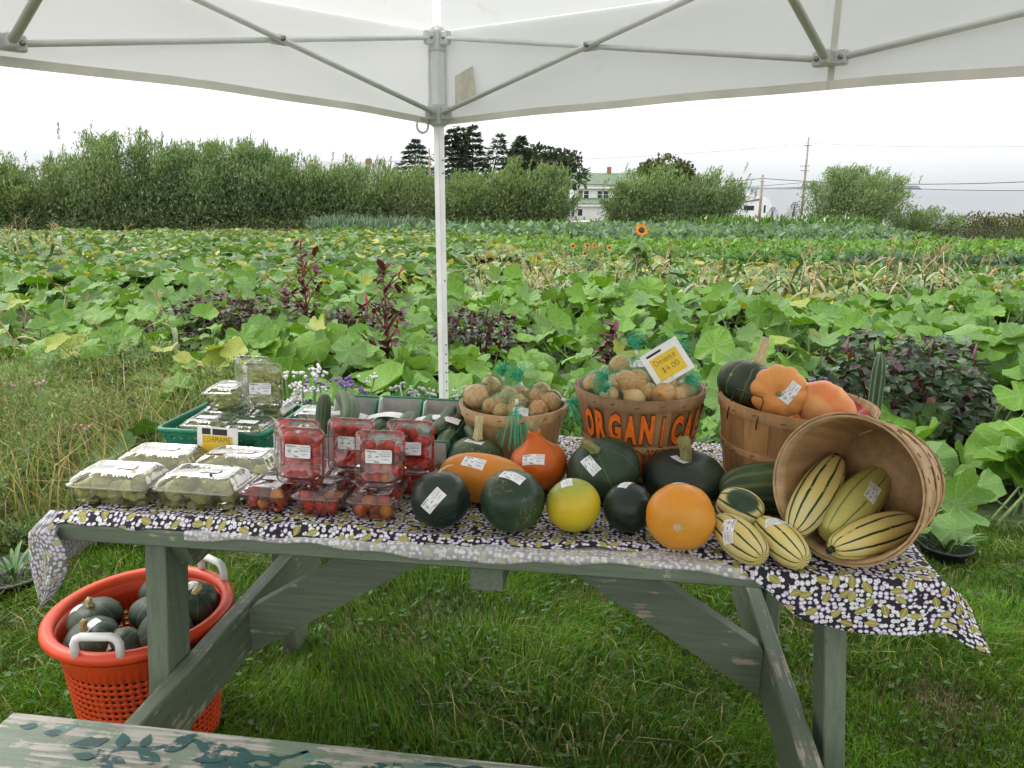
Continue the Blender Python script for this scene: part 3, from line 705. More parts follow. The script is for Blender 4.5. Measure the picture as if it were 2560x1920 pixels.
M_DGRN = rind('dark_pumpkin', (.016, .032, .018), (.050, .060, .018), 9, ribs=10, ribcol=(.10, .12, .05), ribw=(.98, 1), blem=(.35, .22, .07))
M_PEACH = rind('peach_pumpkin', (.66, .27, .065), (.60, .29, .09), 6, rough=.45)
M_LUMP = rind('blushed_squash', (.64, .19, .055), (.70, .34, .13), 9, mixr=(.42, .58), rough=.45)
M_KABD = rind('basket_kabocha', (.020, .036, .024), (.032, .050, .030), 8, ribs=10, ribcol=(.085, .10, .045), ribw=(.985, .9995), specks=(.12, .13, .09), sp_scale=140, sp_thr=.09, rough=.45, objrand=.2)
M_STEM = plain('dry_stem', (.30, .24, .10), .75, .3, 60, .4, stretch=(6, 6, 1))
M_STEMG = plain('green_stem', (.22, .21, .07), .75, .3, 60, .4, stretch=(6, 6, 1))
M_STEMD = plain('black_stem', (.02, .022, .014), .7, .2, 60, .3)
M_STEMP = plain('pale_stem', (.52, .44, .23), .7, .25, 50, .4, stretch=(6, 6, 1))
M_SCAR = plain('blossom_scar', (.52, .36, .22), .8, .2, 90)

def profile(Rr, H, n=22, bottom=.0, top=.0, shape=None, pw=1.0):
    """outline from blossom end (z=-H/2) to stem end; dips at both ends; shape(t)-> radius factor, t in 0..1"""
    P = []
    for k in range(n + 1):
        th = PI * k / n; r = Rr * max(math.sin(th), 0) ** pw; t = (1 - math.cos(th)) / 2; z = -H / 2 + H * t
        if shape: r *= shape(t)
        q = r / Rr
        if k < n / 2: z += bottom * math.exp(-(q / .32) ** 2)
        else: z -= top * math.exp(-(q / .32) ** 2)
        P.append((max(r, .0006), z))
    return P
def ribfn(nr, depth, sharp=1.0, lump=0.0, seed=0):
    r = random.Random(seed); ph = [r.uniform(0, 6) for _ in range(6)]
    def fn(rad, z, a):
        k = 1.0
        if nr: k -= depth * (1 - abs(math.sin(nr * a / 2)) ** sharp)
        if lump: k += lump * (math.sin(2 * a + ph[0] + z * 20) * .5 + math.sin(3 * a + ph[1] - z * 30) * .35 + math.sin(5 * a + z * 60 + ph[2]) * .25)
        return rad * k, z
    return fn
def stem_tube(p0, pts, rads, nrib=5):
    g = G(); n = 20; V = []; P = [Vector(p) for p in pts]
    a = None; loops = []
    for i, p in enumerate(P):
        t = (P[min(i + 1, len(P) - 1)] - P[max(i - 1, 0)]).normalized()
        if a is None: a = t.cross(Vector((0, 1, 0))).normalized()
        a = (a - t * a.dot(t)).normalized(); bb = t.cross(a)
        loops.append([p + (a * math.cos(w) + bb * math.sin(w)) * rads[i] * (1 + .16 * math.cos(nrib * w)) for w in [2 * PI * k / n for k in range(n)]])
    g.loft(loops, cap0=True, cap1=True); return g
def fruit(name, label, cat, M, prof, mat, fn=None, nseg=56, group=None, stem=None, stemmat=None, scar=None, partname='skin', parts=True):
    """M world matrix: +Z is the stem end"""
    root = thing(name, label, cat, M=M, group=group)
    g = G(); g.lathe(prof, nseg, 0, fn, True, True); body = g.obj(partname, mat, root)
    zt = prof[-1][1]; zb = prof[0][1]
    if stem:
        pts, rads = stem; st = stem_tube(None, [(p[0], p[1], p[2] + zt) for p in pts], rads); st.obj('stem', stemmat or M_STEM, root)
    if scar: G().lathe([(scar, zb - .0012), (scar * .7, zb - .0016), (.0003, zb - .001)], 14).obj('blossom_scar', M_SCAR, root)
    return root, body
def lowest(root):
    zs = []
    for o in [root] + list(root.children):
        if o.type == 'MESH':
            MW = root.matrix_basis @ (o.matrix_basis if o is not root else Matrix())
            zs.append(min((MW @ v.co).z for v in o.data.vertices))
    return min(zs)
def settle(root, z):
    d = z - lowest(root); root.matrix_basis = Matrix.Translation((0, 0, d)) @ root.matrix_basis
def at(u, v, z, axis, spin=0.0):
    """table position, axis given in table directions"""
    return TM @ Matrix.Translation((u, v, z)) @ rotto(axis, spin)
def dirl(root, vec):
    """table direction -> local direction of a thing"""
    return (root.matrix_basis.to_3x3().inverted() @ (TM.to_3x3() @ Vector(vec))).normalized()
CAMD = lambda u, v, z: (Vector((1.171, -1.368, 1.45)) - Vector((u, v, z))).normalized()
def label_on(root, body, u, v, z, du, dv, dz, ang, s=1.0):
    """label whose centre faces table direction (du,dv,dz), turned by ang degrees in the view"""
    n = Vector((du, dv, dz)).normalized(); upt = Vector((0, 0, 1)); upt = (upt - n * upt.dot(n))
    if upt.length < .1: upt = Vector((0, 1, 0))
    upt.normalize(); upt = Matrix.Rotation(R(ang), 3, n) @ upt
    nl = dirl(root, n); ul = dirl(root, upt)
    bv = BVHTree.FromPolygons([q.co for q in body.data.vertices], [p.vertices for p in body.data.polygons])
    h, hn, i, d = bv.ray_cast(nl * .6, -nl)
    if h is None: return
    if hn.dot(nl) < 0: hn = -hn
    stick(root, body, h, (hn * .7 + nl * .3), ul, s)
ball = lambda r, **k: profile(r, 2 * r * k.pop('sq', 1.0), **k)

# ------------------------------------------------------------------ squash and melons on the cloth
r_, b_ = fruit('dark_melon', 'near-black round melon with dried curly stem beside the tomatoes', 'melon', at(.822, .100, .82, (-.05, .1, 1)), ball(.0625, sq=.96, top=.005), M_MEL1, ribfn(0, 0, 1, .014, 1),
               stem=([(0, 0, -.002), (-.004, 0, .006), (-.022, -.004, .013), (-.036, -.004, .012)], [.004, .0026, .0018, .0012]), stemmat=M_STEMP); settle(r_, CL - .001); label_on(r_, b_, 0, 0, 0, -.02, -.93, .32, 52, .98)
r_, b_ = fruit('green_melon', 'large dark green melon with tan scratches in the front row', 'melon', at(.975, .102, .82, (.1, .2, 1)), ball(.067, sq=.97, top=.002), M_MEL2, ribfn(0, 0, 1, .016, 2)); settle(r_, CL - .001); label_on(r_, b_, 0, 0, 0, .02, -.30, .95, -28, .98)
r_, b_ = fruit('yellow_melon', 'small yellow melon with green shoulder in the front row', 'melon', at(1.100, .117, .81, (-.35, .4, .85)), ball(.0565, sq=.98), M_MELY, ribfn(0, 0, 1, .014, 3)); settle(r_, CL - .001); label_on(r_, b_, 0, 0, 0, -.30, .02, .95, 10, .9)
r_, b_ = fruit('black_melon', 'smooth blackish small melon between the yellow melon and the orange squash', 'melon', at(1.213, .132, .81, (.05, .2, 1)), ball(.0525, sq=.98), M_MEL1, ribfn(0, 0, 1, .015, 4)); settle(r_, CL - .001); label_on(r_, b_, 0, 0, 0, -.12, .12, .98, 15, .8)
g = G(); g.tube([(-.012, -.0518, .012), (-.010, -.0528, .003), (-.0085, -.0524, -.006)], [.0006, .001, .0005], 5); g.obj('scratch', plain('scratch', (.45, .38, .2), .8), r_)
r_, b_ = fruit('orange_squash', 'round golden orange speckled squash showing its blossom end at the front', 'squash', at(1.313, .066, .83, (.16, .985, -.03)), profile(.0675, .120, pw=.92, bottom=.004), M_SPAG, ribfn(7, .022, 1, .018, 3), scar=.0085); settle(r_, CL - .001); label_on(r_, b_, 0, 0, 0, -.05, .25, .97, 10, .6)
r_, b_ = fruit('spaghetti_squash', 'oblong orange squash lying behind the two dark melons', 'squash', at(.890, .232, .81, (-.98, .14, .04)), profile(.0565, .205, pw=.80), M_SPAG2, ribfn(10, .008, 1, .016, 6)); settle(r_, CL); label_on(r_, b_, 0, 0, 0, -.25, -.45, .75, 8, 1.02)
kur = lambda t: 1 if t < .62 else 1 - .0 * t
def kurp():
    P = []
    for k in range(27):
        t = k / 26; z = -.06 + .145 * t
        r = .0675 * math.sqrt(max(0, 1 - ((t - .40) / .42) ** 2)) if t < .62 else None
        if r is None:
            r0 = .0675 * math.sqrt(1 - (.22 / .42) ** 2); s = (t - .62) / .38; r = r0 + (.014 - r0) * (1 - (1 - s) ** 2.0)
        P.append((max(r, .0008), z))
    return P
r_, b_ = fruit('kuri_squash', 'bright red-orange onion-shaped squash with pointed neck', 'squash', at(1.005, .330, .83, (-.12, -.10, 1), 2.0), kurp(), M_KURI, ribfn(8, .012, 1, .008, 5), stem=([(0, 0, -.004), (-.002, 0, .008), (-.007, .0, .020)], [.0115, .0085, .0095]), stemmat=M_STEM); settle(r_, CL); label_on(r_, b_, 0, 0, 0, -.10, -.75, .42, 8, .98)
r_, b_ = fruit('buttercup_squash', 'dark green squash with thick curved green stem tilted toward the camera', 'squash', at(1.156, .300, .83, (-.30, -.28, .85), .4), profile(.086, .128, top=.010, bottom=.006), M_BUTT, ribfn(14, .008, 1, .006, 2), stem=([(0, 0, -.008), (-.004, -.002, .008), (-.012, -.004, .022), (-.024, -.006, .030)], [.0155, .0105, .0095, .0125]), stemmat=M_STEMG); settle(r_, CL); label_on(r_, b_, 0, 0, 0, -.38, -.80, .42, -32, .98)
r_, b_ = fruit('flat_squash', 'flattened charcoal green squash with upright ribbed stem below the lettered basket', 'squash', at(1.340, .312, .82, (.02, -.10, 1)), profile(.094, .110, top=.012, bottom=.006, pw=.8), M_BUTT2, ribfn(12, .010, 1, .004, 8), stem=([(0, 0, -.008), (0, 0, .012), (-.004, 0, .035), (-.010, .002, .054)], [.0150, .0115, .0125, .0135]), stemmat=M_STEMG); settle(r_, CL); label_on(r_, b_, 0, 0, 0, -.26, -.28, .9, -8, .8)
r_, b_ = fruit('mottled_squash', 'mottled green and yellow squash with tall pale stem behind the oblong squash', 'squash', at(.845, .385, .81, (.05, 0, 1)), profile(.070, .100, top=.010), M_KAB, ribfn(10, .05, .6), stem=([(.018, 0, -.012), (.022, 0, .010), (.029, 0, .035), (.034, 0, .056)], [.017, .0105, .0090, .0100]), stemmat=M_STEMP); settle(r_, CL); label_on(r_, b_, 0, 0, 0, -.02, -.25, .97, -12, .9)
r_, b_ = fruit('long_squash', 'long dark green squash lying behind the striped squash, end hidden by the tipped basket', 'squash', at(1.515, .262, .81, (.97, .22, 0), .5), profile(.058, .215, pw=.75), M_LONG, ribfn(12, .012)); settle(r_, CL)
dl = lambda t: .86 + .14 * math.sin(PI * min(t * 1.15, 1)) ** .7
def deli(name, label, M, Rr, L, mat, st=True, spin=0, nr=9, shape=dl, pw=.55):
    return fruit(name, label, 'squash', M, profile(Rr, L, 26, shape=shape, pw=pw, bottom=.004, top=.002), mat, ribfn(nr, .055, .55), nseg=72,
                 stem=([(0, 0, -.003), (.001, 0, .006), (.004, .001, .014)], [.007, .0052, .0060]) if st else None, stemmat=M_STEMD)
r_, b_ = deli('delicata_squash', 'small cream squash with green stripes and dark green patch atop the two striped squash', at(1.437, .133, .83, (-.80, .40, .25), 1.0), .041, .094, M_DELID, False, nr=10); settle(r_, CL + .020)
r_, b_ = deli('delicata_squash', 'cream squash with dark green stripes lying at the front beside the orange squash', at(1.424, .040, .79, (-.50, .80, .16), .2), .037, .135, M_DELI, False); settle(r_, CL); label_on(r_, b_, 0, 0, 0, -.62, -.35, .55, -55, .95)
r_, b_ = deli('delicata_squash', 'cream and green striped squash lying at the front against the tipped basket', at(1.502, .042, .79, (-.42, .86, .14), .55), .036, .138, M_DELI, False); settle(r_, CL); label_on(r_, b_, 0, 0, 0, -.15, .30, .95, -35, .9)
def between(p, q, spin=0): p, q = Vector(p), Vector(q); return at(*((p + q) / 2), q - p, spin), (q - p).length
M, L = between((1.530, .058, .812), (1.640, .232, .892), .3); deli('delicata_squash', 'long cream squash with bold green stripes leaning inside the tipped basket', M, .0395, L + .02, M_DELI)
zs_ = lambda t: (1.06 - .45 * max(0, t - .45)) * (.9 + .1 * math.sin(PI * t))
M, L = between((1.600, .072, .806), (1.742, .245, .872), .8); r_, b_ = deli('delicata_squash', 'pale yellow-green squash with faint stripes in the middle of the tipped basket', M, .043, L + .03, M_DELIF, True, nr=8, shape=zs_); label_on(r_, b_, 0, 0, 0, .35, -.55, .62, 30, .95)
M, L = between((1.760, .122, .812), (1.590, .010, .801), .1); deli('delicata_squash', 'yellow striped squash lying crosswise at the mouth of the tipped basket, black stem outward', M, .0385, L + .01, M_DELI)

# ------------------------------------------------------------------ splint baskets
def wood(name, col, rough=.6):
    m, nd, lk, b = newmat(name)
    g1 = noise(nd, lk, 5, 6, stretch=(9, 9, 1), rough=.6); g2 = noise(nd, lk, 3, 3)
    oi = nd.new('ShaderNodeObjectInfo')
    f = math_(nd, lk, 'MULTIPLY', rmap(nd, lk, g1, .3, .7, .78, 1.15), math_(nd, lk, 'MULTIPLY', rmap(nd, lk, g2, .3, .7, .85, 1.1), rmap(nd, lk, oi.outputs['Random'], 0, 1, .80, 1.18, False)))
    c = nd.new('ShaderNodeVectorMath'); c.operation = 'SCALE'; c.inputs[0].default_value = col; lk.new(f, c.inputs['Scale'])
    st = rmap(nd, lk, noise(nd, lk, 16, 3, stretch=(3, 3, 1)), .66, .78, 0, .55)
    lk.new(mixc(nd, lk, st, c.outputs[0], tuple(x * .35 for x in col)), b.inputs['Base Color']); b.inputs['Roughness'].default_value = rough; bump(nd, lk, b, g1, .2, .002)
    return m
W_TAN = wood('pale_splint', (.52, .32, .15)); W_BRN = wood('brown_splint', (.30, .165, .068)); W_NEW = wood('fresh_splint', (.56, .37, .19)); W_ORG = wood('amber_splint', (.43, .225, .085))
M_WIRE = plain('rusty_wire', (.05, .035, .028), .6, .3, 80, metal=.5)
M_STAPLE = plain('staple_steel', (.06, .05, .045), .55, .3, 80)
def basket(name, label, M, rt, rb, h, mat, hoopmat, n=20, hoops=(.93, .48, .05), handle=None, inner=True):
    root = thing(name, label, 'basket', M=M)
    rad = lambda z: rb + (rt - rb) * (max(z, 0) / h) ** .85
    for k in range(n):
        a0 = 2 * PI * k / n - .003; a1 = 2 * PI * (k + 1) / n + .003 * 2; off = .0018 * (k % 2); loops = []
        for j in range(7):
            z = h * j / 6; r0 = rad(z) + off; L = []
            for (rr, aa) in ((r0, a0), (r0, (a0 + a1) / 2), (r0, a1), (r0 - .0024, a1), (r0 - .0024, (a0 + a1) / 2), (r0 - .0024, a0)): L.append((rr * math.cos(aa), rr * math.sin(aa), z))
            loops.append(L)
        G().loft(loops, cap0=True, cap1=True, smooth=False).obj('stave', mat, root)
    g = G(); g.lathe([(.0005, .006), (rb - .002, .006), (rb - .002, .001), (.0005, .001)], 36); g.obj('bottom', mat, root)
    for hi, f in enumerate(hoops):
        hw = .014 if hi == 0 else .009; zc = h * f
        for side in ((1, -1) if hi == 0 else (1,)):
            ro = (.0046 if side > 0 else -.0050); rz0, rz1 = rad(zc - hw) + ro, rad(min(zc + hw, h * 1.02)) + ro; t = .0032 * side
            g = G(); g.lathe([(rz0, zc - hw), (rz1, zc + hw), (rz1 - t, zc + hw), (rz0 - t, zc - hw), (rz0, zc - hw)], 64); hp = g.obj('rim_hoop' if hi == 0 else 'hoop', hoopmat, root)
            if side > 0:
                for k in range(0, n):
                    a = 2 * PI * (k + .5) / n + .02 * math.sin(k * 5); r2 = rad(zc) + .0052; q = Vector((r2 * math.cos(a), r2 * math.sin(a), zc + .002 * math.sin(k * 3))); td = Vector((-math.sin(a), math.cos(a), .25)).normalized()
                    if (k * 7) % 5 == 4 and hi > 0: continue
                    G().tube([q - td * .005, q + td * .005], .0011, 4).obj('staple', M_STAPLE, hp)
    for ha in (handle or ()):
        a0 = ha; w_ = .24; P = []
        rr = rad(h * .93) + .007
        ends = [Vector((rr * math.cos(a0 + s * w_), rr * math.sin(a0 + s * w_), h * .90)) for s in (-1, 1)]
        inn = Vector((-math.cos(a0), -math.sin(a0), 0)); u3 = Vector((0, 0, 1))
        g = G(); g.tube([ends[0] - u3 * .02, ends[0], ends[0] + u3 * .045 + inn * .012, ends[0] + u3 * .052 + inn * .014 + (ends[1] - ends[0]) * .06, ends[1] + u3 * .052 + inn * .014 - (ends[1] - ends[0]) * .06, ends[1] + u3 * .045 + inn * .012, ends[1], ends[1] - u3 * .02], .0016, 6); g.obj('wire_handle', M_WIRE, root)
    return root, rad
BM, radM = basket('bushel_basket', 'brown splint basket of onions lettered in orange paint', TT(1.238, .515, CL, .3), .158, .118, .215, W_BRN, W_BRN, 18, hoops=(.94, .42, .05))
BL, radL = basket('bushel_basket', 'small tan splint basket filled with netted onions behind the red-orange squash', TT(.913, .575, CL, .1), .140, .108, .142, W_TAN, W_TAN, 16, hoops=(.90, .06))
BR, radR = basket('bushel_basket', 'amber splint basket of pumpkins with wire handles at the back of the table', TT(1.595, .470, CL, 0) @ Matrix.Rotation(R(3), 4, 'Y'), .178, .140, .205, W_ORG, W_ORG, 18, hoops=(.94, .46, .05), handle=(R(-142), R(38)))
nv = Vector((-.62, -.76, .17)).normalized()
BT, radT = basket('bushel_basket', 'empty-mouthed pale splint basket tipped on its side spilling striped squash', at(*(Vector((1.612, .055, .897)) - nv * .200), nv, .2),   .140, .106, .200, W_TAN, W_NEW, 18, hoops=(.94, .48, .06))
settle(BT, CL + .001)
# painted letters on the brown basket: dark outline below, orange on top
M_ORP = plain('orange_paint', (.80, .150, .010), .5, .12, 70); M_OUT = plain('brown_outline_paint', (.05, .022, .01), .6, .1, 70)
def paint_word(word, z0, hgt, a_start, da, wid):
    for k, ch in enumerate(word):
        for nm, bold, off, mat in (('letter_outline', .088, .0058, M_OUT), ('letter', .050, .0064, M_ORP)):
            V, F = textmesh(ch, 1.0, bold, 2); 
            if not len(V): continue
            cx = (V[:, 0].max() + V[:, 0].min()) / 2; sx = wid / max(.5, (V[:, 0].max() - V[:, 0].min())) * (.45 if ch == 'I' else 1)
            rj = random.Random(k * 3 + len(word)); tilt = rj.uniform(-.10, .10); jz = rj.uniform(-.004, .004)
            P = []
            for x, y, _ in V:
                X = (x - cx) * sx + tilt * (y - .35) * wid; Yy = y * hgt / .72
                z = z0 + Yy + jz; r = radM(max(z, .01)) + off; a = a_start + k * da + X / r
                P.append((r * math.cos(a), r * math.sin(a), z))
            G().add(P, F, smooth=False).obj(nm, mat, BM)
# the face turned to the camera is at local angle CA
CA = math.atan2(-1.368 - .515, 1.171 - 1.238) - .3
paint_word('ORGANICALLY', .110, .068, CA - .86, .250, .031)
paint_word('GROWN', .026, .062, CA - .50, .255, .028)

# squash in the amber basket
def bl(M, u, v, z, axis, spin=0): return at(u, v, z, axis, spin)
r_, b_ = fruit('green_pumpkin', 'dark green ribbed pumpkin with tall pale stem at the back of the amber basket', 'pumpkin', at(1.500, .505, .985, (.30, .10, .9)), profile(.078, .125, top=.010, bottom=.01), M_DGRN, ribfn(10, .05, .6), stem=([(0, 0, -.012), (.002, 0, .015), (.008, 0, .045), (.010, 0, .068)], [.022, .013, .010, .012]), stemmat=M_STEMP)
r_, b_ = fruit('peach_pumpkin', 'peach orange ribbed pumpkin with printed label on top of the amber basket', 'pumpkin', at(1.548, .395, .998, (-.20, -.90, .12), .2), profile(.064, .092, top=.012, bottom=.010), M_PEACH, ribfn(10, .13, .42), stem=([(0, 0, -.004), (0, 0, .002), (0, 0, .006)], [.007, .0055, .0045]), stemmat=M_STEMG); label_on(r_, b_, 0, 0, 0, .34, -.90, .22, 52, .95)
def lumpshape(t): return 1 - .30 * max(0, t - .4) / .6 + .03 * math.sin(t * 22)
r_, b_ = fruit('blushed_squash', 'lumpy pink-orange teardrop squash on the amber basket rim', 'squash', at(1.652, .392, .972, (.86, -.25, -.22), .4), profile(.056, .135, shape=lumpshape), M_LUMP, ribfn(6, .03, 1, .035, 4), stem=([(0, 0, -.004), (0, 0, .004)], [.006, .004]), stemmat=M_STEM)
g = G()
def redbag(s, t):
    a = R(-25) + R(130) * s; r = radR(.19) - .012 - .05 * t + .008 * math.sin(s * 25) ; return (r * math.cos(a), r * math.sin(a), .198 - .045 * t - .010 * math.sin(s * 17) ** 2 * (1 - t))
g.grid(redbag, 30, 6); o = g.obj('red_bag', plain('red_plastic', (.42, .012, .015), .35, .25, 30)); o.matrix_basis = BR.matrix_basis; tag(o, 'crumpled red plastic bag lining inside the amber basket', 'bag')
for (u, v, z, r) in ((1.56, .53, .89, .075), (1.66, .50, .88, .07), (1.53, .42, .875, .06), (1.64, .39, .87, .055)):
    fruit('squash', 'orange squash at the bottom of the amber basket under the pumpkins', 'squash', at(u, v, z, (random.random() - .5, random.random() - .5, .8)), ball(r, sq=.8, top=.006), M_PEACH, ribfn(10, .05, .5), group='squash buried in the amber basket')

# ------------------------------------------------------------------ onions in net bags
m, nd, lk, b = newmat('onion_skin')
tcn = nd.new('ShaderNodeTexCoord'); xyz = nd.new('ShaderNodeSeparateXYZ'); lk.new(tcn.outputs['Object'], xyz.inputs[0])
an = math_(nd, lk, 'ARCTAN2', xyz.outputs[1], xyz.outputs[0]); wv = nd.new('ShaderNodeTexNoise'); wv.noise_dimensions = '1D'; wv.inputs['Scale'].default_value = 7; wv.inputs['Detail'].default_value = 4; lk.new(an, wv.inputs['W'])
oi = nd.new('ShaderNodeObjectInfo')
c = mixc(nd, lk, rmap(nd, lk, wv.outputs[0], .35, .65), (.60, .36, .15), (.46, .22, .075))
c = mixc(nd, lk, rmap(nd, lk, oi.outputs['Random'], .3, 1, 0, .55), c, (.66, .48, .25)); c = mixc(nd, lk, rmap(nd, lk, noise(nd, lk, 30, 2), .6, .7, 0, .6), c, (.20, .085, .03))
lk.new(c, b.inputs['Base Color']); b.inputs['Roughness'].default_value = .42; bump(nd, lk, b, wv.outputs[0], .15, .002); M_ONION = m
M_NET = plain('green_net', (.06, .50, .27), .5, .2, 90); M_NETD = plain('dark_green_net', (.05, .22, .10), .5, .2, 90); M_CLIP = plain('white_clip', (.7, .7, .68), .4, .05)
onion_prof = [(.0008, -.030), (.006, -.0298), (.016, -.0265), (.025, -.018), (.0295, -.004), (.0285, .008), (.022, .019), (.0125, .027), (.0065, .033), (.004, .039), (.0045, .043), (.001, .044)]
ONION = G().lathe(onion_prof, 18, 0, lambda r, z, a: (r * (1 + .02 * math.sin(3 * a)), z), True, True).mesh('onion', [M_ONION])
def net(root, pts, r, mat, seed=0, stretch=1.0, sparse=1):
    """diamond net pulled over a bag of onions: pts onion centres (local), r radius"""
    c = sum((Vector(p) for p in pts), Vector()) / len(pts); P = np.array([list(p) for p in pts]); nu, nv = 26, 13; rr = random.Random(seed)
    def surf(a, b_):
        d = np.array([math.cos(b_) * math.cos(a), math.cos(b_) * math.sin(a), math.sin(b_)]); rel = P - np.array(c[:]); pr = rel @ d
        perp = np.linalg.norm(rel - pr[:, None] * d, axis=1); reach = pr + np.sqrt(np.clip(r * r * 1.2 - perp ** 2, 0, None)); k = max(reach.max(), np.max(pr) + r * .4) + .0022
        return Vector(c) + Vector(d) * k
    S = [[surf(2 * PI * (i + .5 * (j % 2)) / nu, -1.35 + 2.75 * j / nv) for i in range(nu)] for j in range(nv + 1)]
    g = G()
    for j in range(nv):
        for i in range(nu):
            for di in ((0, 1) if j % 2 == 1 else (-1, 0)):
                g.tube([S[j][i], S[j + 1][(i + di) % nu]], .00034, 3, cap=False)
    return g.obj('net', mat, root)
def tuft(root, p, d, L, mat, seed=0, spread=.30, n=60):
    r = random.Random(seed); g = G(); p = Vector(p); d = Vector(d).normalized()
    for k in range(n):
        e = Vector((r.gauss(0, 1), r.gauss(0, 1), r.gauss(0, 1))) * spread; q = (d + e).normalized(); l = L * r.uniform(.6, 1.1); sag = Vector((0, 0, -.25 * l))
        g.tube([p + d * -.004, p + d * .01 + q * l * .15, p + q * l * .6, p + q * l + sag], [.0012, .0010, .0009, .0006], 3, cap=False)
    # cross strands of the net tail
    for k in range(n):
        e = Vector((r.gauss(0, 1), r.gauss(0, 1), r.gauss(0, 1))) * spread; q = (d + e).normalized(); q2 = (q + Vector((r.gauss(0, .25), r.gauss(0, .25), r.gauss(0, .25)))).normalized(); l = L * r.uniform(.4, .95)
        g.tube([p + q * l, p + q2 * l * 1.08], .0006, 3, cap=False)
    g.obj('net_tail', mat, root)
    G().tube([p - d * .008, p + d * .008], [.0042, .0042], 8).obj('clip', M_CLIP, root)
def bag(base, group, label, blabel, onions, mat, tail=None, seed=0, clip_label=None):
    root = thing('net_bag', blabel, 'net bag', M=base)
    rr = random.Random(seed); pts = []
    for (x, y, z, s) in onions:
        q = base @ Vector((x, y, z)); o = link('onion', ONION, None, M=Matrix.Translation(q) @ rotto((rr.uniform(-1, 1), rr.uniform(-1, 1), rr.uniform(-.6, .8)), rr.random() * 6) @ Matrix.Scale(s, 4)); tag(o, label, 'onion', group); pts.append((x, y, z))
    net(root, pts, .030 * np.mean([s for *_, s in onions]), mat, seed)
    for t in (tail or ()): tuft(root, *t, mat=M_NET, seed=seed + 3)
    if clip_label: flat_label(root, clip_label, .75)
Bb = TT(.913, .575, CL + .140)
bag(Bb, 'onions in the big-onion net', 'big tan onion in the net at the rim of the small tan basket', 'green net bag of large onions at the rim of the small tan basket', [(-.098, -.020, .018, 1.12), (-.072, .065, .022, 1.02), (-.040, .02, -.012, 1.0)], M_NETD, None, 1)
bag(Bb, 'onions in the middle net', 'small reddish onion in the middle net of the small tan basket', 'green net bag of small onions, its tail hanging over the small tan basket', [(-.052, -.060, .004, .72), (-.022, -.075, -.004, .74), (-.028, -.045, .012, .66), (.008, -.07, .000, .72), (.018, -.042, .014, .74), (-.010, -.02, .020, .85), (.028, -.088, -.005, .7)], M_NET,
    [((.024, -.112, .018), (.10, -.55, -.75), .105, .0) if False else ((.022, -.104, .030), (.05, -.55, -.8), .11)], 2, Matrix.Translation((.034, -.124, .012)) @ Matrix.Rotation(R(72), 4, 'X') @ Matrix.Rotation(R(-3), 4, 'Z'))
bag(Bb, 'onions in the far net', 'pale onion in the net at the far side of the small tan basket', 'green net bag of pale onions with two tied tails in the small tan basket', [(.010, .045, .010, .85), (-.03, .055, .004, .85), (.035, .02, .010, .8), (.0, .085, .000, .85)], M_NET, [((-.030, .015, .060), (-.1, -.1, 1), .055), ((.020, .005, .048), (-.35, -.1, .9), .07)], 3)
bag(Bb, 'onions in the side net', 'onion in the small tan basket, in the net nearest the lettered basket', 'green net bag with dark strands in the small tan basket beside the lettered basket', [(.070, -.055, -.002, .92), (.098, -.020, .010, .9), (.072, .020, .026, .92), (.10, .03, .004, .9), (.062, -.01, .018, .8)], M_NETD, [((.136, -.030, .020), (.9, -.3, -.1), .085)], 4)
Bm = TT(1.238, .515, CL + .207)
bag(Bm, 'onions in the left net', 'tan onion in the net at the left of the lettered basket', 'green net bag of onions with bunched tail at the left of the lettered basket', [(-.115, -.030, .012, .88), (-.082, .030, .022, .92), (-.110, .02, .010, .9), (-.060, -.045, .018, .95), (-.075, -.08, .0, .8)], M_NET, [((-.075, -.078, .030), (-.5, -.2, .75), .05), ((-.08, -.095, .005), (-.2, -.3, .8), .045)], 5)
bag(Bm, 'onions in the top net', 'onion in the topmost net of the lettered basket', 'topmost green net bag of onions in the lettered basket with tall tail', [(-.048, .020, .050, 1.0), (-.010, -.040, .028, 1.05), (.010, .015, .034, .95), (-.035, -.055, .030, .98), (.018, -.055, .005, .85), (-.020, .055, .03, .9), (-.015, -.09, -.004, .9)], M_NET, [((-.010, .035, .082), (-.2, .1, .9), .06)], 6, Matrix.Translation((-.008, -.012, .066)) @ Matrix.Rotation(R(48), 4, 'X') @ Matrix.Rotation(R(5), 4, 'Z'))
bag(Bm, 'onions in the right net', 'onion in the net at the right of the lettered basket below the price card', 'green net bag of onions under the onion price card in the lettered basket', [(.055, -.075, .004, 1.05), (.090, -.060, -.004, .85), (.108, -.020, .000, .9), (.105, .035, .022, .9), (.065, -.02, .012, 1.0), (.118, .01, .018, .75), (.070, .05, .02, .9)], M_NET, [((.098, -.028, .028), (.6, -.1, .3), .05), ((.088, .06, .055), (.1, .2, .9), .09)], 7)

# ------------------------------------------------------------------ price cards
M_CARD = plain('card_white', (.80, .80, .78), .6, .05, 30); M_YEL = plain('card_yellow', (.78, .52, .035), .6, .06, 30); M_BLK = plain('card_black', (.02, .014, .012), .5, .1); M_PEN = plain('pen_ink', (.03, .02, .018), .6)
def card(label, M, W, H, yw, yh, black, lines, pen, yoff=0.0):
    root = thing('price_card', label, 'price card', M=M)
    G().box((-W / 2, -H / 2, -.0008), (W / 2, H / 2, .0008)).obj('card', M_CARD, root)
    G().box((-yw / 2, -yh / 2 + yoff, .0008), (yw / 2, yh / 2 + yoff, .0014)).obj('yellow_note', M_YEL, root)
    for (x0, y0, x1, y1) in black: G().box((x0, y0, .0008), (x1, y1, .0013)).obj('black_mark', M_BLK, root)
    for (t, x, y, s) in lines:
        V, F, w = handwrite(t, s, pen); G().add([(a + x, b_ + y, .0018) for a, b_ in V], F, smooth=False).obj('handwriting', M_PEN, root)
    return root
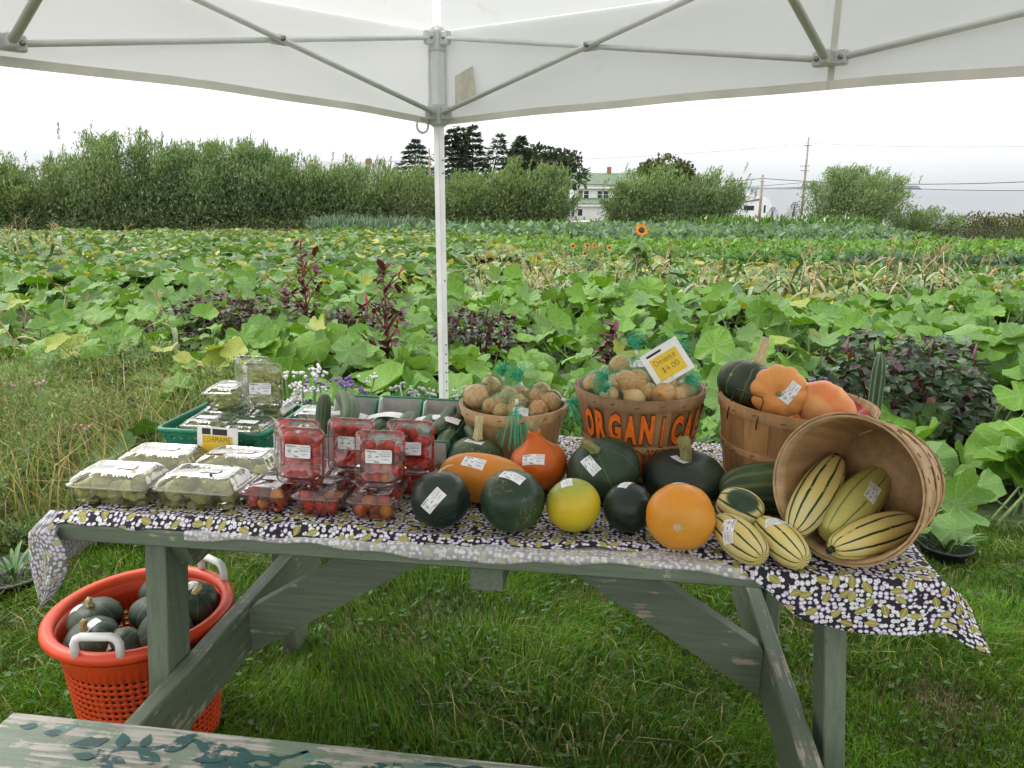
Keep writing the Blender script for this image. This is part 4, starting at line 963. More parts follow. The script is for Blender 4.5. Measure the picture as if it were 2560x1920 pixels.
def facing(u, v, z, tilt, turn, roll_):   # card plane: local +Z looks at the camera side
    return TT(u, v, z) @ Matrix.Rotation(R(turn), 4, 'Z') @ Matrix.Rotation(R(90 - tilt), 4, 'X') @ Matrix.Rotation(R(roll_), 4, 'Z')
card('white and yellow price card for onions priced four dollars, tilted in the lettered basket', facing(1.298, .462, 1.044, 18, 3, 33), .100, .088, .072, .058, [(-.037, .0305, .003, .036)], [('Onions', -.030, .004, .0135), ('$4.00', -.020, -.019, .0135)], .00055, -.005)
card('price card on the green plastic tray reading edamame on yellow', facing(.192, .352, .820, 6, 0, -2), .108, .085, .080, .060, [(-.041, .0225, -.018, .038), (-.013, .0225, .026, .038)], [('EDAMAME', -.037, .004, .0135)], .00055, -.009)
# ------------------------------------------------------------------ clear clamshells
m, nd, lk, b = newmat('clear_plastic')
nd.remove(b); tp = nd.new('ShaderNodeBsdfTransparent'); tp.inputs[0].default_value = (.965, .97, .97, 1)
gl = nd.new('ShaderNodeBsdfGlossy'); gl.inputs['Roughness'].default_value = .07; gl.inputs['Color'].default_value = (1, 1, 1, 1)
df = nd.new('ShaderNodeBsdfTranslucent'); df.inputs[0].default_value = (.85, .86, .86, 1)
fr = nd.new('ShaderNodeFresnel'); fr.inputs['IOR'].default_value = 1.55
bp = nd.new('ShaderNodeBump'); bp.inputs['Strength'].default_value = .25; bp.inputs['Distance'].default_value = .004; lk.new(noise(nd, lk, 26, 3), bp.inputs['Height'])
lk.new(bp.outputs[0], gl.inputs['Normal'])
m1 = nd.new('ShaderNodeMixShader'); m1.inputs[0].default_value = .07; lk.new(tp.outputs[0], m1.inputs[1]); lk.new(df.outputs[0], m1.inputs[2])
m2 = nd.new('ShaderNodeMixShader'); lk.new(math_(nd, lk, 'MULTIPLY', fr.outputs[0], 1.6, True), m2.inputs[0]); lk.new(m1.outputs[0], m2.inputs[1]); lk.new(gl.outputs[0], m2.inputs[2])
lk.new(m2.outputs[0], nd['Material Output'].inputs[0]); M_CLEAR = m
M_LID = m.copy(); M_LID.name = 'glossy_clear_lid'
for q in M_LID.node_tree.nodes:
    if q.type == 'MATH' and q.operation == 'MULTIPLY': q.inputs[1].default_value = 3.2
    if q.type == 'MIX_SHADER' and not q.inputs[0].is_linked: q.inputs[0].default_value = .16
def rrect(hx, hy, r, z, n=96, corr=0.0, freq=13):
    """rounded rectangle, n points evenly along the outline; corr corrugates it"""
    P = []; r = min(r, hx, hy); segs = []
    Lx, Ly, La = 2 * (hx - r), 2 * (hy - r), PI * r / 2; tot = 2 * Lx + 2 * Ly + 4 * La
    for k in range(n):
        s = tot * k / n; q = s
        for i in range(4):
            L = (Ly if i % 2 == 0 else Lx)
            if q < L:
                t = q - L / 2; p, nn = [((hx, t), (1, 0)), ((-t, hy), (0, 1)), ((-hx, -t), (-1, 0)), ((t, -hy), (0, -1))][i]; w = abs(math.sin(s * PI / tot * 4 * freq)) ; e = min(q, L - q) / max(L, 1e-6); d = corr * (w ** 2) * (1 if e > .06 else 0); P.append((p[0] - nn[0] * d, p[1] - nn[1] * d, z)); break
            q -= L
            if q < La:
                a = q / r + i * PI / 2; cx, cy = [(hx - r, hy - r), (-hx + r, hy - r), (-hx + r, -hy + r), (hx - r, -hy + r)][i]; P.append((cx + r * math.cos(a), cy + r * math.sin(a), z)); break
            q -= La
        else: P.append((hx, -hy + r, z))
    return P
CSM = {}
def clam_meshes(W, D, hb, hl, inset=.012):
    key = (W, D, hb, hl)
    if key in CSM: return CSM[key]
    hx, hy = W / 2, D / 2; c = .016; n = 120
    g = G(); tp_ = .010
    g.loft([rrect(hx - .018, hy - .018, c, .003, n), rrect(hx - .013, hy - .013, c, 0, n), rrect(hx - .011, hy - .011, c, .004, n), rrect(hx - .008, hy - .008, c, hb * .55, n, .0022), rrect(hx - .006, hy - .006, c, hb - .004, n), rrect(hx, hy, c, hb - .003, n), rrect(hx + .0003, hy + .0003, c, hb, n)], cap0=True)
    base = g.mesh('tray', [M_CLEAR])
    g = G(); t = hb + hl
    g.loft([rrect(hx + .0012, hy + .0012, c, hb - .002, n), rrect(hx + .0012, hy + .0012, c, hb + .0035, n), rrect(hx - .004, hy - .004, c, hb + .004, n), rrect(hx - .006, hy - .006, c, hb + hl * .5, n, .003), rrect(hx - inset, hy - inset, c, t, n, .0035), rrect(hx - inset - .007, hy - inset - .007, c, t + .001, n), rrect(hx - inset - .009, hy - inset - .009, c, t - .0015, n)], cap1=True)
    lid = g.mesh('lid', [M_LID if W > .15 else M_CLEAR]); CSM[key] = (base, lid); return base, lid
def clamshell(label, M, W=.108, D=.124, hb=.042, hl=.013, lab=None, labs=1.0, group=None, laboff=(0, 0), inset=.012, lett=True):
    root = thing('clamshell', label, 'clamshell', M=M, group=group); a, b_ = clam_meshes(W, D, hb, hl, inset); link('tray', a, root); link('lid', b_, root)
    if lab is not None: flat_label(root, Matrix.Translation((laboff[0], laboff[1], hb + hl + .0006 - .0015 + .001)) @ Matrix.Rotation(R(lab), 4, 'Z'), labs, lett)
    return root
def pack(n, lo, hi, rs, grav, seed, it=160):
    r = np.random.default_rng(seed); lo, hi = np.array(lo), np.array(hi); rs = np.array(rs); P = r.uniform(lo + .01, hi - .01, (n, 3)); gv = np.array(grav) * .0012
    for k in range(it):
        P += gv * (1 - k / it)
        D = P[:, None] - P[None]; L = np.linalg.norm(D, axis=2) + 1e-9; ov = (rs[:, None] + rs[None]) * .98 - L; np.fill_diagonal(ov, 0); ov = np.clip(ov, 0, None)
        P += (D / L[..., None] * ov[..., None] * .45).sum(1); P = np.clip(P, lo + rs[:, None] * .92, hi - rs[:, None] * .92)
    return P
M_TOMR = rind('tomato_red', (.62, .030, .014), (.54, .034, .014), 20, rough=.22, objrand=.25); M_TOMO = rind('tomato_orange', (.62, .16, .012), (.55, .11, .01), 20, rough=.22); M_TOMY = rind('tomato_amber', (.66, .25, .018), (.62, .20, .01), 20, rough=.22); M_TOMD = rind('tomato_dusky', (.22, .035, .02), (.16, .04, .025), 20, rough=.25)
TOM = {k: G().lathe([(.0002, -.93), (.35, -.90), (.68, -.70), (.93, -.32), (1, .06), (.93, .42), (.66, .76), (.38, .90), (.16, .90), (.0002, .86)], 16, 0, None, True, True).mesh('tomato', [mm]) for k, mm in (('r', M_TOMR), ('o', M_TOMO), ('y', M_TOMY), ('d', M_TOMD))}
TNAME = {'r': 'red', 'o': 'orange-red', 'y': 'amber yellow', 'd': 'dusky purple-red'}
def tomatoes(root, where, n, rr, mix, seed, W=.108, D=.124, hb=.042, hl=.013, grav=(0, 0, -1)):
    r = random.Random(seed); rs = [r.uniform(*rr) for _ in range(n)]; P = pack(n, (-W / 2 + .012, -D / 2 + .012, .003), (W / 2 - .012, D / 2 - .012, hb + hl - .004), rs, grav, seed)
    for p, s in zip(P, rs):
        k = r.choice(mix); q = root.matrix_basis @ Vector(p)
        o = link('tomato', TOM[k], None, M=Matrix.Translation(q) @ rotto((r.uniform(-1, 1), r.uniform(-1, 1), r.uniform(-1, 1))) @ Matrix.Scale(s, 4)); tag(o, '%s tomato in %s' % (TNAME[k], where), 'tomato', 'tomatoes in ' + where)
FLAT = [(.424, 'the flat clamshell beside the squash clamshells', 'flat clear clamshell of red tomatoes at the end beside the squash clamshells', 0),
        (.546, 'the middle flat clamshell', 'flat clear clamshell of tomatoes in the middle of its row of three', 1), (.670, 'the flat clamshell beside the melons', 'flat clear clamshell of red and amber tomatoes nearest the dark melon', 2)]
for u, wh, lb, k in FLAT:
    c = clamshell(lb, TT(u, .160 - .004 * k, CL, R(-3 + 2 * k)), lab=0, labs=.8, laboff=(-.005, .012)); tomatoes(c, wh, 16, (.0125, .0165), ['r', 'r', 'y', 'o', 'd'] if k else ['r', 'r', 'r', 'r', 'y', 'd'], 30 + k)
def upright(u, v, z, turn=0, lean=10): return TT(u, v, z) @ Matrix.Rotation(R(turn), 4, 'Z') @ Matrix.Rotation(R(90 - lean), 4, 'X') @ Matrix.Translation((0, .062, 0))
SH = .0565
STAND = [((.505, .172, CL + SH, -3, 8), 'the front standing clamshell of large tomatoes', 'upright clamshell of large red tomatoes standing in front, labelled', (.0145, .0185), ['r'], 14, 0, (0, .012)),
         ((.680, .176, CL + SH, 2, 8), 'the front standing clamshell nearest the melons', 'upright clamshell of small orange-red tomatoes standing in front nearest the melons', (.0095, .0125), ['r', 'r', 'o', 'o', 'd', 'y'], 32, 0, (0, .008)),
         ((.470, .238, CL + .056, -2, 6), 'the rear standing clamshell beside the green tray', 'upright clamshell of red tomatoes standing behind, beside the green tray', (.0125, .016), ['r'], 18, 0, (0, .0)),
         ((.588, .262, CL + .056, 0, 6), 'the rear standing clamshell in the middle', 'upright clamshell of red tomatoes standing behind in the middle', (.0135, .0175), ['r'], 16, 0, (.002, .008)),
         ((.722, .268, CL + .056, 3, 6), 'the rear standing clamshell against the cucumber boxes', 'upright clamshell of red tomatoes standing behind against the cucumber boxes', (.0125, .015), ['r', 'r', 'r', 'd'], 18, 0, (-.002, .0))]
for (a_, wh, lb, rr, mx_, n, lab, off) in STAND:
    M = upright(*a_) @ Matrix.Translation((0, 0, 0)); c = clamshell(lb, M, lab=lab, laboff=off, labs=1.12); tomatoes(c, wh, n, rr, mx_, len(lb) + n, grav=(0, -1.2, .5))
for k, (u, v) in enumerate(((.462, .272), (.585, .288), (.716, .296))):
    wh = 'the rear flat clamshell carrying %s' % ('the upright one beside the green tray', 'the upright one in the middle', 'the upright one against the boxes')[k]
    c = clamshell('flat clamshell of tomatoes underneath ' + ('the upright clamshell beside the green tray', 'the rear upright clamshell in the middle', 'the upright clamshell against the cucumber boxes')[k], TT(u, v, CL)); tomatoes(c, wh, 12, (.014, .0165), ['r', 'r', 'd'], 50 + k)
# patty-pan squash
M_PATTY = rind('pale_patty_pan', (.56, .52, .20), (.48, .50, .17), 26, rough=.42, objrand=.14)
PATTY = []
for sd in range(3):
    rr = random.Random(sd); nl = 6 + sd
    PATTY.append(G().lathe([(.0003, -.016), (.012, -.0155), (.021, -.010), (.0265, -.001), (.0245, .006), (.017, .013), (.010, .0165), (.005, .018), (.004, .024), (.0003, .0245)], 40, 0, lambda r, z, a, nl=nl, sd=sd: (r * (1 + (.10 * math.cos(nl * a) + .09 * math.cos(2 * a + sd)) * min(1, r / .02)), z), True, True).mesh('patty_pan', [M_PATTY]))
PAN = [((.064, .150, 0), 'clear domed clamshell of pale squash at the corner by the hanging cloth', 'the domed clamshell at the table corner', 4), ((.266, .156, -2), 'clear domed clamshell of pale squash in front, beside the tomatoes', 'the front domed clamshell beside the tomatoes', -3),
       ((.088, .283, 1), 'domed clamshell of pale squash behind the corner one, below the green tray', 'the rear domed clamshell behind the corner one', 0), ((.282, .290, -1), 'domed clamshell of pale squash in front of the edamame price card', 'the domed clamshell in front of the edamame card', 0)]
for k, ((u, v, rz), lb, wh, _) in enumerate(PAN):
    W, D, hb, hl = .194, .128, .042, .027; c = clamshell(lb, TT(u, v, CL, R(rz)), W, D, hb, hl, lab=2, labs=.95, laboff=(.012, .005), inset=.022); r = random.Random(70 + k); n = 13; rs = [r.uniform(.020, .026) for _ in range(n)]
    P = pack(n, (-W / 2 + .013, -D / 2 + .013, .003), (W / 2 - .013, D / 2 - .013, hb + hl - .006), rs, (0, -.3, -1), 80 + k)
    for p, s in zip(P, rs):
        o = link('patty_pan_squash', PATTY[r.randrange(3)], None, M=Matrix.Translation(c.matrix_basis @ Vector(p)) @ rotto((r.uniform(-1, 1), r.uniform(-1, 1), r.uniform(-.3, 1)), r.random() * 6) @ Matrix.Scale(s / .0245, 4)); tag(o, 'pale yellow-green scalloped squash in ' + wh, 'squash', 'pale squash in ' + wh)
# edamame
M_POD = rind('edamame_pod', (.42, .46, .13), (.48, .48, .18), 40, rough=.7, objrand=.22)
POD = []
for nb in (2, 3, 2):
    L = .046 if nb == 3 else .038; loops = []
    for k in range(15):
        t = k / 14; x = -L / 2 + L * t; env = math.sin(PI * t) ** .55; w = .0058 * env * (1 + .22 * math.cos(2 * PI * (t * nb - .5))) + .0004; h = .0046 * env * (1 + .35 * math.cos(2 * PI * (t * nb - .5))) + .0003; by = .004 * math.sin(PI * t)
        loops.append([(x, by + w * math.cos(a), h * math.sin(a)) for a in [2 * PI * q / 8 for q in range(8)]])
    POD.append(G().loft(loops, cap0=True, cap1=True).mesh('pod', [M_POD]))
def pods(root, where, n, seed, up=False, W=.108, D=.124, H=.052):
    r = random.Random(seed)
    for k in range(n):
        z = r.uniform(.006, H - .008); p = Vector((r.uniform(-W / 2 + .026, W / 2 - .026), r.uniform(-D / 2 + .026, D / 2 - .026), z))
        Mq = root.matrix_basis @ Matrix.Translation(p) @ Matrix.Rotation(r.uniform(0, 6.3), 4, 'Z') @ Matrix.Rotation(r.gauss(0, .35), 4, 'Y') @ Matrix.Rotation(r.uniform(-.8, .8), 4, 'X')
        o = link('edamame_pod', POD[r.randrange(3)], None, M=Mq); tag(o, 'green edamame pod in ' + where, 'pod', 'pods in ' + where)
TZ = CL + .048
BEAN = [(TT(.118, .452, TZ, R(2)), 'flat clamshell of edamame at the open end of the green tray', 'the flat clamshell at the open end of the green tray', 34), (TT(.240, .436, TZ - .003, R(-2)), 'flat clamshell of edamame in the green tray beside the tomatoes', 'the flat clamshell in the green tray beside the tomatoes', 34),
        (TT(.106, .582, TZ, 0), 'flat clamshell of edamame at the back of the green tray under the stacked one', 'the rear flat clamshell of the green tray, under the stacked one', 16), (TT(.232, .578, TZ, 0), 'flat clamshell of edamame at the back of the green tray under the upright pair', 'the rear flat clamshell of the green tray, under the upright pair', 14),
        (TT(.122, .562, TZ + .058, R(3)), 'clamshell of edamame stacked level on top of the green tray pile', 'the clamshell stacked on top of the pile', 40)]
for k, (M, lb, wh, n) in enumerate(BEAN): c = clamshell(lb, M, lab=0, labs=1.0, laboff=(-.002, -.006)); pods(c, wh, n, 100 + k)
for k, (a_, lb, wh) in enumerate((((.240, .552, TZ + .058, 2, 6), 'upright labelled clamshell of edamame at the front of the standing pair', 'the front upright clamshell of the pile'), ((.178, .640, TZ + .058, -4, 4), 'upright clamshell of edamame at the back of the standing pair, topmost', 'the back upright clamshell of the pile'))):
    c = clamshell(lb, upright(*a_), lab=0, labs=1.15, laboff=(0, -.004)); pods(c, wh, 75, 120 + k)
c = clamshell('flat clamshell of edamame between the green tray and the zucchini box', TT(.345, .600, TZ - .015, R(4)), lab=0); pods(c, 'the clamshell between the green tray and the zucchini box', 20, 130)
# ------------------------------------------------------------------ green tray
M_GRN = plain('green_plastic', (.012, .20, .115), .38, .1, 25)
tray = thing('plastic_tray', 'green slotted plastic tray holding edamame clamshells', 'tray', M=TT(.158, .512, CL, R(-1)))
W, D, Hh = .300, .270, .088
g = G(); n = 200
def tl_(k, z): return rrect(W / 2 - .020 + .017 * z / Hh, D / 2 - .020 + .017 * z / Hh, .022, z, n)
rows = [0, .012, .018, .036, .042, .060, .066, Hh - .010]; L0 = [tl_(0, z) for z in rows]; V = [p for q in L0 for p in q]; F = []
for i in range(len(rows) - 1):
    for k in range(n):
        if i in (1, 3, 5) and k % 4 in (1, 2): continue
        if i in (1, 3, 5) and (k // 4) % 5 == 9: continue
        k2 = (k + 1) % n; F.append((i * n + k, i * n + k2, (i + 1) * n + k2, (i + 1) * n + k))
g.add(V, F, smooth=False); o = g.obj('side', M_GRN, tray); md = o.modifiers.new('t', 'SOLIDIFY'); md.thickness = .002
g = G(); g.loft([rrect(W / 2 - .006, D / 2 - .006, .022, Hh - .012, n), rrect(W / 2, D / 2, .022, Hh - .012, n), rrect(W / 2 + .001, D / 2 + .001, .022, Hh - .002, n), rrect(W / 2 - .002, D / 2 - .002, .022, Hh, n), rrect(W / 2 - .007, D / 2 - .007, .022, Hh, n), rrect(W / 2 - .006, D / 2 - .006, .022, Hh - .012, n)]); g.obj('rim', M_GRN, tray)
g = G(); P = rrect(W / 2 - .020, D / 2 - .020, .022, .001, 60); g.add(P, [tuple(range(60))]); g.obj('floor', M_GRN, tray)
# ------------------------------------------------------------------ cardboard boxes of cucumbers
M_CARDB = plain('grey_cardboard', (.46, .43, .40), .85, .08, 40); M_CWHITE = plain('white_cardboard', (.70, .70, .68), .7, .06, 30); M_CGREEN = plain('green_printed_card', (.045, .27, .15), .6, .1, 30); M_RED = plain('red_print', (.30, .012, .03), .6, .1)
def box_cuke(label, u, v, w=.118, d=.30, h=.125):
    root = thing('produce_box', label, 'box', M=TT(u, v, CL, R(-1.5))); t = .003
    G().box((-w / 2, -d / 2, 0), (w / 2, d / 2, t)).obj('base', M_CARDB, root)
    G().box((-w / 2, d / 2 - t, t), (w / 2, d / 2, h)).obj('back_panel', M_CARDB, root); G().box((-w / 2, d / 2 - t - .001, h), (w / 2, d / 2 + .0005, h + .006), bev=.002).obj('green_edge', M_CGREEN, root)
    g = G(); g.box((-w / 2, -d / 2, t), (w / 2, -d / 2 + t, h * .72)); g.obj('front_panel', M_CARDB, root); G().box((-w / 2 - .0005, -d / 2 - .0005, h * .72), (w / 2, -d / 2 + t + .001, h * .72 + .005), bev=.001).obj('green_edge', M_CGREEN, root)
    for s in (-1, 1):
        x0 = s * w / 2; P = [(-d / 2, t), (d / 2, t), (d / 2, h), (d / 2 - .03, h), (d / 2 - .05, h * .70), (-.02, h * .66), (-d / 2 + .06, h * .45), (-d / 2 + .02, h * .72), (-d / 2, h * .72)]
        V = [(x0, y, z) for y, z in P] + [(x0 - s * t, y, z) for y, z in P]; n = len(P); F = [tuple(range(n)), tuple(range(2 * n - 1, n - 1, -1))] + [(k, (k + 1) % n, n + (k + 1) % n, n + k) for k in range(n)]
        G().add(V, F, smooth=False).obj('side_panel', [M_CGREEN if s > 0 else M_CWHITE][0], root)
    # white strap across the mouth with a small red mark
    def stp(a, b_): return (-w / 2 - .002 + (w + .004) * a, .01 + .042 * b_ - .02, h * .80 + .012 * math.sin(PI * a) + .004 * math.sin(b_ * 3))
    sp_ = G().grid(stp, 10, 3).obj('strap', M_CWHITE, root); 
    G().add([(x + w * .30, y + .012, h * .80 + .0145 + .0) for x, y in ((-.006, 0), (-.002, .002), (-.003, .008), (0, .005), (.003, .008), (.002, .002), (.006, 0), (.001, -.004))], [tuple(range(8))], smooth=False).obj('red_mark', M_RED, sp_)
    return root
bx1 = box_cuke('grey cardboard box with green edge holding zucchini', .470, .495, .118, .25); bx2 = box_cuke('grey cardboard box with green edge in the middle of three cucumber boxes', .595, .500, .118, .25); bx3 = box_cuke('green and white cardboard box of cucumbers nearest the small tan basket', .722, .492, .118, .25)
M_CUKE = rind('cucumber_skin', (.050, .085, .040), (.085, .115, .065), 18, rough=.5, ribs=10, ribcol=(.11, .14, .075), ribw=(.8, 1), objrand=.2)
def cuke(label, p, q, r, group=None, name='cucumber', cat='cucumber', bend=.012):
    p, q = Vector(p), Vector(q); L = (q - p).length; M = at(*((p + q) / 2), q - p, random.random() * 6); root = link(name, None); 
    prof = profile(r, L, 20, pw=.45); g = G(); g.lathe(prof, 24, 0, ribfn(8, .03), True, True)
    g.v = [(x + bend * (1 - (2 * z / L) ** 2), y, z) for x, y, z in g.v]; me = g.mesh(name, [M_CUKE]); root.matrix_basis = M; COL.objects.unlink(root); bpy.data.objects.remove(root)
    o = link(name, me, None, M=M); tag(o, label, cat, group); return o
zb_ = CL
for k, (x, z, y0, y1, r) in enumerate(((-.030, .030, -.09, .09, .022), (.022, .028, -.10, .07, .022), (-.005, .068, -.05, .10, .021), (.035, .072, -.03, .10, .022), (-.034, .082, -.08, .06, .021), (.012, .100, -.06, .10, .022), (.040, .062, -.10, -.01, .020))):
    cuke('grey-green cucumber in the box nearest the small tan basket', (.722 + x, .492 + y0, zb_ + z), (.722 + x + .01, .492 + y1, zb_ + z + .012), r, 'cucumbers in the box nearest the basket')
for k, (x, z, y0, y1, r) in enumerate(((-.030, .030, -.09, .09, .022), (.025, .032, -.10, .08, .022), (.0, .072, -.08, .09, .022), (-.035, .086, -.07, .08, .021), (.036, .088, -.08, .06, .021))):
    cuke('grey-green cucumber in the middle box', (.595 + x, .500 + y0, zb_ + z), (.595 + x + .008, .500 + y1, zb_ + z + .006), r, 'cucumbers in the middle box')
cuke('zucchini standing on end at the mouth of the zucchini box', (.418, .470, CL + .04), (.428, .485, CL + .168), .020, name='zucchini', cat='zucchini', bend=.004)
cuke('large grey-green zucchini arching out of the zucchini box', (.440, .56, CL + .145), (.500, .43, CL + .10), .026, name='zucchini', cat='zucchini', bend=.02)
cuke('zucchini lying low in the zucchini box', (.445, .40, CL + .045), (.500, .58, CL + .05), .026, name='zucchini', cat='zucchini')
cuke('curved dark green squash end resting beside the small tan basket', (.800, .505, CL + .085), (.835, .420, CL + .088), .0125, name='cucumber', cat='cucumber', bend=.006)

# ------------------------------------------------------------------ orange laundry basket with kabocha below the table
M_ORGP = plain('orange_plastic', (.62, .055, .012), .42, .06, 14); M_WPL = plain('white_plastic', (.74, .74, .73), .4, .05, 30)
lb_ = thing('plastic_basket', 'orange perforated plastic basket with white handles under the table', 'basket', M=TT(-.012, .262, .004, 0))
RT, RB, HH = .198, .160, .395
rad = lambda z: RB + (RT - RB) * (z / HH) ** .9
n = 132; zs = [0, .02]; rows = 17
for k in range(rows): zs += [.02 + (.30 - .02) * (k + .45) / rows, .02 + (.30 - .02) * (k + 1) / rows]
zs += [.345, HH - .02]
V = [(rad(z) * math.cos(2 * PI * k / n), rad(z) * math.sin(2 * PI * k / n), z) for z in zs for k in range(n)]; F = []
for i in range(len(zs) - 1):
    for k in range(n):
        if 1 <= i < 1 + 2 * rows and i % 2 == 0 and k % 2 == 0: continue
        k2 = (k + 1) % n; F.append((i * n + k, i * n + k2, (i + 1) * n + k2, (i + 1) * n + k))
g = G(); g.add(V, F); o = g.obj('wall', M_ORGP, lb_); md = o.modifiers.new('t', 'SOLIDIFY'); md.thickness = .0035
g = G(); g.lathe([(.0005, .002), (RB, .002)], 48); g.obj('floor', M_ORGP, lb_)
g = G(); g.lathe([(rad(HH) - .004, HH - .035), (rad(HH) + .003, HH - .03), (rad(HH) + .006, HH - .02), (rad(HH) + .022, HH - .028), (rad(HH) + .030, HH - .018), (rad(HH) + .028, HH - .004), (rad(HH) + .016, HH + .004), (rad(HH) + .002, HH), (rad(HH) - .004, HH - .01), (rad(HH) - .004, HH - .035)], 72); g.obj('rim', M_ORGP, lb_)
for a in (R(-82), R(62)):
    rr = RT + .012; td = Vector((-math.sin(a), math.cos(a), 0)); c0 = Vector((rr * math.cos(a), rr * math.sin(a), HH)); u3 = Vector((0, 0, 1)); w = .052
    pts = [c0 - td * w - u3 * .01, c0 - td * w + u3 * .028, c0 - td * (w - .006) + u3 * .040, c0 - td * (w - .018) + u3 * .046, c0 + td * (w - .018) + u3 * .046, c0 + td * (w - .006) + u3 * .040, c0 + td * w + u3 * .028, c0 + td * w - u3 * .01]
    G().tube(pts, .0098, 12).obj('handle', M_WPL, lb_)
KB = [(-.105, -.035, .345, .066, (-.1, -.1, 1), 'dark kabocha with hooked stem near the rim of the orange basket'), (-.060, -.112, .335, .066, (-.1, -.35, .9), 'dark kabocha behind the white handle in the orange basket'), (.015, .030, .330, .062, (.2, .3, .9), 'grey-green kabocha in the middle of the orange basket'),
      (.015, -.105, .305, .062, (.1, -.95, .35), 'kabocha with its stem facing forward, low in the orange basket'), (.100, -.055, .335, .066, (.35, -.45, .8), 'blackish kabocha with label at the right of the orange basket'), (.105, .070, .345, .068, (.3, -.2, .95), 'dark kabocha at the back right of the orange basket'), (-.010, .120, .340, .064, (0, .3, 1), 'dusty green kabocha at the back of the orange basket')]
for k, (x, y, z, r, ax, lb) in enumerate(KB):
    r_, b_ = fruit('kabocha_squash', lb, 'squash', TM @ Matrix.Translation((-.012 + x, .262 + y, z + .030)) @ rotto(ax, k), profile(r, r * 1.5, top=.010, bottom=.008), M_KABD, ribfn(10, .035, .6, .004, k), stem=([(0, 0, -.006), (.002, 0, .010), (.008, 0, .022), (.020 if k == 0 else .012, 0, .028)], [.012, .0075, .0075, .008]), stemmat=M_STEMP if k in (0, 4, 5) else M_STEM)
    if k in (0, 1, 3, 4, 5): label_on(r_, b_, 0, 0, 0, *[(-.75, -.2, .45), (.1, -.1, .98), (-.6, -.65, .5), 0, (-.25, -.1, .95), (-.2, .05, .98)][k if k < 3 else k] if k != 3 else (-.6, -.6, .5), [70, 25, 0, 60, -5, -5][k], .9)
for k in range(7):
    a = k * .9; r_, b_ = fruit('kabocha_squash', 'dark kabocha at the bottom of the orange basket seen through its holes', 'squash', TM @ Matrix.Translation((-.012 + .085 * math.cos(a), .262 + .085 * math.sin(a), .075 if k % 2 else .20)) @ rotto((.3, k * .1, 1)), profile(.062, .095, top=.01), M_KABD, ribfn(10, .035, .6), group='kabocha low in the orange basket')
# ------------------------------------------------------------------ far background
def far(fx, fy, Y):
    d = fwd + rgt * ((fx - 1280) / 1923) - upv * ((fy - 960) / 1923); return EYE + d * (Y / d.y)
M_WILLOW = foliage('willow_leaves', .55, .25, var=.2, objrand=.06); M_BARK = plain('bark', (.10, .08, .06), .9, .3, 12, .5); M_CONIF = foliage('spruce_needles', .7, .05, var=.25, objrand=.1)
LEAF = (np.array([(0, 0, 0), (.45, .5, .10), (1, 0, 0), (.45, -.5, .10)]), np.array([(0, 1, 2), (0, 2, 3)]))
def aim(dirs, roll):
    """rotations taking +X to dirs (n,3) with a roll"""
    d = dirs / np.linalg.norm(dirs, axis=1, keepdims=True); up = np.tile([0, 0, 1.0], (len(d), 1)); up[np.abs(d[:, 2]) > .95] = (1, 0, 0)
    y = np.cross(up, d); y /= np.linalg.norm(y, axis=1, keepdims=True); z = np.cross(d, y); c, s = np.cos(roll)[:, None], np.sin(roll)[:, None]
    y2 = y * c + z * s; z2 = -y * s + z * c; return np.stack([d, y2, z2], 2)
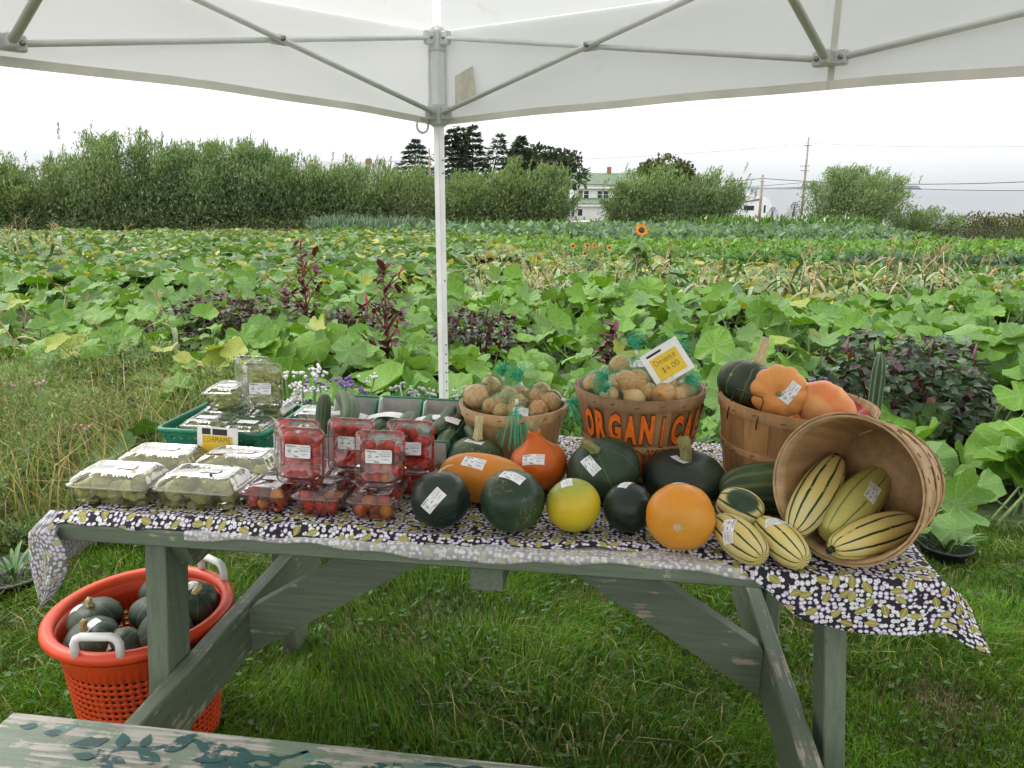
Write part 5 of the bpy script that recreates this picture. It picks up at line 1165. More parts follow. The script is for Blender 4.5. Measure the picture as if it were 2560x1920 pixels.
def willow(x, y, w, h, seed, label, group, n=6500, lean=.18, tint=(1, 1, 1)):
    r = np.random.default_rng(seed); z0 = float(gz(x, y)); root = thing('willow_bush', label, 'bush', loc=(x, y, z0), group=group)
    K = 22; P = []; D = []; Tt = []
    g = G()
    for k in range(K):
        a = r.uniform(0, 2 * PI); rad_ = r.random() ** .6; bx_, by_ = w * .25 * rad_ * math.cos(a), w * .18 * rad_ * math.sin(a); ex, ey = w * .52 * rad_ * math.cos(a) * r.uniform(.8, 1.1) + lean * h * .5, w * .40 * rad_ * math.sin(a)
        hh = h * (1 - .42 * rad_ ** 2.2) * r.uniform(.80, 1.06); m = max(10, n // K)
        t = r.uniform(.10, 1.0, m) ** .85; px = bx_ + (ex - bx_) * t ** 1.25; py = by_ + (ey - by_) * t ** 1.25; pz = hh * t
        sg = w * .105 * (1.15 - .85 * t); P.append(np.stack([px + r.normal(0, sg), py + r.normal(0, sg), np.clip(pz + r.normal(0, .06 * h, m) * (1 - t * .6), .05, None)], 1))
        dx = np.array([(ex - bx_) / h * .8 + lean, (ey - by_) / h * .8, 1.0]); D.append(dx + r.normal(0, .75, (m, 3)) * (1.2 - .7 * t)[:, None]); Tt.append(t)
        tt = np.linspace(0, .92, 6); g.tube([(bx_ + (ex - bx_) * q ** 1.25, by_ + (ey - by_) * q ** 1.25, hh * q) for q in tt], [.06 * (1 - .85 * q) for q in tt], 5, cap=False)
        # bare shoots standing out of the top
        for q in range(3):
            nt = 22; t2 = np.linspace(0, 1, nt); sx, sy = ex + r.normal(0, .25 * w * .3), ey + r.normal(0, .2); L = h * r.uniform(.06, .17); P.append(np.stack([sx + lean * 1.5 * L * t2, sy + 0 * t2, hh * .93 + L * t2], 1) + r.normal(0, .03, (nt, 3))); D.append(np.tile([lean * 1.6, 0, 1.0], (nt, 1)) + r.normal(0, .22, (nt, 3))); Tt.append(np.full(nt, 1.0))
    P = np.concatenate(P); D = np.concatenate(D); Tt = np.concatenate(Tt); n_ = len(P)
    sc = np.stack([r.uniform(.15, .34, n_), r.uniform(.045, .085, n_), np.full(n_, .1)], 1) * np.where(Tt > .999, .75, 1)[:, None] * (h / 5) ** .35
    base = np.array([.132, .212, .078]) * np.array(tint); c = base * r.uniform(.62, 1.30, (n_, 1)) * (1 + .35 * (Tt[:, None] - .5)) ; c[:, 0] *= r.uniform(.85, 1.2, n_); sil = r.random(n_) < .12; c[sil] = np.array([.30, .34, .22]) * r.uniform(.8, 1.2, (sil.sum(), 1))  # base lightened slightly, distance haze put into the leaf colour
    V, F, C = scatter(*LEAF, P, aim(D, r.uniform(0, 6.28, n_)), sc, c)
    mass('crown', V, F, [M_WILLOW], C, parent=root); g.obj('trunk', M_BARK, root)
Gw = 'willow bushes of the windbreak'
WB = [(8, 540, 48, 7.5, 4.2, 'low willow bush at the edge of the picture, start of the windbreak'), (150, 480, 49, 8, 4.6, 'second willow bush of the windbreak with thin upright shoots'), (290, 470, 48, 8.5, 5.7, 'tallest willow bush of the windbreak'), (420, 470, 48.5, 7.5, 5.3, 'willow bush just past the tallest one in the windbreak'),
      (560, 480, 48, 7.5, 5.2, 'dark willow bush in the middle of the long windbreak'), (665, 480, 49, 6.5, 5.2, 'spiky-topped willow bush of the windbreak before the pale gap'), (790, 500, 50, 6.5, 4.3, 'open willow bush with pale gaps at its base'), (900, 500, 50, 6.5, 4.5, 'willow bush with chimney showing behind it'), (1030, 500, 49, 6.5, 4.0, 'willow bush directly behind the tent post'),
      (1160, 510, 49, 6.0, 3.6, 'low willow bush next to the tent post'), (1280, 500, 48, 6.0, 4.1, 'rounded willow bush in front of the dark spruces'), (1352, 500, 47, 4.2, 3.9, 'willow bush beside the white farmhouse'),
      (1585, 500, 51, 4.6, 3.1, 'willow bush hiding the farmhouse porch'), (1610, 490, 51, 6.0, 4.1, 'willow bush in front of the round tree'), (1725, 490, 51, 6.5, 3.9, 'wind-swept willow bush in front of the white camper'), (2105, 500, 56, 9.0, 4.2, 'broad lone willow bush against the sea'), (2290, 540, 57, 6.5, 2.6, 'low sparse willow bush sloping down to the sea')]
for k, (fx, fy, Y, w, h, lb) in enumerate(WB):
    p = far(fx, fy, Y); willow(p.x, Y, w, h, 200 + k, lb, Gw, n=19000 if k < 6 else 27000 if k == 15 else 15000, lean=.10 if k < 9 else .22, tint=(1.05, 1.0, .9) if k in (0, 8, 9, 10) else (.92, .98, 1.0) if k in (3, 4, 5) else (1, 1, 1))
# undergrowth along the windbreak
r = np.random.default_rng(5); n = 30000
xx = r.uniform(-36, 40, n); yy = 46.5 + r.normal(0, .9, n) + np.clip(xx - 4, 0, 60) * .16; hh = r.random(n) ** 1.6 * (.62 + .5 * np.sin(xx * .8) * np.sin(xx * .23)) * np.where((xx > 3.0) & (xx < 5.2), .12, 1); zz = gz(xx, yy) + hh
D = r.normal(0, 1, (n, 3)); D[:, 2] = np.abs(D[:, 2]) + .3; c = np.array([.055, .095, .028]) * r.uniform(.6, 1.5, (n, 1)); c[r.random(n) < .1] = (.15, .13, .06)
V, F, C = scatter(*LEAF, np.stack([xx, yy, zz], 1), aim(D, r.uniform(0, 6, n)), np.stack([r.uniform(.12, .28, n), r.uniform(.06, .14, n), np.full(n, .1)], 1), c); o = mass('undergrowth', V, F, [M_WILLOW], C); kind(o, 'stuff'); tag(o, 'dark green undergrowth along the foot of the windbreak', 'undergrowth')
# spruces
def spruce(x, y, w, h, seed, label, lean=0.0, base=.12, n=2600, col=(.048, .075, .040), ragged=.25):
    r = np.random.default_rng(seed); z0 = float(gz(x, y)); root = thing('spruce_tree', label, 'tree', loc=(x, y, z0), group='dark spruces behind the windbreak')
    t = base + (1 - base) * r.random(n) ** .8; a = r.uniform(0, 2 * PI, n); lay = np.round(t * 16) / 16; R_ = w / 2 * (1 - lay) ** .75 * (1 + ragged * np.sin(a * 3 + lay * 40)) + .12; u = r.random(n) ** .6
    P = np.stack([R_ * u * np.cos(a) + lean * h * t ** 2, R_ * u * np.sin(a), h * lay + r.normal(0, .010 * h, n) - .16 * R_ * u], 1); D = np.stack([np.cos(a) + lean * 2, np.sin(a), r.normal(-.10, .25, n)], 1)
    c = np.array(col) * r.uniform(.55, 1.6, (n, 1)); V, F, C = scatter(*LEAF, P, aim(D, r.normal(0, .7, n)), np.stack([r.uniform(.45, 1.0, n), r.uniform(.14, .32, n), np.full(n, .2)], 1) * h / 12, c); mass('crown', V, F, [M_CONIF], C, parent=root)
    G().tube([(0, 0, 0), (lean * h * .25, 0, h * .5), (lean * h, 0, h * .98)], [.2, .12, .02], 7).obj('trunk', M_BARK, root)
def top_at(fx, ftop, Y): p = far(fx, ftop, Y); return p.x, p.z - float(gz(p.x, Y))
for k, (fx, ft, Y, w, lb, ln, bs, n) in enumerate([(1030, 352, 92, 9.5, 'wide dark spruce at the near end of the spruce group', .05, .1, 3600), (1130, 326, 95, 8.0, 'dense tall spruce next to the tent post', .0, .12, 3200), (1152, 322, 97, 6, 'narrow spruce with pointed tip in the spruce group', 0, .12, 2400), (1181, 319, 96, 6.5, 'tallest pointed spruce of the group', .0, .12, 2600), (1222, 338, 96, 6.5, 'wind-bent sparse spruce with ragged top', .14, .42, 1100), (1262, 352, 97, 4.0, 'thin leaning spruce with bare lower trunk', .18, .5, 900), (1297, 344, 95, 8.0, 'spruce with feathery top at the far end of the group', .03, .1, 2600)]):
    x, h = top_at(fx, ft, Y); spruce(x, Y, w, h, 300 + k, lb, ln, bs, n)
for k, (fx, ft, Y, w, lb) in enumerate([(1931, 518, 78, 2.2, 'small dark spruce beside the white camper'), (1985, 506, 66, 1.8, 'small spruce left of the lone willow bush'), (2378, 548, 60, 1.5, 'little dark spruce by the shore, left of the pair'), (2392, 540, 60, 1.9, 'little dark spruce by the shore, taller of the pair'), (2462, 546, 60, 1.9, 'little dark spruce at the edge of the far thicket')]):
    x, h = top_at(fx, ft, Y); spruce(x, Y, w, max(h, 1.2), 320 + k, lb, .05, .05, 1000, (.030, .046, .028), .15)
def roundtree(fx, ft, Y, w, seed, label, col, n=7000, name='broadleaf_tree'):
    r = np.random.default_rng(seed); x, h = top_at(fx, ft, Y); root = thing(name, label, 'tree', loc=(x, Y, float(gz(x, Y))))
    nb = 26; th = r.uniform(0, 2 * PI, nb); ph = np.arccos(r.uniform(-.35, 1, nb)); q = r.uniform(.45, 1, nb); bc = np.stack([w * .40 * q * np.sin(ph) * np.cos(th), w * .40 * q * np.sin(ph) * np.sin(th), h * .60 + h * .34 * q * np.cos(ph)], 1); br = r.uniform(.10, .19, nb) * w
    k = r.integers(0, nb, n); d = r.normal(0, 1, (n, 3)); d /= np.linalg.norm(d, axis=1, keepdims=True); P = bc[k] + d * (br[k] * r.uniform(.55, 1.08, n))[:, None] * np.array([1, 1, .75])
    c = np.array(col) * r.uniform(.6, 1.5, (n, 1)) * (1 + .3 * np.sin(k * 7.0))[:, None] ; V, F, C = scatter(*LEAF, P, aim(d + r.normal(0, .7, (n, 3)), r.uniform(0, 6, n)), np.stack([r.uniform(.35, .75, n), r.uniform(.25, .5, n), np.full(n, .2)], 1) * (h / 9), c); mass('crown', V, F, [M_WILLOW], C, parent=root)
    g = G(); g.tube([(0, 0, 0), (.1, 0, h * .35), (0, 0, h * .7)], [.22, .17, .08], 8)
    for j in range(7): g.tube([(0, 0, h * .3), tuple(bc[j] * .5 + np.array([0, 0, h * .2])), tuple(bc[j])], [.1, .07, .03], 5, cap=False)
    g.obj('trunk', M_BARK, root)
roundtree(1355, 362, 98, 11, 1, 'dark broadleaf tree at the end of the spruce group', (.035, .062, .024)); roundtree(1668, 394, 112, 12, 2, 'round olive green tree above the willow bushes', (.075, .10, .028), 9000); roundtree(2525, 545, 62, 9, 3, 'brownish thicket of shrubs at the far corner of the field', (.085, .085, .030), 7000, 'shrub_thicket')
for k, (fx, ft, Y, w, lb) in enumerate([(2430, 572, 52, 7, 'dark green low shrub beside the far lawn'), (2545, 585, 40, 5, 'brown-green low shrub at the edge of the picture beside the lawn')]): roundtree(fx, ft, Y, w, 10 + k, lb, (.050, .066, .026), 4500, 'low_shrub')

# ------------------------------------------------------------------ farmhouse
M_WH = plain('white_clapboard', (.78, .78, .76), .6, .05, 1.5); M_RF = plain('green_shingle', (.13, .18, .115), .85, .15, 2.5, .3); M_BRK = plain('chimney_brick', (.33, .14, .10), .9, .2, 6); M_PANE = plain('dark_pane', (.035, .045, .055), .12, .1); M_RAIL = plain('black_rail', (.02, .02, .02), .5); M_CONC = plain('concrete', (.42, .41, .39), .9, .1, 3)
def gable(g, x0, x1, y0, y1, ze, zr, ov=.35, t=.18):
    ym = (y0 + y1) / 2
    for ya, yb in ((y0 - ov, ym), (y1 + ov, ym)):
        za = ze - ov * (zr - ze) / (ym - y0); g.add([(x0 - ov, ya, za), (x1 + ov, ya, za), (x1 + ov, yb, zr), (x0 - ov, yb, zr), (x0 - ov, ya, za + t), (x1 + ov, ya, za + t), (x1 + ov, yb, zr + t), (x0 - ov, yb, zr + t)], [(0, 1, 2, 3), (4, 7, 6, 5), (0, 4, 5, 1), (0, 3, 7, 4), (1, 5, 6, 2)], smooth=False)
def window(parent, x, z, w, h, y):
    f = G().box((x - w / 2 - .09, y - .06, z - .09), (x + w / 2 + .09, y - .005, z + h + .09)).obj('window', M_WH, parent); G().box((x - w / 2, y - .075, z), (x + w / 2, y - .062, z + h)).obj('pane', M_PANE, f); G().box((x - w / 2, y - .085, z + h * .48), (x + w / 2, y - .078, z + h * .53)).obj('sash_bar', M_WH, f)
hp = far(1432, 558, 108); hx = hp.x; hz = hp.z
hs = thing('farmhouse', 'white two-storey farmhouse with green roof and brick chimney', 'house', loc=(hx, 108, hz)); HE, HRr = 4.9, 6.55
g = G(); g.box((0, 0, -1.5), (9.6, 7, HE)); g.add([(0, 0, HE), (0, 7, HE), (0, 3.5, HRr - .1), (9.6, 0, HE), (9.6, 7, HE), (9.6, 3.5, HRr - .1)], [(0, 2, 1), (3, 4, 5)], smooth=False); g.obj('wall', M_WH, hs)
g = G(); gable(g, 0, 9.6, 0, 7, HE, HRr); rf = g.obj('roof', M_RF, hs); G().box((4.9, 3.3, HRr - .3), (5.45, 3.9, HRr + 1.0)).obj('chimney', M_BRK, rf); G().box((-.4, -.42, HE - .28), (9.9, -.36, HE - .02)).obj('fascia', M_WH, hs)
# cross gable at the side
g = G(); g.box((6.8, -1.5, -1.5), (9.4, 0, 4.6)); g.add([(6.8, -1.501, 4.6), (9.4, -1.501, 4.6), (8.1, -1.501, 6.1)], [(0, 1, 2)], smooth=False); g.obj('side_wing', M_WH, hs)
g = G()
for xa, xb in ((6.5, 8.1), (9.7, 8.1)): g.add([(xa, -1.9, 4.25), (xa, 3, 4.25), (xb, 3, 6.2), (xb, -1.9, 6.2), (xa, -1.9, 4.45), (xa, 3, 4.45), (xb, 3, 6.4), (xb, -1.9, 6.4)], [(0, 1, 2, 3), (4, 7, 6, 5), (0, 3, 7, 4)], smooth=False)
g.obj('wing_roof', M_RF, hs); g = G()
for xa, xb in ((6.5, 8.1), (9.7, 8.1)): g.add([(xa, -1.93, 4.15), (xb, -1.93, 6.1), (xb, -1.93, 6.4), (xa, -1.93, 4.45)], [(0, 1, 2, 3)], smooth=False)
g.obj('barge_board', M_WH, hs)
for x in (.95, 1.75, 3.6, 4.4): window(hs, x, 3.35, .62, .95, 0)
pr = hs; G().box((-1.8, -2.4, -1.2), (5.2, -.002, 2.55)).obj('porch', M_WH, hs); g = G(); g.add([(-2.1, -2.8, 2.55), (5.5, -2.8, 2.55), (5.5, 0, 3.25), (-2.1, 0, 3.25), (-2.1, -2.8, 2.7), (5.5, -2.8, 2.7), (5.5, -.001, 3.4), (-2.1, -.001, 3.4)], [(0, 3, 2, 1), (4, 5, 6, 7), (0, 1, 5, 4), (0, 4, 7, 3), (1, 2, 6, 5)], smooth=False); g.obj('porch_roof', M_RF, hs); G().box((-2.1, -2.83, 2.32), (5.5, -2.79, 2.56)).obj('fascia', M_WH, hs)
for x in (-1.45, -.85, -.2): window(hs, x, 1.05, .42, 1.15, -2.4)
dr = G().box((.35, -2.46, .0), (1.15, -2.405, 2.1)).obj('door', M_WH, hs); G().box((.45, -2.48, 1.1), (1.05, -2.465, 1.95)).obj('pane', M_PANE, dr)
for k in range(3): G().box((.1, -2.9 - .35 * k - .0, -.9), (1.5, -2.46 - .35 * k, -.15 - .22 * k)).obj('step', M_CONC, hs)
for x in (.2, 1.3):
    g = G(); g.tube([(x, -3.6, -.6), (x, -3.6, .45), (x, -2.6, 1.0), (x, -2.6, -.1)], .04, 6); g.obj('railing', M_RAIL, hs)
# second house almost hidden by the windbreak
hp = far(650, 560, 104); h2 = thing('farmhouse', 'white house with brick chimney mostly hidden behind the windbreak', 'house', loc=(hp.x, 104, hp.z)); g = G(); g.box((0, 0, -1.5), (16, 7, 5.2)); g.add([(0, 0, 5.2), (0, 7, 5.2), (0, 3.5, 7.7), (16, 0, 5.2), (16, 7, 5.2), (16, 3.5, 7.7)], [(0, 2, 1), (3, 4, 5)], smooth=False); g.obj('wall', M_WH, h2)
g = G(); gable(g, 0, 16, 0, 7, 5.2, 7.8); rf = g.obj('roof', plain('grey_shingle', (.32, .33, .33), .85, .1, 2), h2); G().box((13.8, 3.2, 7.4), (14.5, 3.8, 8.5)).obj('chimney', M_BRK, rf)
for x in (2, 5, 8, 11, 14): window(h2, x, 1.1, .8, 1.3, 0)
# pale drive in front of the farmhouse
a, b2, c2, d2 = far(1340, 570, 86), far(1480, 570, 86), far(1480, 560, 104), far(1380, 560, 104)
P = [Vector((q.x, q.y, float(gz(q.x, q.y)) + .05)) for q in (a, b2, c2, d2)]; o = G().add(P, [(0, 1, 2, 3)]).obj('path', plain('gravel_drive', (.50, .48, .45), .95, .15, 3)); kind(o, 'structure')
# ------------------------------------------------------------------ camper, poles, wires
cp = far(1848, 548, 85); M_RV = plain('white_fibreglass', (.80, .80, .80), .35, .03, 1); M_STRIPE = plain('grey_stripe', (.16, .17, .20), .4)
rv = thing('camper', 'white camper trailer with dark curved stripe parked by the shore', 'camper', loc=(cp.x - 2.2, 85, float(gz(cp.x, 85)) + .0))
pr = [(0, .55), (5.3, .55), (5.55, .8), (5.55, 2.2), (5.2, 2.75), (4.6, 2.95), (1.2, 2.95), (.2, 2.7), (0, 2.2)]; V = [(x, 0, z) for x, z in pr] + [(x, 2.4, z) for x, z in pr]; n = len(pr)
G().add(V, [tuple(range(n)), tuple(range(2 * n - 1, n - 1, -1))] + [(k, n + k, n + (k + 1) % n, (k + 1) % n) for k in range(n)], smooth=False).obj('body', M_RV, rv); G().box((2.3, .8, 2.95), (3.3, 1.6, 3.2), bev=.08).obj('roof_vent', M_RV, rv)
for x0, x1, z0, z1 in ((2.6, 3.7, 1.45, 1.95), (4.75, 4.95, 1.2, 2.0), (1.0, 2.0, 1.5, 2.0)): G().box((x0, -.02, z0), (x1, -.005, z1)).obj('window', M_PANE, rv)
V, F = [], []
for k in range(9): t = k / 8; V += [(2.2 + 2.2 * t, -.012, 2.05 + .45 * t ** .6), (2.2 + 2.2 * t, -.012, 2.12 + .62 * t ** .6)]
G().add(V, [(2 * k, 2 * k + 2, 2 * k + 3, 2 * k + 1) for k in range(8)], smooth=False).obj('stripe', M_STRIPE, rv)
for x in (2.3, 3.1): G().tube([(x, -.05, .36), (x, .2, .36)], .36, 18).obj('wheel', M_RAIL, rv)
M_POLE = plain('weathered_pole', (.30, .26, .22), .9, .2, 3)
PT = []
for fx, ft, Y, lb, arms in ((1907, 437, 70, 'short weathered utility pole in front of the camper', 0), (2022, 343, 90, 'tall utility pole with insulator arms against the sky', 1), (1073, 370, 90, 'utility pole beside the tent post', 1)):
    x, h = top_at(fx, ft, Y); rt_ = thing('utility_pole', lb, 'utility pole', loc=(x, Y, float(gz(x, Y)))); G().tube([(0, 0, -.3), (0, 0, h)], [.15, .10], 10).obj('post', M_POLE, rt_); PT.append((x, Y, float(gz(x, Y)) + h))
    if arms:
        for zz, L in ((h - .9, .5), (h - 3.1, .6), (h - 3.6, .6)): G().box((-L, -.1, zz - .04), (L * .6, .1, zz + .04)).obj('cross_arm', M_POLE, rt_)
    else: G().tube([(-.25, 0, h - .55), (.25, 0, h - .55)], .03, 6).obj('bracket', M_POLE, rt_)
M_LINE = plain('black_cable', (.05, .05, .055), .6)
for k, (fa, fb, Ya, Yb, sag, rad_, lb) in enumerate(((( 1420, 458), (1907, 446), 70, 70, .35, .028, 'dark cable running from the farmhouse to the short pole'), ((1907, 446), (2700, 447), 70, 62, .45, .028, 'dark cable from the short pole to the edge of the picture'), ((1500, 462), (2022, 455), 90, 90, .5, .026, 'lower cable reaching the tall pole'), ((2022, 455), (2700, 474), 90, 80, .4, .03, 'lower cable from the tall pole over the sea'),
        ((900, 400), (2022, 358), 90, 90, .8, .012, 'thin wire at the top of the tall pole'), ((2022, 358), (2700, 362), 90, 80, .3, .012, 'thin wire from the tall pole towards the edge'), ((1073, 386), (1400, 400), 90, 90, .3, .014, 'thin wire from the pole beside the tent post'), ((600, 396), (1073, 400), 90, 90, .3, .014, 'thin wire reaching the pole beside the tent post'))):
    A, B = far(*fa, Ya), far(*fb, Yb); pts = [A.lerp(B, t) - Vector((0, 0, sag * 4 * t * (1 - t))) for t in np.linspace(0, 1, 15)]; tag(G().tube(pts, rad_, 5).obj('power_line', M_LINE), lb, 'power line')
# ------------------------------------------------------------------ lawn
M_GRASS = foliage('grass_blade', .55, .35, var=.1, objrand=0, spec=.25)
def blades(P, H, Wd, D, c, bend, rng):
    """two-segment blades; D unit xy lean"""
    n = len(P); side = np.stack([-D[:, 1], D[:, 0], np.zeros(n)], 1); f = rng.uniform(0, 2 * PI, n); side = np.stack([np.cos(f), np.sin(f), np.zeros(n)], 1); w = (Wd / 2)[:, None] * side
    L3 = np.stack([D[:, 0], D[:, 1], np.zeros(n)], 1); up = np.array([0, 0, 1.0]); m_ = P + (H * .55)[:, None] * up + (H * bend * .25)[:, None] * L3; t_ = P + (H * (1 - bend * .35))[:, None] * up + (H * bend)[:, None] * L3
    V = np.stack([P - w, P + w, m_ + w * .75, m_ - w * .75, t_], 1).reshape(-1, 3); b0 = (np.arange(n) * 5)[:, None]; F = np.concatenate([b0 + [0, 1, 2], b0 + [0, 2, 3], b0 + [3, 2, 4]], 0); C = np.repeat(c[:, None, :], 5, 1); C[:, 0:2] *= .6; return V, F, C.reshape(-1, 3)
def lawn_mask(x, y): return y < 3.05 + .25 * np.sin(x * 1.7) + np.clip(x - 1.6, 0, 2) * .35
r = np.random.default_rng(21); n = 390000
y = .85 + 3.0 * r.random(n) ** 1.1; x = (r.random(n) * 2 - 1) * (y * .80 + .85)
k = lawn_mask(x, y); x, y = x[k], y[k]; n = len(x)
cl = np.sin(x * 5.1 + 1.3 * np.sin(y * 4)) * np.sin(y * 6.3 + np.sin(x * 3.7)) + .6 * np.sin(x * 13 + y * 7) * np.sin(y * 17 - x * 5)
H = (.040 + .022 * cl + .02 * r.random(n)) * r.uniform(.55, 1.35, n); H = np.clip(H, .012, .12); a = r.uniform(0, 2 * PI, n); a2 = 2.2 * np.sin(x * 2.3 + y * 1.1); a = np.where(r.random(n) < .5, a, a2)
base = np.array([.084, .195, .017]); c = base * r.uniform(.55, 1.5, (n, 1)) * (1 + .25 * cl[:, None]); c[:, 0] *= r.uniform(.7, 1.5, n)
dry = r.random(n) < (.05 + .12 * (cl < -.7)); c[dry] = np.array([.34, .29, .14]) * r.uniform(.5, 1.2, (dry.sum(), 1))
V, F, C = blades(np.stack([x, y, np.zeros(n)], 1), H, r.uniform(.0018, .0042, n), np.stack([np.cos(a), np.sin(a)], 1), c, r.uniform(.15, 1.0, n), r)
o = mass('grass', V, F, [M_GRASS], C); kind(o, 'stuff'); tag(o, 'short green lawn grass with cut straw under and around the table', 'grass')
# longer tufts and loose cut straw
n = 9000; y = 1.6 + 2.2 * r.random(n); x = (r.random(n) * 2 - 1) * (y * .8 + .3); k = lawn_mask(x, y) & (np.sin(x * 3.3 + 1) * np.sin(y * 4.1 + x) > .15); x, y = x[k], y[k]; n = len(x); a = r.uniform(0, 2 * PI, n)
c = np.array([.10, .19, .035]) * r.uniform(.6, 1.5, (n, 1)); dry = r.random(n) < .3; c[dry] = np.array([.42, .37, .2]) * r.uniform(.6, 1.2, (dry.sum(), 1))
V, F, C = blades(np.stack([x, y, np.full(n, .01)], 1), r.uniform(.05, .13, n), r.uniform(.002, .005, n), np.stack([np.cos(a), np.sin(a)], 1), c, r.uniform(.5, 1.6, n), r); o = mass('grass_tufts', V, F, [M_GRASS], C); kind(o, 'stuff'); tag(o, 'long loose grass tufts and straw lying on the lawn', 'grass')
M_CLOVER = foliage('weed_leaf', .5, .3, var=.2, objrand=0)
n = 2600; y = 1.6 + 1.7 * r.random(n); x = (r.random(n) * 2 - 1) * (y * .75 + .2); c = np.array([.05, .12, .03]) * r.uniform(.6, 1.6, (n, 1))
V, F, C = scatter(*LEAF, np.stack([x, y, r.uniform(.02, .05, n)], 1), eul(r.normal(0, .3, n), r.normal(-.2, .3, n), r.uniform(0, 6.28, n)), np.stack([r.uniform(.012, .035, n), r.uniform(.008, .02, n), np.full(n, .02)], 1), c); o = mass('weeds', V, F, [M_CLOVER], C); kind(o, 'stuff'); tag(o, 'small broad weeds growing in the lawn', 'weeds')

# ------------------------------------------------------------------ squash plants: each leaf its own piece
def leafmat(name, col, col2, vein=(.26, .36, .14)):
    m, nd, lk, b = newmat(name)
    at_ = nd.new('ShaderNodeAttribute'); at_.attribute_name = 'leafuv'; sx = nd.new('ShaderNodeSeparateXYZ'); lk.new(at_.outputs['Vector'], sx.inputs[0])
    an = math_(nd, lk, 'ARCTAN2', sx.outputs[1], sx.outputs[0]); rad_ = math_(nd, lk, 'SQRT', math_(nd, lk, 'ADD', math_(nd, lk, 'MULTIPLY', sx.outputs[0], sx.outputs[0]), math_(nd, lk, 'MULTIPLY', sx.outputs[1], sx.outputs[1])))
    vs_ = math_(nd, lk, 'ABSOLUTE', math_(nd, lk, 'SINE', math_(nd, lk, 'MULTIPLY', an, 3.5)))
    vm_ = rmap(nd, lk, math_(nd, lk, 'MULTIPLY', vs_, math_(nd, lk, 'ADD', rad_, .15)), .10, .03)
    oi = nd.new('ShaderNodeObjectInfo'); h = noise(nd, lk, 12, 4); h2 = noise(nd, lk, 5, 2)
    c = mixc(nd, lk, oi.outputs['Random'], col, col2); c = mixc(nd, lk, rmap(nd, lk, h, .35, .7, 0, .5), c, tuple(q * 1.45 for q in col2))
    c = mixc(nd, lk, math_(nd, lk, 'MULTIPLY', vm_, .65), c, vein); c = mixc(nd, lk, rmap(nd, lk, h2, .66, .78, 0, .7), c, (.30, .30, .10))
    lk.new(c, b.inputs['Base Color']); b.inputs['Roughness'].default_value = .5; b.inputs['Specular IOR Level'].default_value = .3; bump(nd, lk, b, math_(nd, lk, 'ADD', h, math_(nd, lk, 'MULTIPLY', vm_, -.6)), .35, .006)
    tr = nd.new('ShaderNodeBsdfTranslucent'); c2 = nd.new('ShaderNodeVectorMath'); c2.operation = 'MULTIPLY'; c2.inputs[1].default_value = (1.5, 1.5, .45); lk.new(c, c2.inputs[0]); lk.new(c2.outputs[0], tr.inputs[0])
    mx = nd.new('ShaderNodeMixShader'); mx.inputs[0].default_value = .22; lk.new(b.outputs[0], mx.inputs[1]); lk.new(tr.outputs[0], mx.inputs[2]); lk.new(mx.outputs[0], nd['Material Output'].inputs[0]); return m
ML_G = leafmat('squash_leaf', (.058, .155, .015), (.118, .240, .024)); ML_B = leafmat('bluish_squash_leaf', (.080, .172, .040), (.125, .230, .060)); ML_Y = leafmat('yellowing_squash_leaf', (.17, .25, .035), (.26, .29, .05), (.36, .36, .12)); ML_D = leafmat('withered_leaf', (.20, .17, .09), (.28, .24, .13), (.34, .28, .16))
ML_K = leafmat('bean_leaf', (.030, .075, .016), (.055, .120, .028), (.07, .12, .04))
M_PET = plain('leaf_stalk', (.20, .30, .10), .6, .2, 20)
def leaf_mesh(seed, mat, lob=.16, cup=.10):
    r = random.Random(seed); n = 28; V = [(0, 0, 0)]; ph = r.uniform(0, 6); fold = r.choice((0, .1, .25, .4)); bendx = r.choice((0, .1, .3, .5))
    for q, rr in ((0, .34), (1, .70), (2, 1.0)):
        for k in range(n):
            a = -PI + 2 * PI * (k + .5) / n; notch = 1 - .62 * math.exp(-((abs(a) - PI) / .30) ** 2); R_ = rr * notch * (1 + lob * (rr ** 2) * math.cos(5 * a) + .06 * math.sin(3 * a + ph) * rr + .025 * math.cos(11 * a) * rr ** 3)
            if q == 2: R_ *= 1 + r.uniform(-.05, .05)
            z = fold * abs(R_ * math.sin(a)) - bendx * max(0, R_ * math.cos(a)) ** 2 + cup * R_ * R_ * 1.4 - .05 * R_ + .13 * math.sin(2 * a + ph) * R_ ** 2 + .06 * math.cos(7 * a) * R_ ** 1.5 + .04 * math.sin(9 * a + ph) * R_ ** 3 + r.uniform(-.025, .025) * R_ - (.20 * max(0, R_ - .72) if r.random() < .5 else 0)
            V.append((R_ * math.cos(a) + .12, R_ * math.sin(a), z))
    V[0] = (.12, 0, -.02); F = [(0, 1 + k, 1 + (k + 1) % n) for k in range(n)]
    for q in range(2):
        for k in range(n): F.append((1 + q * n + k, 1 + (q + 1) * n + k, 1 + (q + 1) * n + (k + 1) % n, 1 + q * n + (k + 1) % n))
    g = G(); g.add(V, F, 0); nb = len(V)
    g.tube([(.10, 0, -.03), (-.02, .0, -.6), (-.25, .0, -1.6), (-.35, 0, -2.6)], [.035, .042, .05, .06], 5, 1, cap=False)
    me = g.mesh('leaf', [mat, M_PET]); at_ = me.attributes.new('leafuv', 'FLOAT_VECTOR', 'POINT'); A = np.zeros((len(g.v), 3), np.float32); A[:nb] = [(x - .12, y, 0) for x, y, z in V]; A[nb:] = (5, 5, 0); at_.data.foreach_set('vector', A.ravel()); return me
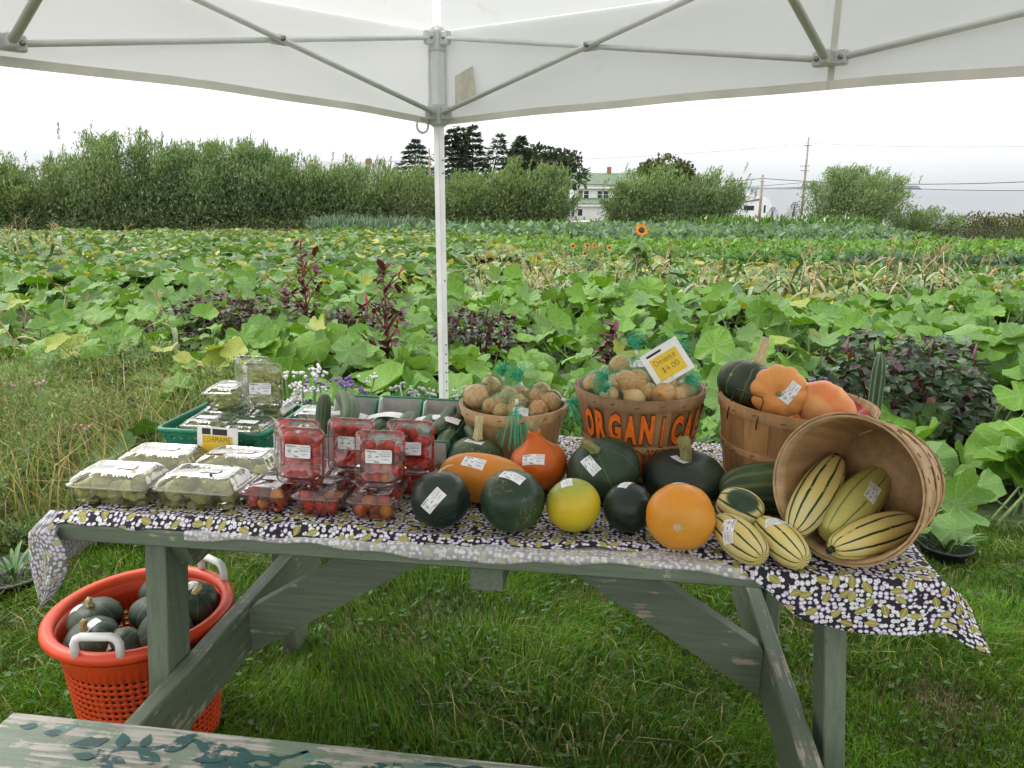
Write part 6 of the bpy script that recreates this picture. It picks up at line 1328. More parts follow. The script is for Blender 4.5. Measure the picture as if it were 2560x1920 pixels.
LM = {'g': [leaf_mesh(k, ML_G, .03 + .008 * k, -.05 + .13 * (k % 4)) for k in range(10)], 'b': [leaf_mesh(20 + k, ML_B, .03 + .010 * k, -.08 + .15 * (k % 4)) for k in range(8)], 'y': [leaf_mesh(40 + k, ML_Y, .09, .2) for k in range(3)], 'k': [leaf_mesh(60 + k, ML_K, .02, .1) for k in range(4)], 'd': [leaf_mesh(50 + k, ML_D, .2, -.55) for k in range(2)]}
LR = random.Random(77)
def squash_plant(x, y, nl, hgt, size, mix, label, group, spread=.34, name='squash_plant', tiltx=.5):
    z0 = float(gz(x, y)); root = thing(name, label, 'squash plant', loc=(x, y, z0), group=group)
    for k in range(nl):
        a = LR.uniform(0, 2 * PI); d = spread * LR.random() ** .6; h = hgt * LR.uniform(.35, 1.22); s = size * LR.uniform(.70, 1.2); kd = LR.choice(mix)
        # leaf faces up and a little toward the light in front; heading outwards
        nrm = Vector((LR.gauss(0, .45) + .15 * math.cos(a), LR.gauss(-.30, .50) + .15 * math.sin(a), 1)); M_ = Matrix.Translation((d * math.cos(a), d * math.sin(a), h)) @ rotto(nrm, LR.uniform(0, 6.28)) @ Matrix.Diagonal((s, s, s * LR.uniform(.85, 1.2), 1))
        link('leaf', LR.choice(LM[kd]), root, M=M_)
    return root
mixA = list('ggggggggggggbbbbbbb') * 3 + ['y']; PA = []
yy = 3.75
while yy < 7.6:
    xx = -1.5 + LR.uniform(-.1, .1); st = .40 + .03 * (yy - 3.7)
    while xx < yy * .80 + .4:
        jx, jy = xx + LR.uniform(-.14, .14), yy + LR.uniform(-.14, .14); fx = jx / jy
        if not (fx > .36 and fx < .66 and jy < 4.6) and not (fx < -.05 and jy < 4.3) and not (abs(fx + .02) < .12 and jy < 4.1): PA.append((jx, jy))
        xx += st
    yy += .42
def zoneA(x, y):
    f = x / y; w = 'around the tent post' if f < .06 else 'behind the small tan basket' if f < .13 else 'behind the lettered basket' if f < .30 else 'behind the amber basket' if f < .44 else 'beyond the large shiso bush' if f < .62 else 'at the picture edge past the shiso bush'
    d = 'nearest' if y < 4.6 else 'midway' if y < 6 else 'farthest, next to the corn'
    return 'green squash plant %s, %s' % (w, d), 'squash plants %s, %s' % (w, d)
for (x, y) in PA: squash_plant(x, y, 12, .42 + .10 * math.sin(x * 1.3 + y), .106, mixA, *zoneA(x, y), .30)
yy = 4.6; PB = []
while yy < 10.5:
    xx = -yy * .78 - .3; st = .50 + .05 * (yy - 5)
    while xx < -1.1 - (yy - 4.6) * .05:
        if xx / yy > -.50 or yy > 5.4: PB.append((xx + LR.uniform(-.18, .18), yy + LR.uniform(-.18, .18)))
        xx += st
    yy += .55
def zoneB(x, y):
    f = x / y; w = 'at the picture edge' if f < -.55 else 'above the dry stalks' if f < -.38 else 'above the green tray' if f < -.27 else 'around the tall amaranth'
    d = 'nearest the weeds' if y < 6 else 'midway to the windbreak' if y < 8 else 'in the far rows'
    return 'squash plant beyond the weeds %s, %s' % (w, d), 'squash plants %s, %s' % (w, d)
for (x, y) in PB: squash_plant(x, y, 11, .40, .10 if y < 7 else .105, list('ggggggggbbbbbbbbbbb') * 2 + ['y'] if y > 5.6 else list('ggggyb'), *zoneB(x, y), .34)
for k, (x, y, n, h, s, mx_, lb) in enumerate([(1.72, 2.95, 6, .24, .12, 'gbb', 'squash plant low beside the tipped basket with bluish leaves'), (2.35, 3.25, 9, .32, .15, 'gg', 'large bright leaved squash plant near the dark bush'), (2.02, 3.42, 9, .24, .11, 'ggb', 'squash plant with overlapping leaves in front of the dark bush'), (2.75, 3.6, 9, .36, .12, 'ggb', 'squash plant at the picture edge in front of the dark bush'), (2.05, 3.75, 7, .26, .13, 'ggb', 'low squash plant between the tipped basket and the dark bush'), (-1.72, 3.45, 16, .30, .085, 'kkkg', 'dark leafy bean plant beside the green tray'), (-1.45, 3.35, 12, .26, .08, 'kkg', 'low leafy plant just behind the green tray'), (-1.95, 4.55, 9, .46, .11, 'ygg', 'yellowing squash plant among the weeds with pale stalk'), (-2.75, 4.75, 9, .46, .11, 'ygg', 'yellow-green squash plant at the edge among dry stalks'), (-2.35, 5.0, 9, .46, .11, 'gggb', 'squash plant with yellow-green leaves behind the dry stalks'), (-3.3, 4.9, 8, .46, .11, 'ygg', 'yellow-green squash plant at the very edge of the picture'), (-1.35, 4.35, 9, .40, .15, 'gyb', 'squash plant with an open yellow flower'), (-.62, 3.55, 3, .40, .11, 'gy', 'young pointed-leaf squash shoot near the tent post'), (-.42, 3.35, 1, .46, .12, 'd', 'withered drooping grey squash leaf near the tent post'), (-.75, 4.0, 9, .34, .14, 'gbg', 'squash plant behind the statice flowers'), (-.1, 3.75, 7, .36, .15, 'gbb', 'squash plant next to the tent post'), (1.25, 3.6, 6, .42, .13, 'bbg', 'squash plant between the lettered and amber baskets')]):
    squash_plant(x, y, n, h, s, list(mx_), lb, None, .26)
# the rest of the patch further off
def leafmass(name, label, n, xr, yr, h, size, cols, seed, dens=None, tilt=.45, kindn='foliage'):
    r = np.random.default_rng(seed); t = r.random(n); y = 1 / (1 / yr[0] + t * (1 / yr[1] - 1 / yr[0])) if yr[1] / yr[0] > 1.6 else r.uniform(*yr, n)
    lo, hi = xr if not callable(xr) else xr(y); x = lo + (hi - lo) * r.random(n)
    if dens is not None: k = dens(x, y) > r.random(n); x, y = x[k], y[k]
    n = len(x); z = gz(x, y) + h * r.uniform(.45, 1.1, n) * (1 + .2 * np.sin(x * 1.7 + y)); cc = np.array(cols)[r.integers(0, len(cols), n)] * r.uniform(.65, 1.4, (n, 1))
    hexa = np.array([(0, 0, -.05)] + [(math.cos(a) * (1 if k % 2 else .85), math.sin(a), .12 * math.sin(2 * a)) for k, a in enumerate(np.arange(6) * PI / 3)]); tri = np.array([(0, 1 + k, 1 + (k + 1) % 6) for k in range(6)])
    V, F, C = scatter(hexa, tri, np.stack([x, y, z], 1), eul(r.normal(.18, tilt, n), r.normal(0, tilt, n), r.uniform(0, 6.28, n)), size * r.uniform(.55, 1.25, n), cc); o = mass(name, V, F, [M_LEAFM], C, smooth=True); kind(o, 'stuff'); tag(o, label, kindn); return o
M_LEAFM = foliage('mid_leaves', .5, .3, var=.2, objrand=0, spec=.45)
LETT = (.11, .21, .045); GR, BLg, YL, PALE = (.070, .170, .030), (.10, .175, .080), (.32, .32, .07), (.14, .22, .07)
leafmass('squash_field', 'broad green squash leaves covering the field up to the windbreak', 15000, lambda y: (-y * .78, -.5 - y * .02), (9.5, 22), .34, .115, [GR, GR, GR, BLg, BLg, BLg, PALE, PALE, YL], 1)
leafmass('squash_field', 'yellowing squash leaves in the far part of the field', 22000, lambda y: (-y * .75, 1.0 - y * .05), (16, 36), .28, .13, [PALE, PALE, PALE, YL, BLg, GR, LETT], 2)
leafmass('squash_field', 'small squash leaves among the fallen corn', 4200, lambda y: (-1.0 + 0 * y, y * .8), (7.2, 12), .24, .11, [GR, PALE, PALE, BLg, YL], 3)
leafmass('ground_cover', 'pale green low growth between the far crop rows', 14000, lambda y: (-1.0 + 0 * y, y * .80), (10.5, 36), .12, .13, [GR, PALE, LETT, LETT, YL], 6, dens=lambda x, y: np.where((x > .47 * y) & (y > 15.5) & (y < 36), 0.0, 1.0))
leafmass('ground_cover', 'low leafy ground cover between the squash plants', 9000, lambda y: (-y * .78, y * .8), (3.4, 8), .12, .05, [(.035, .075, .016), (.025, .055, .014), (.05, .08, .035)], 4)  # leaf colours darkened to paint deep shade into the gaps between plants

# ------------------------------------------------------------------ crop rows further off
def row(name, label, y0, x0, x1, wid, h, size, col, n, seed, slope=.0, cat='crop row', spiky=0.0, flowers=None):
    r = np.random.default_rng(seed); cx = x0 + (x1 - x0) * r.random(n); ph = np.sin(cx * 9 + seed) ; x = cx; y = y0 + slope * (x - x0) + r.normal(0, wid / 2.6, n); z = gz(x, y) + h * r.random(n) ** .7 * (.8 + .25 * ph)
    D = r.normal(0, 1, (n, 3)); D[:, 2] = np.abs(D[:, 2]) * (.5 + spiky * 3) + .2; c = np.array(col) * r.uniform(.6, 1.5, (n, 1))
    if flowers: k = (z - gz(x, y) > h * .62) & (r.random(n) < .05); c[k] = flowers
    V, F, C = scatter(*LEAF, np.stack([x, y, z], 1), aim(D, r.uniform(0, 6, n)), np.stack([size * r.uniform(.6, 1.4, n), size * r.uniform(.35, .8, n) * (1 - .7 * spiky), np.full(n, size * .5)], 1), c); o = mass(name, V, F, [M_LEAFM], C); kind(o, 'stuff'); tag(o, label, cat)
KALE, LET, CARR = (.12, .205, .115), (.13, .25, .05), (.10, .215, .035)
row('cabbage_row', 'long row of blue-green cabbages below the farmhouse', 36, -5, 19, 3.4, .55, .34, KALE, 7000, 1, .02)
row('carrot_row', 'bright green feathery row behind the long cabbage row', 41, -2, 13, 1.4, .6, .26, CARR, 3200, 2, .03)
row('flower_row', 'tall bright green flower row with white blooms before the sea', 38, 9, 17.5, 1.8, .85, .26, (.075, .165, .030), 6000, 3, .0, spiky=.5, flowers=(.75, .74, .72))
row('cabbage_row', 'blue-green cabbage row in front of the white flowers', 30, 3, 14.5, 2.2, .45, .30, KALE, 6000, 4, -.04)
row('lettuce_row', 'light green lettuce row beyond the corn', 26, -3, 18, 1.4, .28, .20, LET, 5200, 5, .0); row('lettuce_row', 'light green lettuce row behind the sunflowers', 22.5, -1, 15, 1.2, .26, .18, LET, 5200, 6, .0)
row('lettuce_row', 'pale green lettuce row right behind the fallen corn', 19.2, 1, 14, 1.0, .24, .16, (.12, .21, .06), 4500, 7, .0); row('lettuce_row', 'purple lettuce row segment among the green ones', 17.3, 5.6, 8.2, .6, .2, .14, (.06, .022, .035), 900, 8)
row('bean_row', 'deep green bean row at the far right of the field', 17.0, 4.5, 8.4, 1.0, .30, .16, (.08, .19, .05), 3200, 9, -.02); row('bean_row', 'deep green bean row nearest the soil strip', 14.0, 6.6, 13, .9, .22, .14, (.08, .19, .05), 3200, 10, -.05)
row('cabbage_row', 'dark blue-green kale row beside the far lawn', 16.0, 6.8, 12.0, .7, .26, .22, (.085, .15, .09), 2600, 11, -.05); row('bean_row', 'yellow-green bean row at the far end before the shore', 33, 14, 21, 2.0, .45, .24, (.11, .19, .045), 3600, 12, -.25)
row('leek_row', 'grey-green leek row at the foot of the windbreak', 41, -10.5, -4.6, 1.4, .6, .42, (.13, .20, .15), 2400, 13, spiky=.9); row('carrot_row', 'bright green carrot row near the leeks', 37.5, -9, -1, 1.2, .35, .2, CARR, 2600, 14); row('clover_strip', 'brownish green weedy strip near the leeks', 39.5, -16, -6, 1.6, .2, .2, (.12, .10, .04), 2200, 15)
row('lettuce_row', 'yellow-green leafy row in front of the leeks', 30, -14, 2, 1.6, .28, .2, (.13, .19, .045), 4000, 16)
# far lawn and bare soil strips
def sheet(name, pts, mat, lift=.03):
    n = 14; V = []; A, B, C_, D_ = [np.array(p, float) for p in pts]
    for j in range(n + 1):
        for i in range(n + 1): p = (A * (1 - i / n) + B * i / n) * (1 - j / n) + (D_ * (1 - i / n) + C_ * i / n) * j / n; V.append((p[0], p[1], float(gz(p[0], p[1])) + lift))
    o = G().add(V, [(j * (n + 1) + i, j * (n + 1) + i + 1, (j + 1) * (n + 1) + i + 1, (j + 1) * (n + 1) + i) for j in range(n) for i in range(n)]).obj(name, mat); return kind(o, 'structure')
sheet('lawn', [(9.5, 18.2), (22, 16), (30, 31), (13.5, 29.5)], plain('far_lawn', (.085, .165, .035), .95, .2, .6, .3), .05)
M_SOIL = plain('bare_soil', (.20, .13, .08), .95, .2, 3, .6)
sheet('soil_strip', [(3.0, 11.2), (13, 9.9), (13, 11.0), (3.0, 12.0)], M_SOIL, .04); sheet('soil_strip', [(9, 31.5), (17.5, 29.5), (17.5, 32), (9, 33)], M_SOIL, .05)

# ------------------------------------------------------------------ dry corn
M_CORN = plain('dry_corn', (.36, .26, .135), .8, .25, 10, objrand=.2); M_CORNG = plain('fading_corn_leaf', (.16, .22, .10), .6, .25, 10, objrand=.2)
def ribbon(g, pts, w, mat):
    P = [Vector(p) for p in pts]; V = []
    for i, p in enumerate(P):
        t = (P[min(i + 1, len(P) - 1)] - P[max(i - 1, 0)]).normalized(); s = t.cross(Vector((0, 0, 1))); s = s.normalized() if s.length > .05 else Vector((1, 0, 0)); f = i / (len(P) - 1); ww = w * math.sin(PI * min(.12 + f * .88, 1)) ** .7 + .001; V += [p - s * ww, p + Vector((0, 0, -ww * .3)), p + s * ww]
    g.add(V, [q for i in range(len(P) - 1) for q in ((3 * i, 3 * i + 1, 3 * i + 4, 3 * i + 3), (3 * i + 1, 3 * i + 2, 3 * i + 5, 3 * i + 4))], mat)
CORN = []
for sd in range(5):
    rr = random.Random(sd + 400); H = rr.uniform(.75, 1.05); parts = []; lx, ly = rr.uniform(-.4, .4), rr.uniform(-.15, .15); pt = lambda t, lx=lx, ly=ly, H=H: Vector((lx * t * t * H, ly * t * H, H * t * (1 - .15 * abs(lx) * t)))
    g = G(); g.tube([pt(t) for t in np.linspace(0, 1, 6)], [.012, .011, .010, .008, .006, .004], 6); parts.append(('stalk', g.mesh('stalk', [M_CORN])))
    for k in range(6):
        g = G(); t0 = rr.uniform(.2, .9); a = rr.uniform(0, 6.3); L = rr.uniform(.3, .55); b0 = pt(t0); d = Vector((math.cos(a), math.sin(a), 0)); up_ = rr.uniform(.2, .9)
        ribbon(g, [b0 + d * L * q + Vector((0, 0, L * (up_ * q - (1.3 + .4 * up_) * q * q))) for q in np.linspace(0, 1, 7)], rr.uniform(.018, .032), 0); parts.append(('leaf', g.mesh('leaf', [M_CORN if rr.random() < .55 else M_CORNG])))
    g = G(); tp_ = pt(1)
    for k in range(7): a = rr.uniform(0, 6.3); g.tube([tp_, tp_ + Vector((math.cos(a) * .05, math.sin(a) * .05, .10)), tp_ + Vector((math.cos(a) * .12, math.sin(a) * .12, .14))], [.003, .004, .002], 4, cap=False)
    parts.append(('tassel', g.mesh('tassel', [M_CORN]))); CORN.append(parts)
def corn(x, y, s, label, group): 
    root = thing('corn_stalk', label, 'corn', loc=(x, y, float(gz(x, y)) - .02), group=group); root.rotation_euler = (LR.gauss(0, .12), LR.gauss(.1, .22), LR.uniform(0, 6.28)); root.scale = (s, s, s)
    for nm, me in LR.choice(CORN): link(nm, me, root)
def zoneC(x, y):
    f = x / y; w = 'just past the tent post' if f < .08 else 'left of the tall sunflower' if f < .16 else 'right of the tall sunflower' if f < .34 else 'above the amber basket' if f < .5 else 'near the edge of the picture'
    return 'dry tan corn stalk %s, %s' % (w, 'front of the strip' if y < 9.3 else 'back of the strip'), 'dry corn %s, %s' % (w, 'front' if y < 9.3 else 'back')
for k in range(150):
    y = 7.7 + 4.5 * LR.random() ** 1.2; x = -.6 + LR.random() * (y * .74 + .4); corn(x, y, LR.uniform(.5, .85), *zoneC(x, y))
for k in range(16): y = 14 + 8 * LR.random(); corn(-y * .72 + LR.random() * 4.5, y, LR.uniform(.8, 1.1), 'dry corn stalk standing in front of the windbreak', 'dry corn before the windbreak')
for k in range(9): y = 5.3 + 1.6 * LR.random(); corn(-y * (.42 + .3 * LR.random()), y, LR.uniform(.45, .7), 'broken brown corn stub among the squash beyond the weeds', 'broken corn stubs')

# ------------------------------------------------------------------ sunflowers
M_PETAL = foliage('sunflower_petal', .5, .3, base=(.62, .24, .012), var=.15, objrand=.15); M_DISC = plain('sunflower_disc', (.05, .03, .012), .9, .2, 60); M_SLEAF = foliage('sunflower_leaf', .5, .3, base=(.10, .18, .055), var=.2, objrand=.2)
def sunflower(fx, fy, Y, s, label, group=None, leaves=14, H=None):
    p = far(fx, fy, Y); z0 = float(gz(p.x, Y)); H = p.z - z0; root = thing('sunflower', label, 'sunflower', loc=(p.x, Y, z0), group=group); G().tube([(0, 0, 0), (.02, 0, H * .5), (0, 0, H - .02)], [.014, .012, .008], 6).obj('stem', M_PET, root)
    hd = Matrix.Translation((0, -.03, H)) @ rotto((.1, -.75, .35)); g = G(); g.lathe([(.001, .018 * s), (.03 * s, .016 * s), (.055 * s, .004 * s), (.058 * s, -.008 * s), (.02 * s, -.02 * s)], 16); o = g.obj('disc', M_DISC, root); o.matrix_basis = hd
    for k in range(18):
        a = 2 * PI * k / 18 + LR.uniform(-.08, .08); L = .07 * s * LR.uniform(.85, 1.2); c, sn = math.cos(a), math.sin(a); w = .017 * s; q = lambda r_, t, z: (c * r_ - sn * t, sn * r_ + c * t, z)
        o = G().add([q(.05 * s, -w * .5, 0), q(.05 * s, w * .5, 0), q(.05 * s + L * .55, w, .012 * s), q(.05 * s + L, 0, .0), q(.05 * s + L * .55, -w, .012 * s)], [(0, 1, 2, 3, 4)]).obj('petal', M_PETAL, root); o.matrix_basis = hd
    for k in range(leaves):
        z = H * LR.uniform(.15, .9); a = LR.uniform(0, 6.28); L = .20 * LR.uniform(.6, 1.2); g = G(); d = Vector((math.cos(a), math.sin(a), 0)); ribbon(g, [Vector((0, 0, z)) + d * L * q + Vector((0, 0, .08 * q - .22 * q * q)) for q in np.linspace(0, 1, 5)], .06, 0); g.obj('leaf', M_SLEAF, root)
sunflower(1603, 575, 10.2, .75, 'tall leafy sunflower with large orange head above the corn', None, 34)
for k, (fx, fy) in enumerate(((1432, 615), (1468, 613), (1485, 613), (1523, 619), (1462, 633), (1495, 648))): sunflower(fx, fy, 12.5, .38, 'small orange sunflower head in the corn strip left of the tall sunflower', 'small sunflowers in the corn strip', 4)

# ------------------------------------------------------------------ amaranth and purple shiso
M_AMS = plain('amaranth_stem', (.16, .018, .030), .5, .2, 20); M_AML = foliage('amaranth_leaf', .45, .2, base=(.085, .022, .028), var=.3, objrand=.5); M_TAS = plain('amaranth_tassel', (.26, .012, .030), .8, .3, 120, .5)
g = G(); ribbon(g, [(q, 0, .10 * q - .28 * q * q) for q in np.linspace(0, 1, 6)], .19, 0); AML = g.mesh('leaf', [M_AML])
def amaranth(x, y, h, nb, nl, label, seed, tassel=0):
    rr = random.Random(seed); root = thing('amaranth_plant', label, 'amaranth', loc=(x, y, float(gz(x, y)))); g = G(); g.tube([(0, 0, 0), (.02, 0, h * .5), (.0, 0, h * .92)], [.012, .009, .004], 6); g.obj('stem', M_AMS, root)
    tips = [Vector((0, 0, h * .92))]
    for k in range(nb):
        z = h * rr.uniform(.35, .8); a = rr.uniform(0, 6.3); L = h * rr.uniform(.14, .30); e = Vector((math.cos(a) * L * .75, math.sin(a) * L * .6, z + L * .75)); G().tube([(0, 0, z), e * .5 + Vector((0, 0, z * .5 + L * .1)), e], [.006, .005, .003], 5).obj('branch', M_AMS, root); tips.append(e)
    for t in tips[:tassel]:
        g = G(); a = rr.uniform(0, 6.3); d = Vector((math.cos(a), math.sin(a), 0)) * .05; dn = -.10 if rr.random() < .5 else .05; g.tube([t, t + Vector((0, 0, .04)) + d * .4, t + d + Vector((0, 0, .05 + dn * .3)), t + d * 1.8 + Vector((0, 0, dn))], [.004, .006, .005, .002], 6); g.obj('tassel', M_TAS, root)
    for k in range(nl):
        t = rr.choice(tips) if rr.random() < .72 else Vector((0, 0, h * rr.uniform(.25, .9))); q = t * rr.uniform(.75, 1.0) if t.x or t.y else t; s = rr.uniform(.06, .13); link('leaf', AML, root, M=Matrix.Translation(q + Vector((rr.gauss(0, .02), rr.gauss(0, .02), rr.gauss(0, .03)))) @ Matrix.Rotation(rr.uniform(0, 6.3), 4, 'Z') @ Matrix.Rotation(rr.uniform(-1.0, .3), 4, 'Y') @ Matrix.Scale(s, 4))
p = far(762, 800, 6.2); amaranth(p.x, 6.2, 1.06, 12, 130, 'tall dark red amaranth plant with drooping tassels in the squash patch', 1, 4)
p = far(965, 900, 5.0); amaranth(p.x, 5.0, .98, 11, 110, 'dark red amaranth plant with crimson hanging tassel beside the tent post', 2, 5)
p = far(1535, 880, 4.9); amaranth(p.x, 4.9, .58, 6, 90, 'short crimson amaranth plant behind the lettered basket', 3, 0)
M_SHI = foliage('shiso_leaf', .45, .15, var=.25, objrand=0)
def shiso(fx, Y, w, h, n, label, seed, green=.4):
    r = np.random.default_rng(seed); p = far(fx, 800, Y); z0 = float(gz(p.x, Y)); root = thing('shiso_bush', label, 'shiso bush', loc=(p.x, Y, z0)); a = r.uniform(0, 6.28, n); q = r.random(n) ** .5; el = r.random(n); rr = w / 2 * np.sqrt(np.clip(1 - (el - .35) ** 2 * 1.6, .05, 1)) * (1 + .12 * np.sin(a * 4)); P = np.stack([rr * q * np.cos(a), rr * .7 * q * np.sin(a), h * el * (1 + .1 * np.sin(a * 3 + 1))], 1)
    D = np.stack([np.cos(a) + r.normal(0, .6, n), np.sin(a) - .3 + r.normal(0, .6, n), r.normal(-.15, .4, n)], 1); c = np.where(r.random(n)[:, None] < green, np.array([.050, .085, .045]), np.array([.040, .016, .020])) * r.uniform(.5, 1.7, (n, 1)); br = r.random(n) < .04; c[br] = (.10, .035, .02)
    V, F, C = scatter(*LEAF, P, aim(D, r.normal(0, .6, n)), np.stack([r.uniform(.04, .075, n), r.uniform(.03, .058, n), np.full(n, .04)], 1), c); mass('leaves', V, F, [M_SHI], C, parent=root); g = G()
    for k in range(14): b_ = r.uniform(0, 6.28); d = r.random() * w * .4; g.tube([(0, 0, 0), (d * .6 * math.cos(b_), d * .4 * math.sin(b_), h * .5), (d * math.cos(b_), d * .6 * math.sin(b_), h * .95)], [.008, .006, .003], 5, cap=False)
    g.obj('stems', M_AMS, root)
    for k in range(10):
        b_ = r.uniform(0, 6.28); d = r.random() * w * .42; bz = Vector((d * math.cos(b_), d * .6 * math.sin(b_), h * .9)); G().tube([bz, bz + Vector((0, 0, .05)), bz + Vector((.005, 0, .10))], [.006, .007, .003], 5).obj('flower_spike', plain('shiso_spike%d_%d' % (seed, k), (.22, .10, .13), .8, .3, 90), root)
shiso(568, 6.6, 1.25, .52, 1500, 'dark purple shiso bush beyond the weeds left of the tall amaranth', 1, .35); shiso(2275, 4.15, 1.05, .62, 2400, 'large dark purple-green shiso bush behind the tipped basket', 2, .85); shiso(1190, 5.5, .8, .55, 1000, 'purple shiso bush just past the tent post', 3, .35); shiso(880, 5.9, .6, .50, 700, 'purple shiso bush between the two tall amaranth plants', 4, .3); shiso(1790, 6.0, .5, .55, 450, 'small purple shiso bush beyond the price card', 5, .3)
# ------------------------------------------------------------------ weeds, statice, borage, stalk, pots
r = np.random.default_rng(31); n = 52000; y = 2.85 + 2.3 * r.random(n) ** 1.2; x = -y * (.30 + .48 * r.random(n)) - .25; k = (x < -1.02 - (y - 2.8) * .10); x, y = x[k], y[k]; n = len(x); hm = (.26 + .34 * (np.sin(x * 3.1 + y * 2) * np.sin(y * 3.7 - x) * .5 + .5)) * np.clip(.45 + (y - 2.85) * .5, .4, 1) * np.where((x > -2.1) & (y < 3.9), .40, 1) * np.where(y > 4.0, .72, 1); z = hm * r.random(n) ** .55 * 1.25 + .01
D = r.normal(0, 1, (n, 3)); D[:, 2] = np.abs(D[:, 2]) + .4; pal = np.array([(.15, .25, .07), (.21, .29, .11), (.11, .21, .05), (.33, .31, .18), (.18, .27, .09), (.26, .33, .18)]); pt_ = np.clip(.5 + .5 * np.sin(x * 4.3 + 2 * np.sin(y * 3)) * np.sin(y * 5.1 + x), 0, 1); c = pal[r.integers(0, 6, n)] * r.uniform(.55, 1.35, (n, 1)); c = c * (1 - .45 * pt_[:, None]) + np.array([.11, .19, .05]) * r.uniform(.6, 1.4, (n, 1)) * .45 * pt_[:, None]
V, F, C = scatter(*LEAF, np.stack([x, y, z], 1), aim(D, r.uniform(0, 6, n)), np.stack([r.uniform(.014, .05, n), r.uniform(.003, .011, n), np.full(n, .01)], 1), c); o = mass('weeds', V, F, [M_CLOVER], C); kind(o, 'stuff'); tag(o, 'tangled grey-green and brown weeds beside the table', 'weeds')
n = 3000; y = 2.9 + 2.3 * r.random(n); x = -y * (.32 + .46 * r.random(n)) - .25; a = r.uniform(0, 6.28, n); c = np.array([.48, .38, .21]) * r.uniform(.5, 1.25, (n, 1)); g_ = r.random(n) < .5; c[g_] = np.array([.17, .24, .07]) * r.uniform(.7, 1.3, (g_.sum(), 1))
V, F, C = blades(np.stack([x, y, np.zeros(n)], 1), r.uniform(.2, .62, n), r.uniform(.003, .007, n), np.stack([np.cos(a), np.sin(a)], 1), c, r.uniform(.1, .9, n), r); o = mass('dry_stalks', V, F, [M_GRASS], C); kind(o, 'stuff'); tag(o, 'tan dry grass stalks arching above the weeds', 'weeds')
# green filler behind the boxes
n = 9000; y = 3.15 + 1.0 * r.random(n); x = -1.2 + 2.5 * r.random(n); z = .34 * r.random(n) ** .7; D = r.normal(0, 1, (n, 3)); D[:, 2] = np.abs(D[:, 2]) + .3; c = np.array([.085, .17, .04]) * r.uniform(.5, 1.5, (n, 1)); V, F, C = scatter(*LEAF, np.stack([x, y, z], 1), aim(D, r.uniform(0, 6, n)), np.stack([r.uniform(.03, .09, n), r.uniform(.012, .035, n), np.full(n, .02)], 1), c); o = mass('weeds', V, F, [M_CLOVER], C); kind(o, 'stuff'); tag(o, 'bright green small-leaved weeds behind the cucumber boxes', 'weeds')
M_FLW = plain('statice_white', (.72, .70, .70), .7, .1, 90); M_FLP = plain('statice_purple', (.22, .13, .36), .7, .2, 90); M_STG = plain('statice_stem', (.10, .19, .06), .6, .2, 30); M_PINK = plain('clover_pink', (.55, .25, .32), .8, .2, 90); M_BOR = plain('borage_fuzz', (.36, .40, .36), .9, .2, 90)
bud = G().lathe([(.001, -.5), (.4, -.3), (.55, .1), (.4, .45), (.001, .6)], 7)
BUD = {k: (lambda g: (setattr(g, 'v', list(bud.v)), setattr(g, 'f', list(bud.f)), setattr(g, 'm', list(bud.m)), setattr(g, 'sm', list(bud.sm)), g.mesh('blossom', [m_]))[-1])(G()) for k, m_ in (('w', M_FLW), ('p', M_FLP), ('k', M_PINK), ('b', M_BOR))}
def flowers(name, label, fx, Y, h, w, nst, kinds, per, size, seed, cat, blade=0, stemmat=None):
    rr = random.Random(seed); p = far(fx, 900, Y); root = thing(name, label, cat, loc=(p.x, Y, float(gz(p.x, Y))))
    for k in range(nst):
        a = rr.uniform(0, 6.3); d = w * rr.random() ** .6; e = Vector((d * math.cos(a), d * .6 * math.sin(a), h * rr.uniform(.7, 1.0))); G().tube([(0, 0, 0), (e.x * .4, e.y * .4, e.z * .5), e], [.005, .0045, .003], 5).obj('stem', stemmat or M_STG, root); kd = rr.choice(kinds)
        for q in range(per): s = size * rr.uniform(.6, 1.2); link('blossom', BUD[kd], root, M=Matrix.Translation(e + Vector((rr.gauss(0, size * 1.6), rr.gauss(0, size * 1.2), rr.gauss(0, size * .7)))) @ rotto((rr.gauss(0, .5), rr.gauss(0, .5), 1)) @ Matrix.Scale(s, 4))
    for k in range(blade):
        a = rr.uniform(0, 6.3); L = h * rr.uniform(.5, .8); g = G(); d = Vector((math.cos(a) * .35, math.sin(a) * .3, 0)); ribbon(g, [d * L * q + Vector((0, 0, L * q * (1 - .25 * q))) for q in np.linspace(0, 1, 5)], .012, 0); g.obj('leaf', M_SLEAF if False else M_STG, root)
flowers('statice_plant', 'statice plant with white papery flowers behind the zucchini box', 735, 2.85, .80, .12, 9, ['w'], 14, .012, 1, 'flower', 14); flowers('statice_plant', 'statice plant with purple and white flowers behind the cucumber boxes', 830, 2.85, .74, .20, 20, ['p', 'p', 'w'], 12, .012, 2, 'flower', 26)
flowers('borage_plant', 'fuzzy grey borage plant just left of the tent post', 1050, 3.25, .62, .12, 10, ['b'], 9, .014, 3, 'flower', 6, M_BOR); flowers('borage_plant', 'fuzzy grey borage plant behind the small tan basket', 1195, 3.35, .60, .18, 14, ['b'], 9, .014, 4, 'flower', 6, M_BOR); flowers('statice_plant', 'pale statice stems behind the amber basket', 2065, 3.2, .66, .12, 6, ['w', 'p'], 7, .012, 5, 'flower', 4)
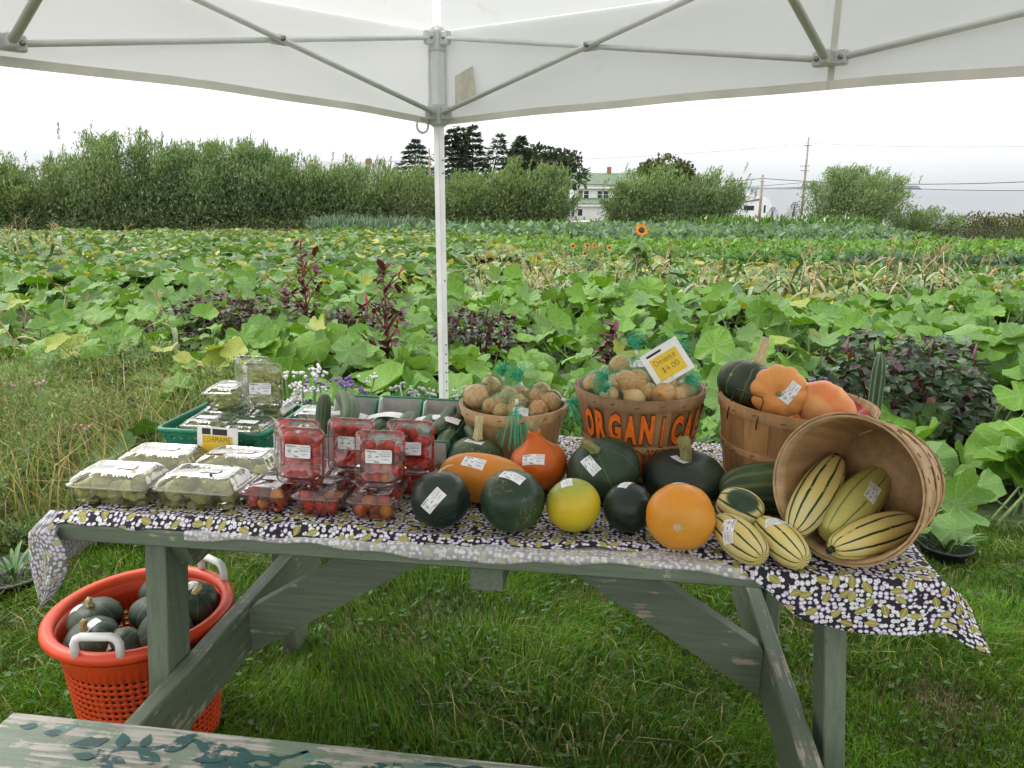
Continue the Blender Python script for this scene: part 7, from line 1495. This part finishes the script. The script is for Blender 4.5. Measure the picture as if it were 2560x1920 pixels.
for k, (fx, fy) in enumerate(((85, 935), (185, 1050), (140, 1000), (12, 955), (45, 1070), (78, 1072), (130, 1112))): flowers('clover', ('pink clover bloom high among the weeds', 'pink clover bloom nearest the green tray', 'pink clover bloom in the middle of the weeds', 'pink clover bloom at the very edge of the picture', 'lilac bloom low in the weeds near the edge', 'lilac bloom low in the weeds, middle of three', 'lilac bloom low in the weeds nearest the squash clamshells')[k], fx, 3.4 + .1 * k, max(.12, far(fx, fy, 3.4 + .1 * k).z), .01, 1, ['k'] if k < 4 else ['p'], 7, .012, 20 + k, 'flower')
# tall ribbed stalk behind the amber basket
p = far(2188, 1000, 3.05); st = thing('ribbed_stalk', 'tall ribbed green stalk standing behind the amber basket', 'stalk', loc=(p.x, 3.05, 0)); zt = far(2188, 880, 3.05).z
m, nd, lk, b = newmat('ribbed_stalk'); tcn = nd.new('ShaderNodeTexCoord'); xyz = nd.new('ShaderNodeSeparateXYZ'); lk.new(tcn.outputs['Object'], xyz.inputs[0]); an = math_(nd, lk, 'ARCTAN2', xyz.outputs[1], xyz.outputs[0]); s_ = math_(nd, lk, 'COSINE', math_(nd, lk, 'MULTIPLY', an, 8.0)); lk.new(mixc(nd, lk, rmap(nd, lk, s_, .55, .95), (.025, .060, .025), (.13, .17, .085)), b.inputs['Base Color']); b.inputs['Roughness'].default_value = .6
g = G(); g.lathe([(.024, 0), (.026, zt * .5), (.025, zt * .9), (.018, zt * .97), (.001, zt)], 48, 0, lambda r_, z, a: (r_ * (1 + .12 * math.cos(8 * a)), z)); g.obj('stem', m, st)
for k in range(26): a = (k % 8) * PI / 4; z = zt * (.3 + .68 * k / 26); e = Vector((math.cos(a), math.sin(a), 0)); G().tube([e * .027 + Vector((0, 0, z)), e * .036 + Vector((0, 0, z + .004))], [.0009, .0003], 4).obj('spine', M_CARD, st)
M_BPOT = plain('black_plastic_pot', (.012, .013, .015), .4, .1)
def pot(fx, fy, Y, rr_, h, label):
    p = far(fx, fy, Y); root = thing('plant_pot', label, 'plant pot', loc=(p.x, Y, 0)); g = G(); g.lathe([(rr_ * .78, 0), (rr_, h), (rr_ * 1.05, h), (rr_ * 1.05, h + .012), (rr_ * .96, h + .012), (rr_ * .9, h * .8), (.001, h * .8)], 28); g.obj('pot', M_BPOT, root); gr = G()
    for k in range(26): a = LR.uniform(0, 6.3); d = Vector((math.cos(a), math.sin(a), 0)); q0 = d * rr_ * .5 * LR.random() + Vector((0, 0, h * .8)); L = LR.uniform(.08, .18); ribbon(gr, [q0 + d * L * .6 * q + Vector((0, 0, L * (q - .5 * q * q))) for q in np.linspace(0, 1, 5)], .006, 0)
    gr.obj('plant', M_STG, root)
pot(2385, 1235, 2.85, .10, .05, 'black plastic pot with a small plant on the lawn beside the tipped basket'); pot(20, 1345, 2.6, .14, .05, 'black plastic tray built as a low pot in the grass beyond the hanging cloth corner')  # left pot stands in for the edge of a black tray
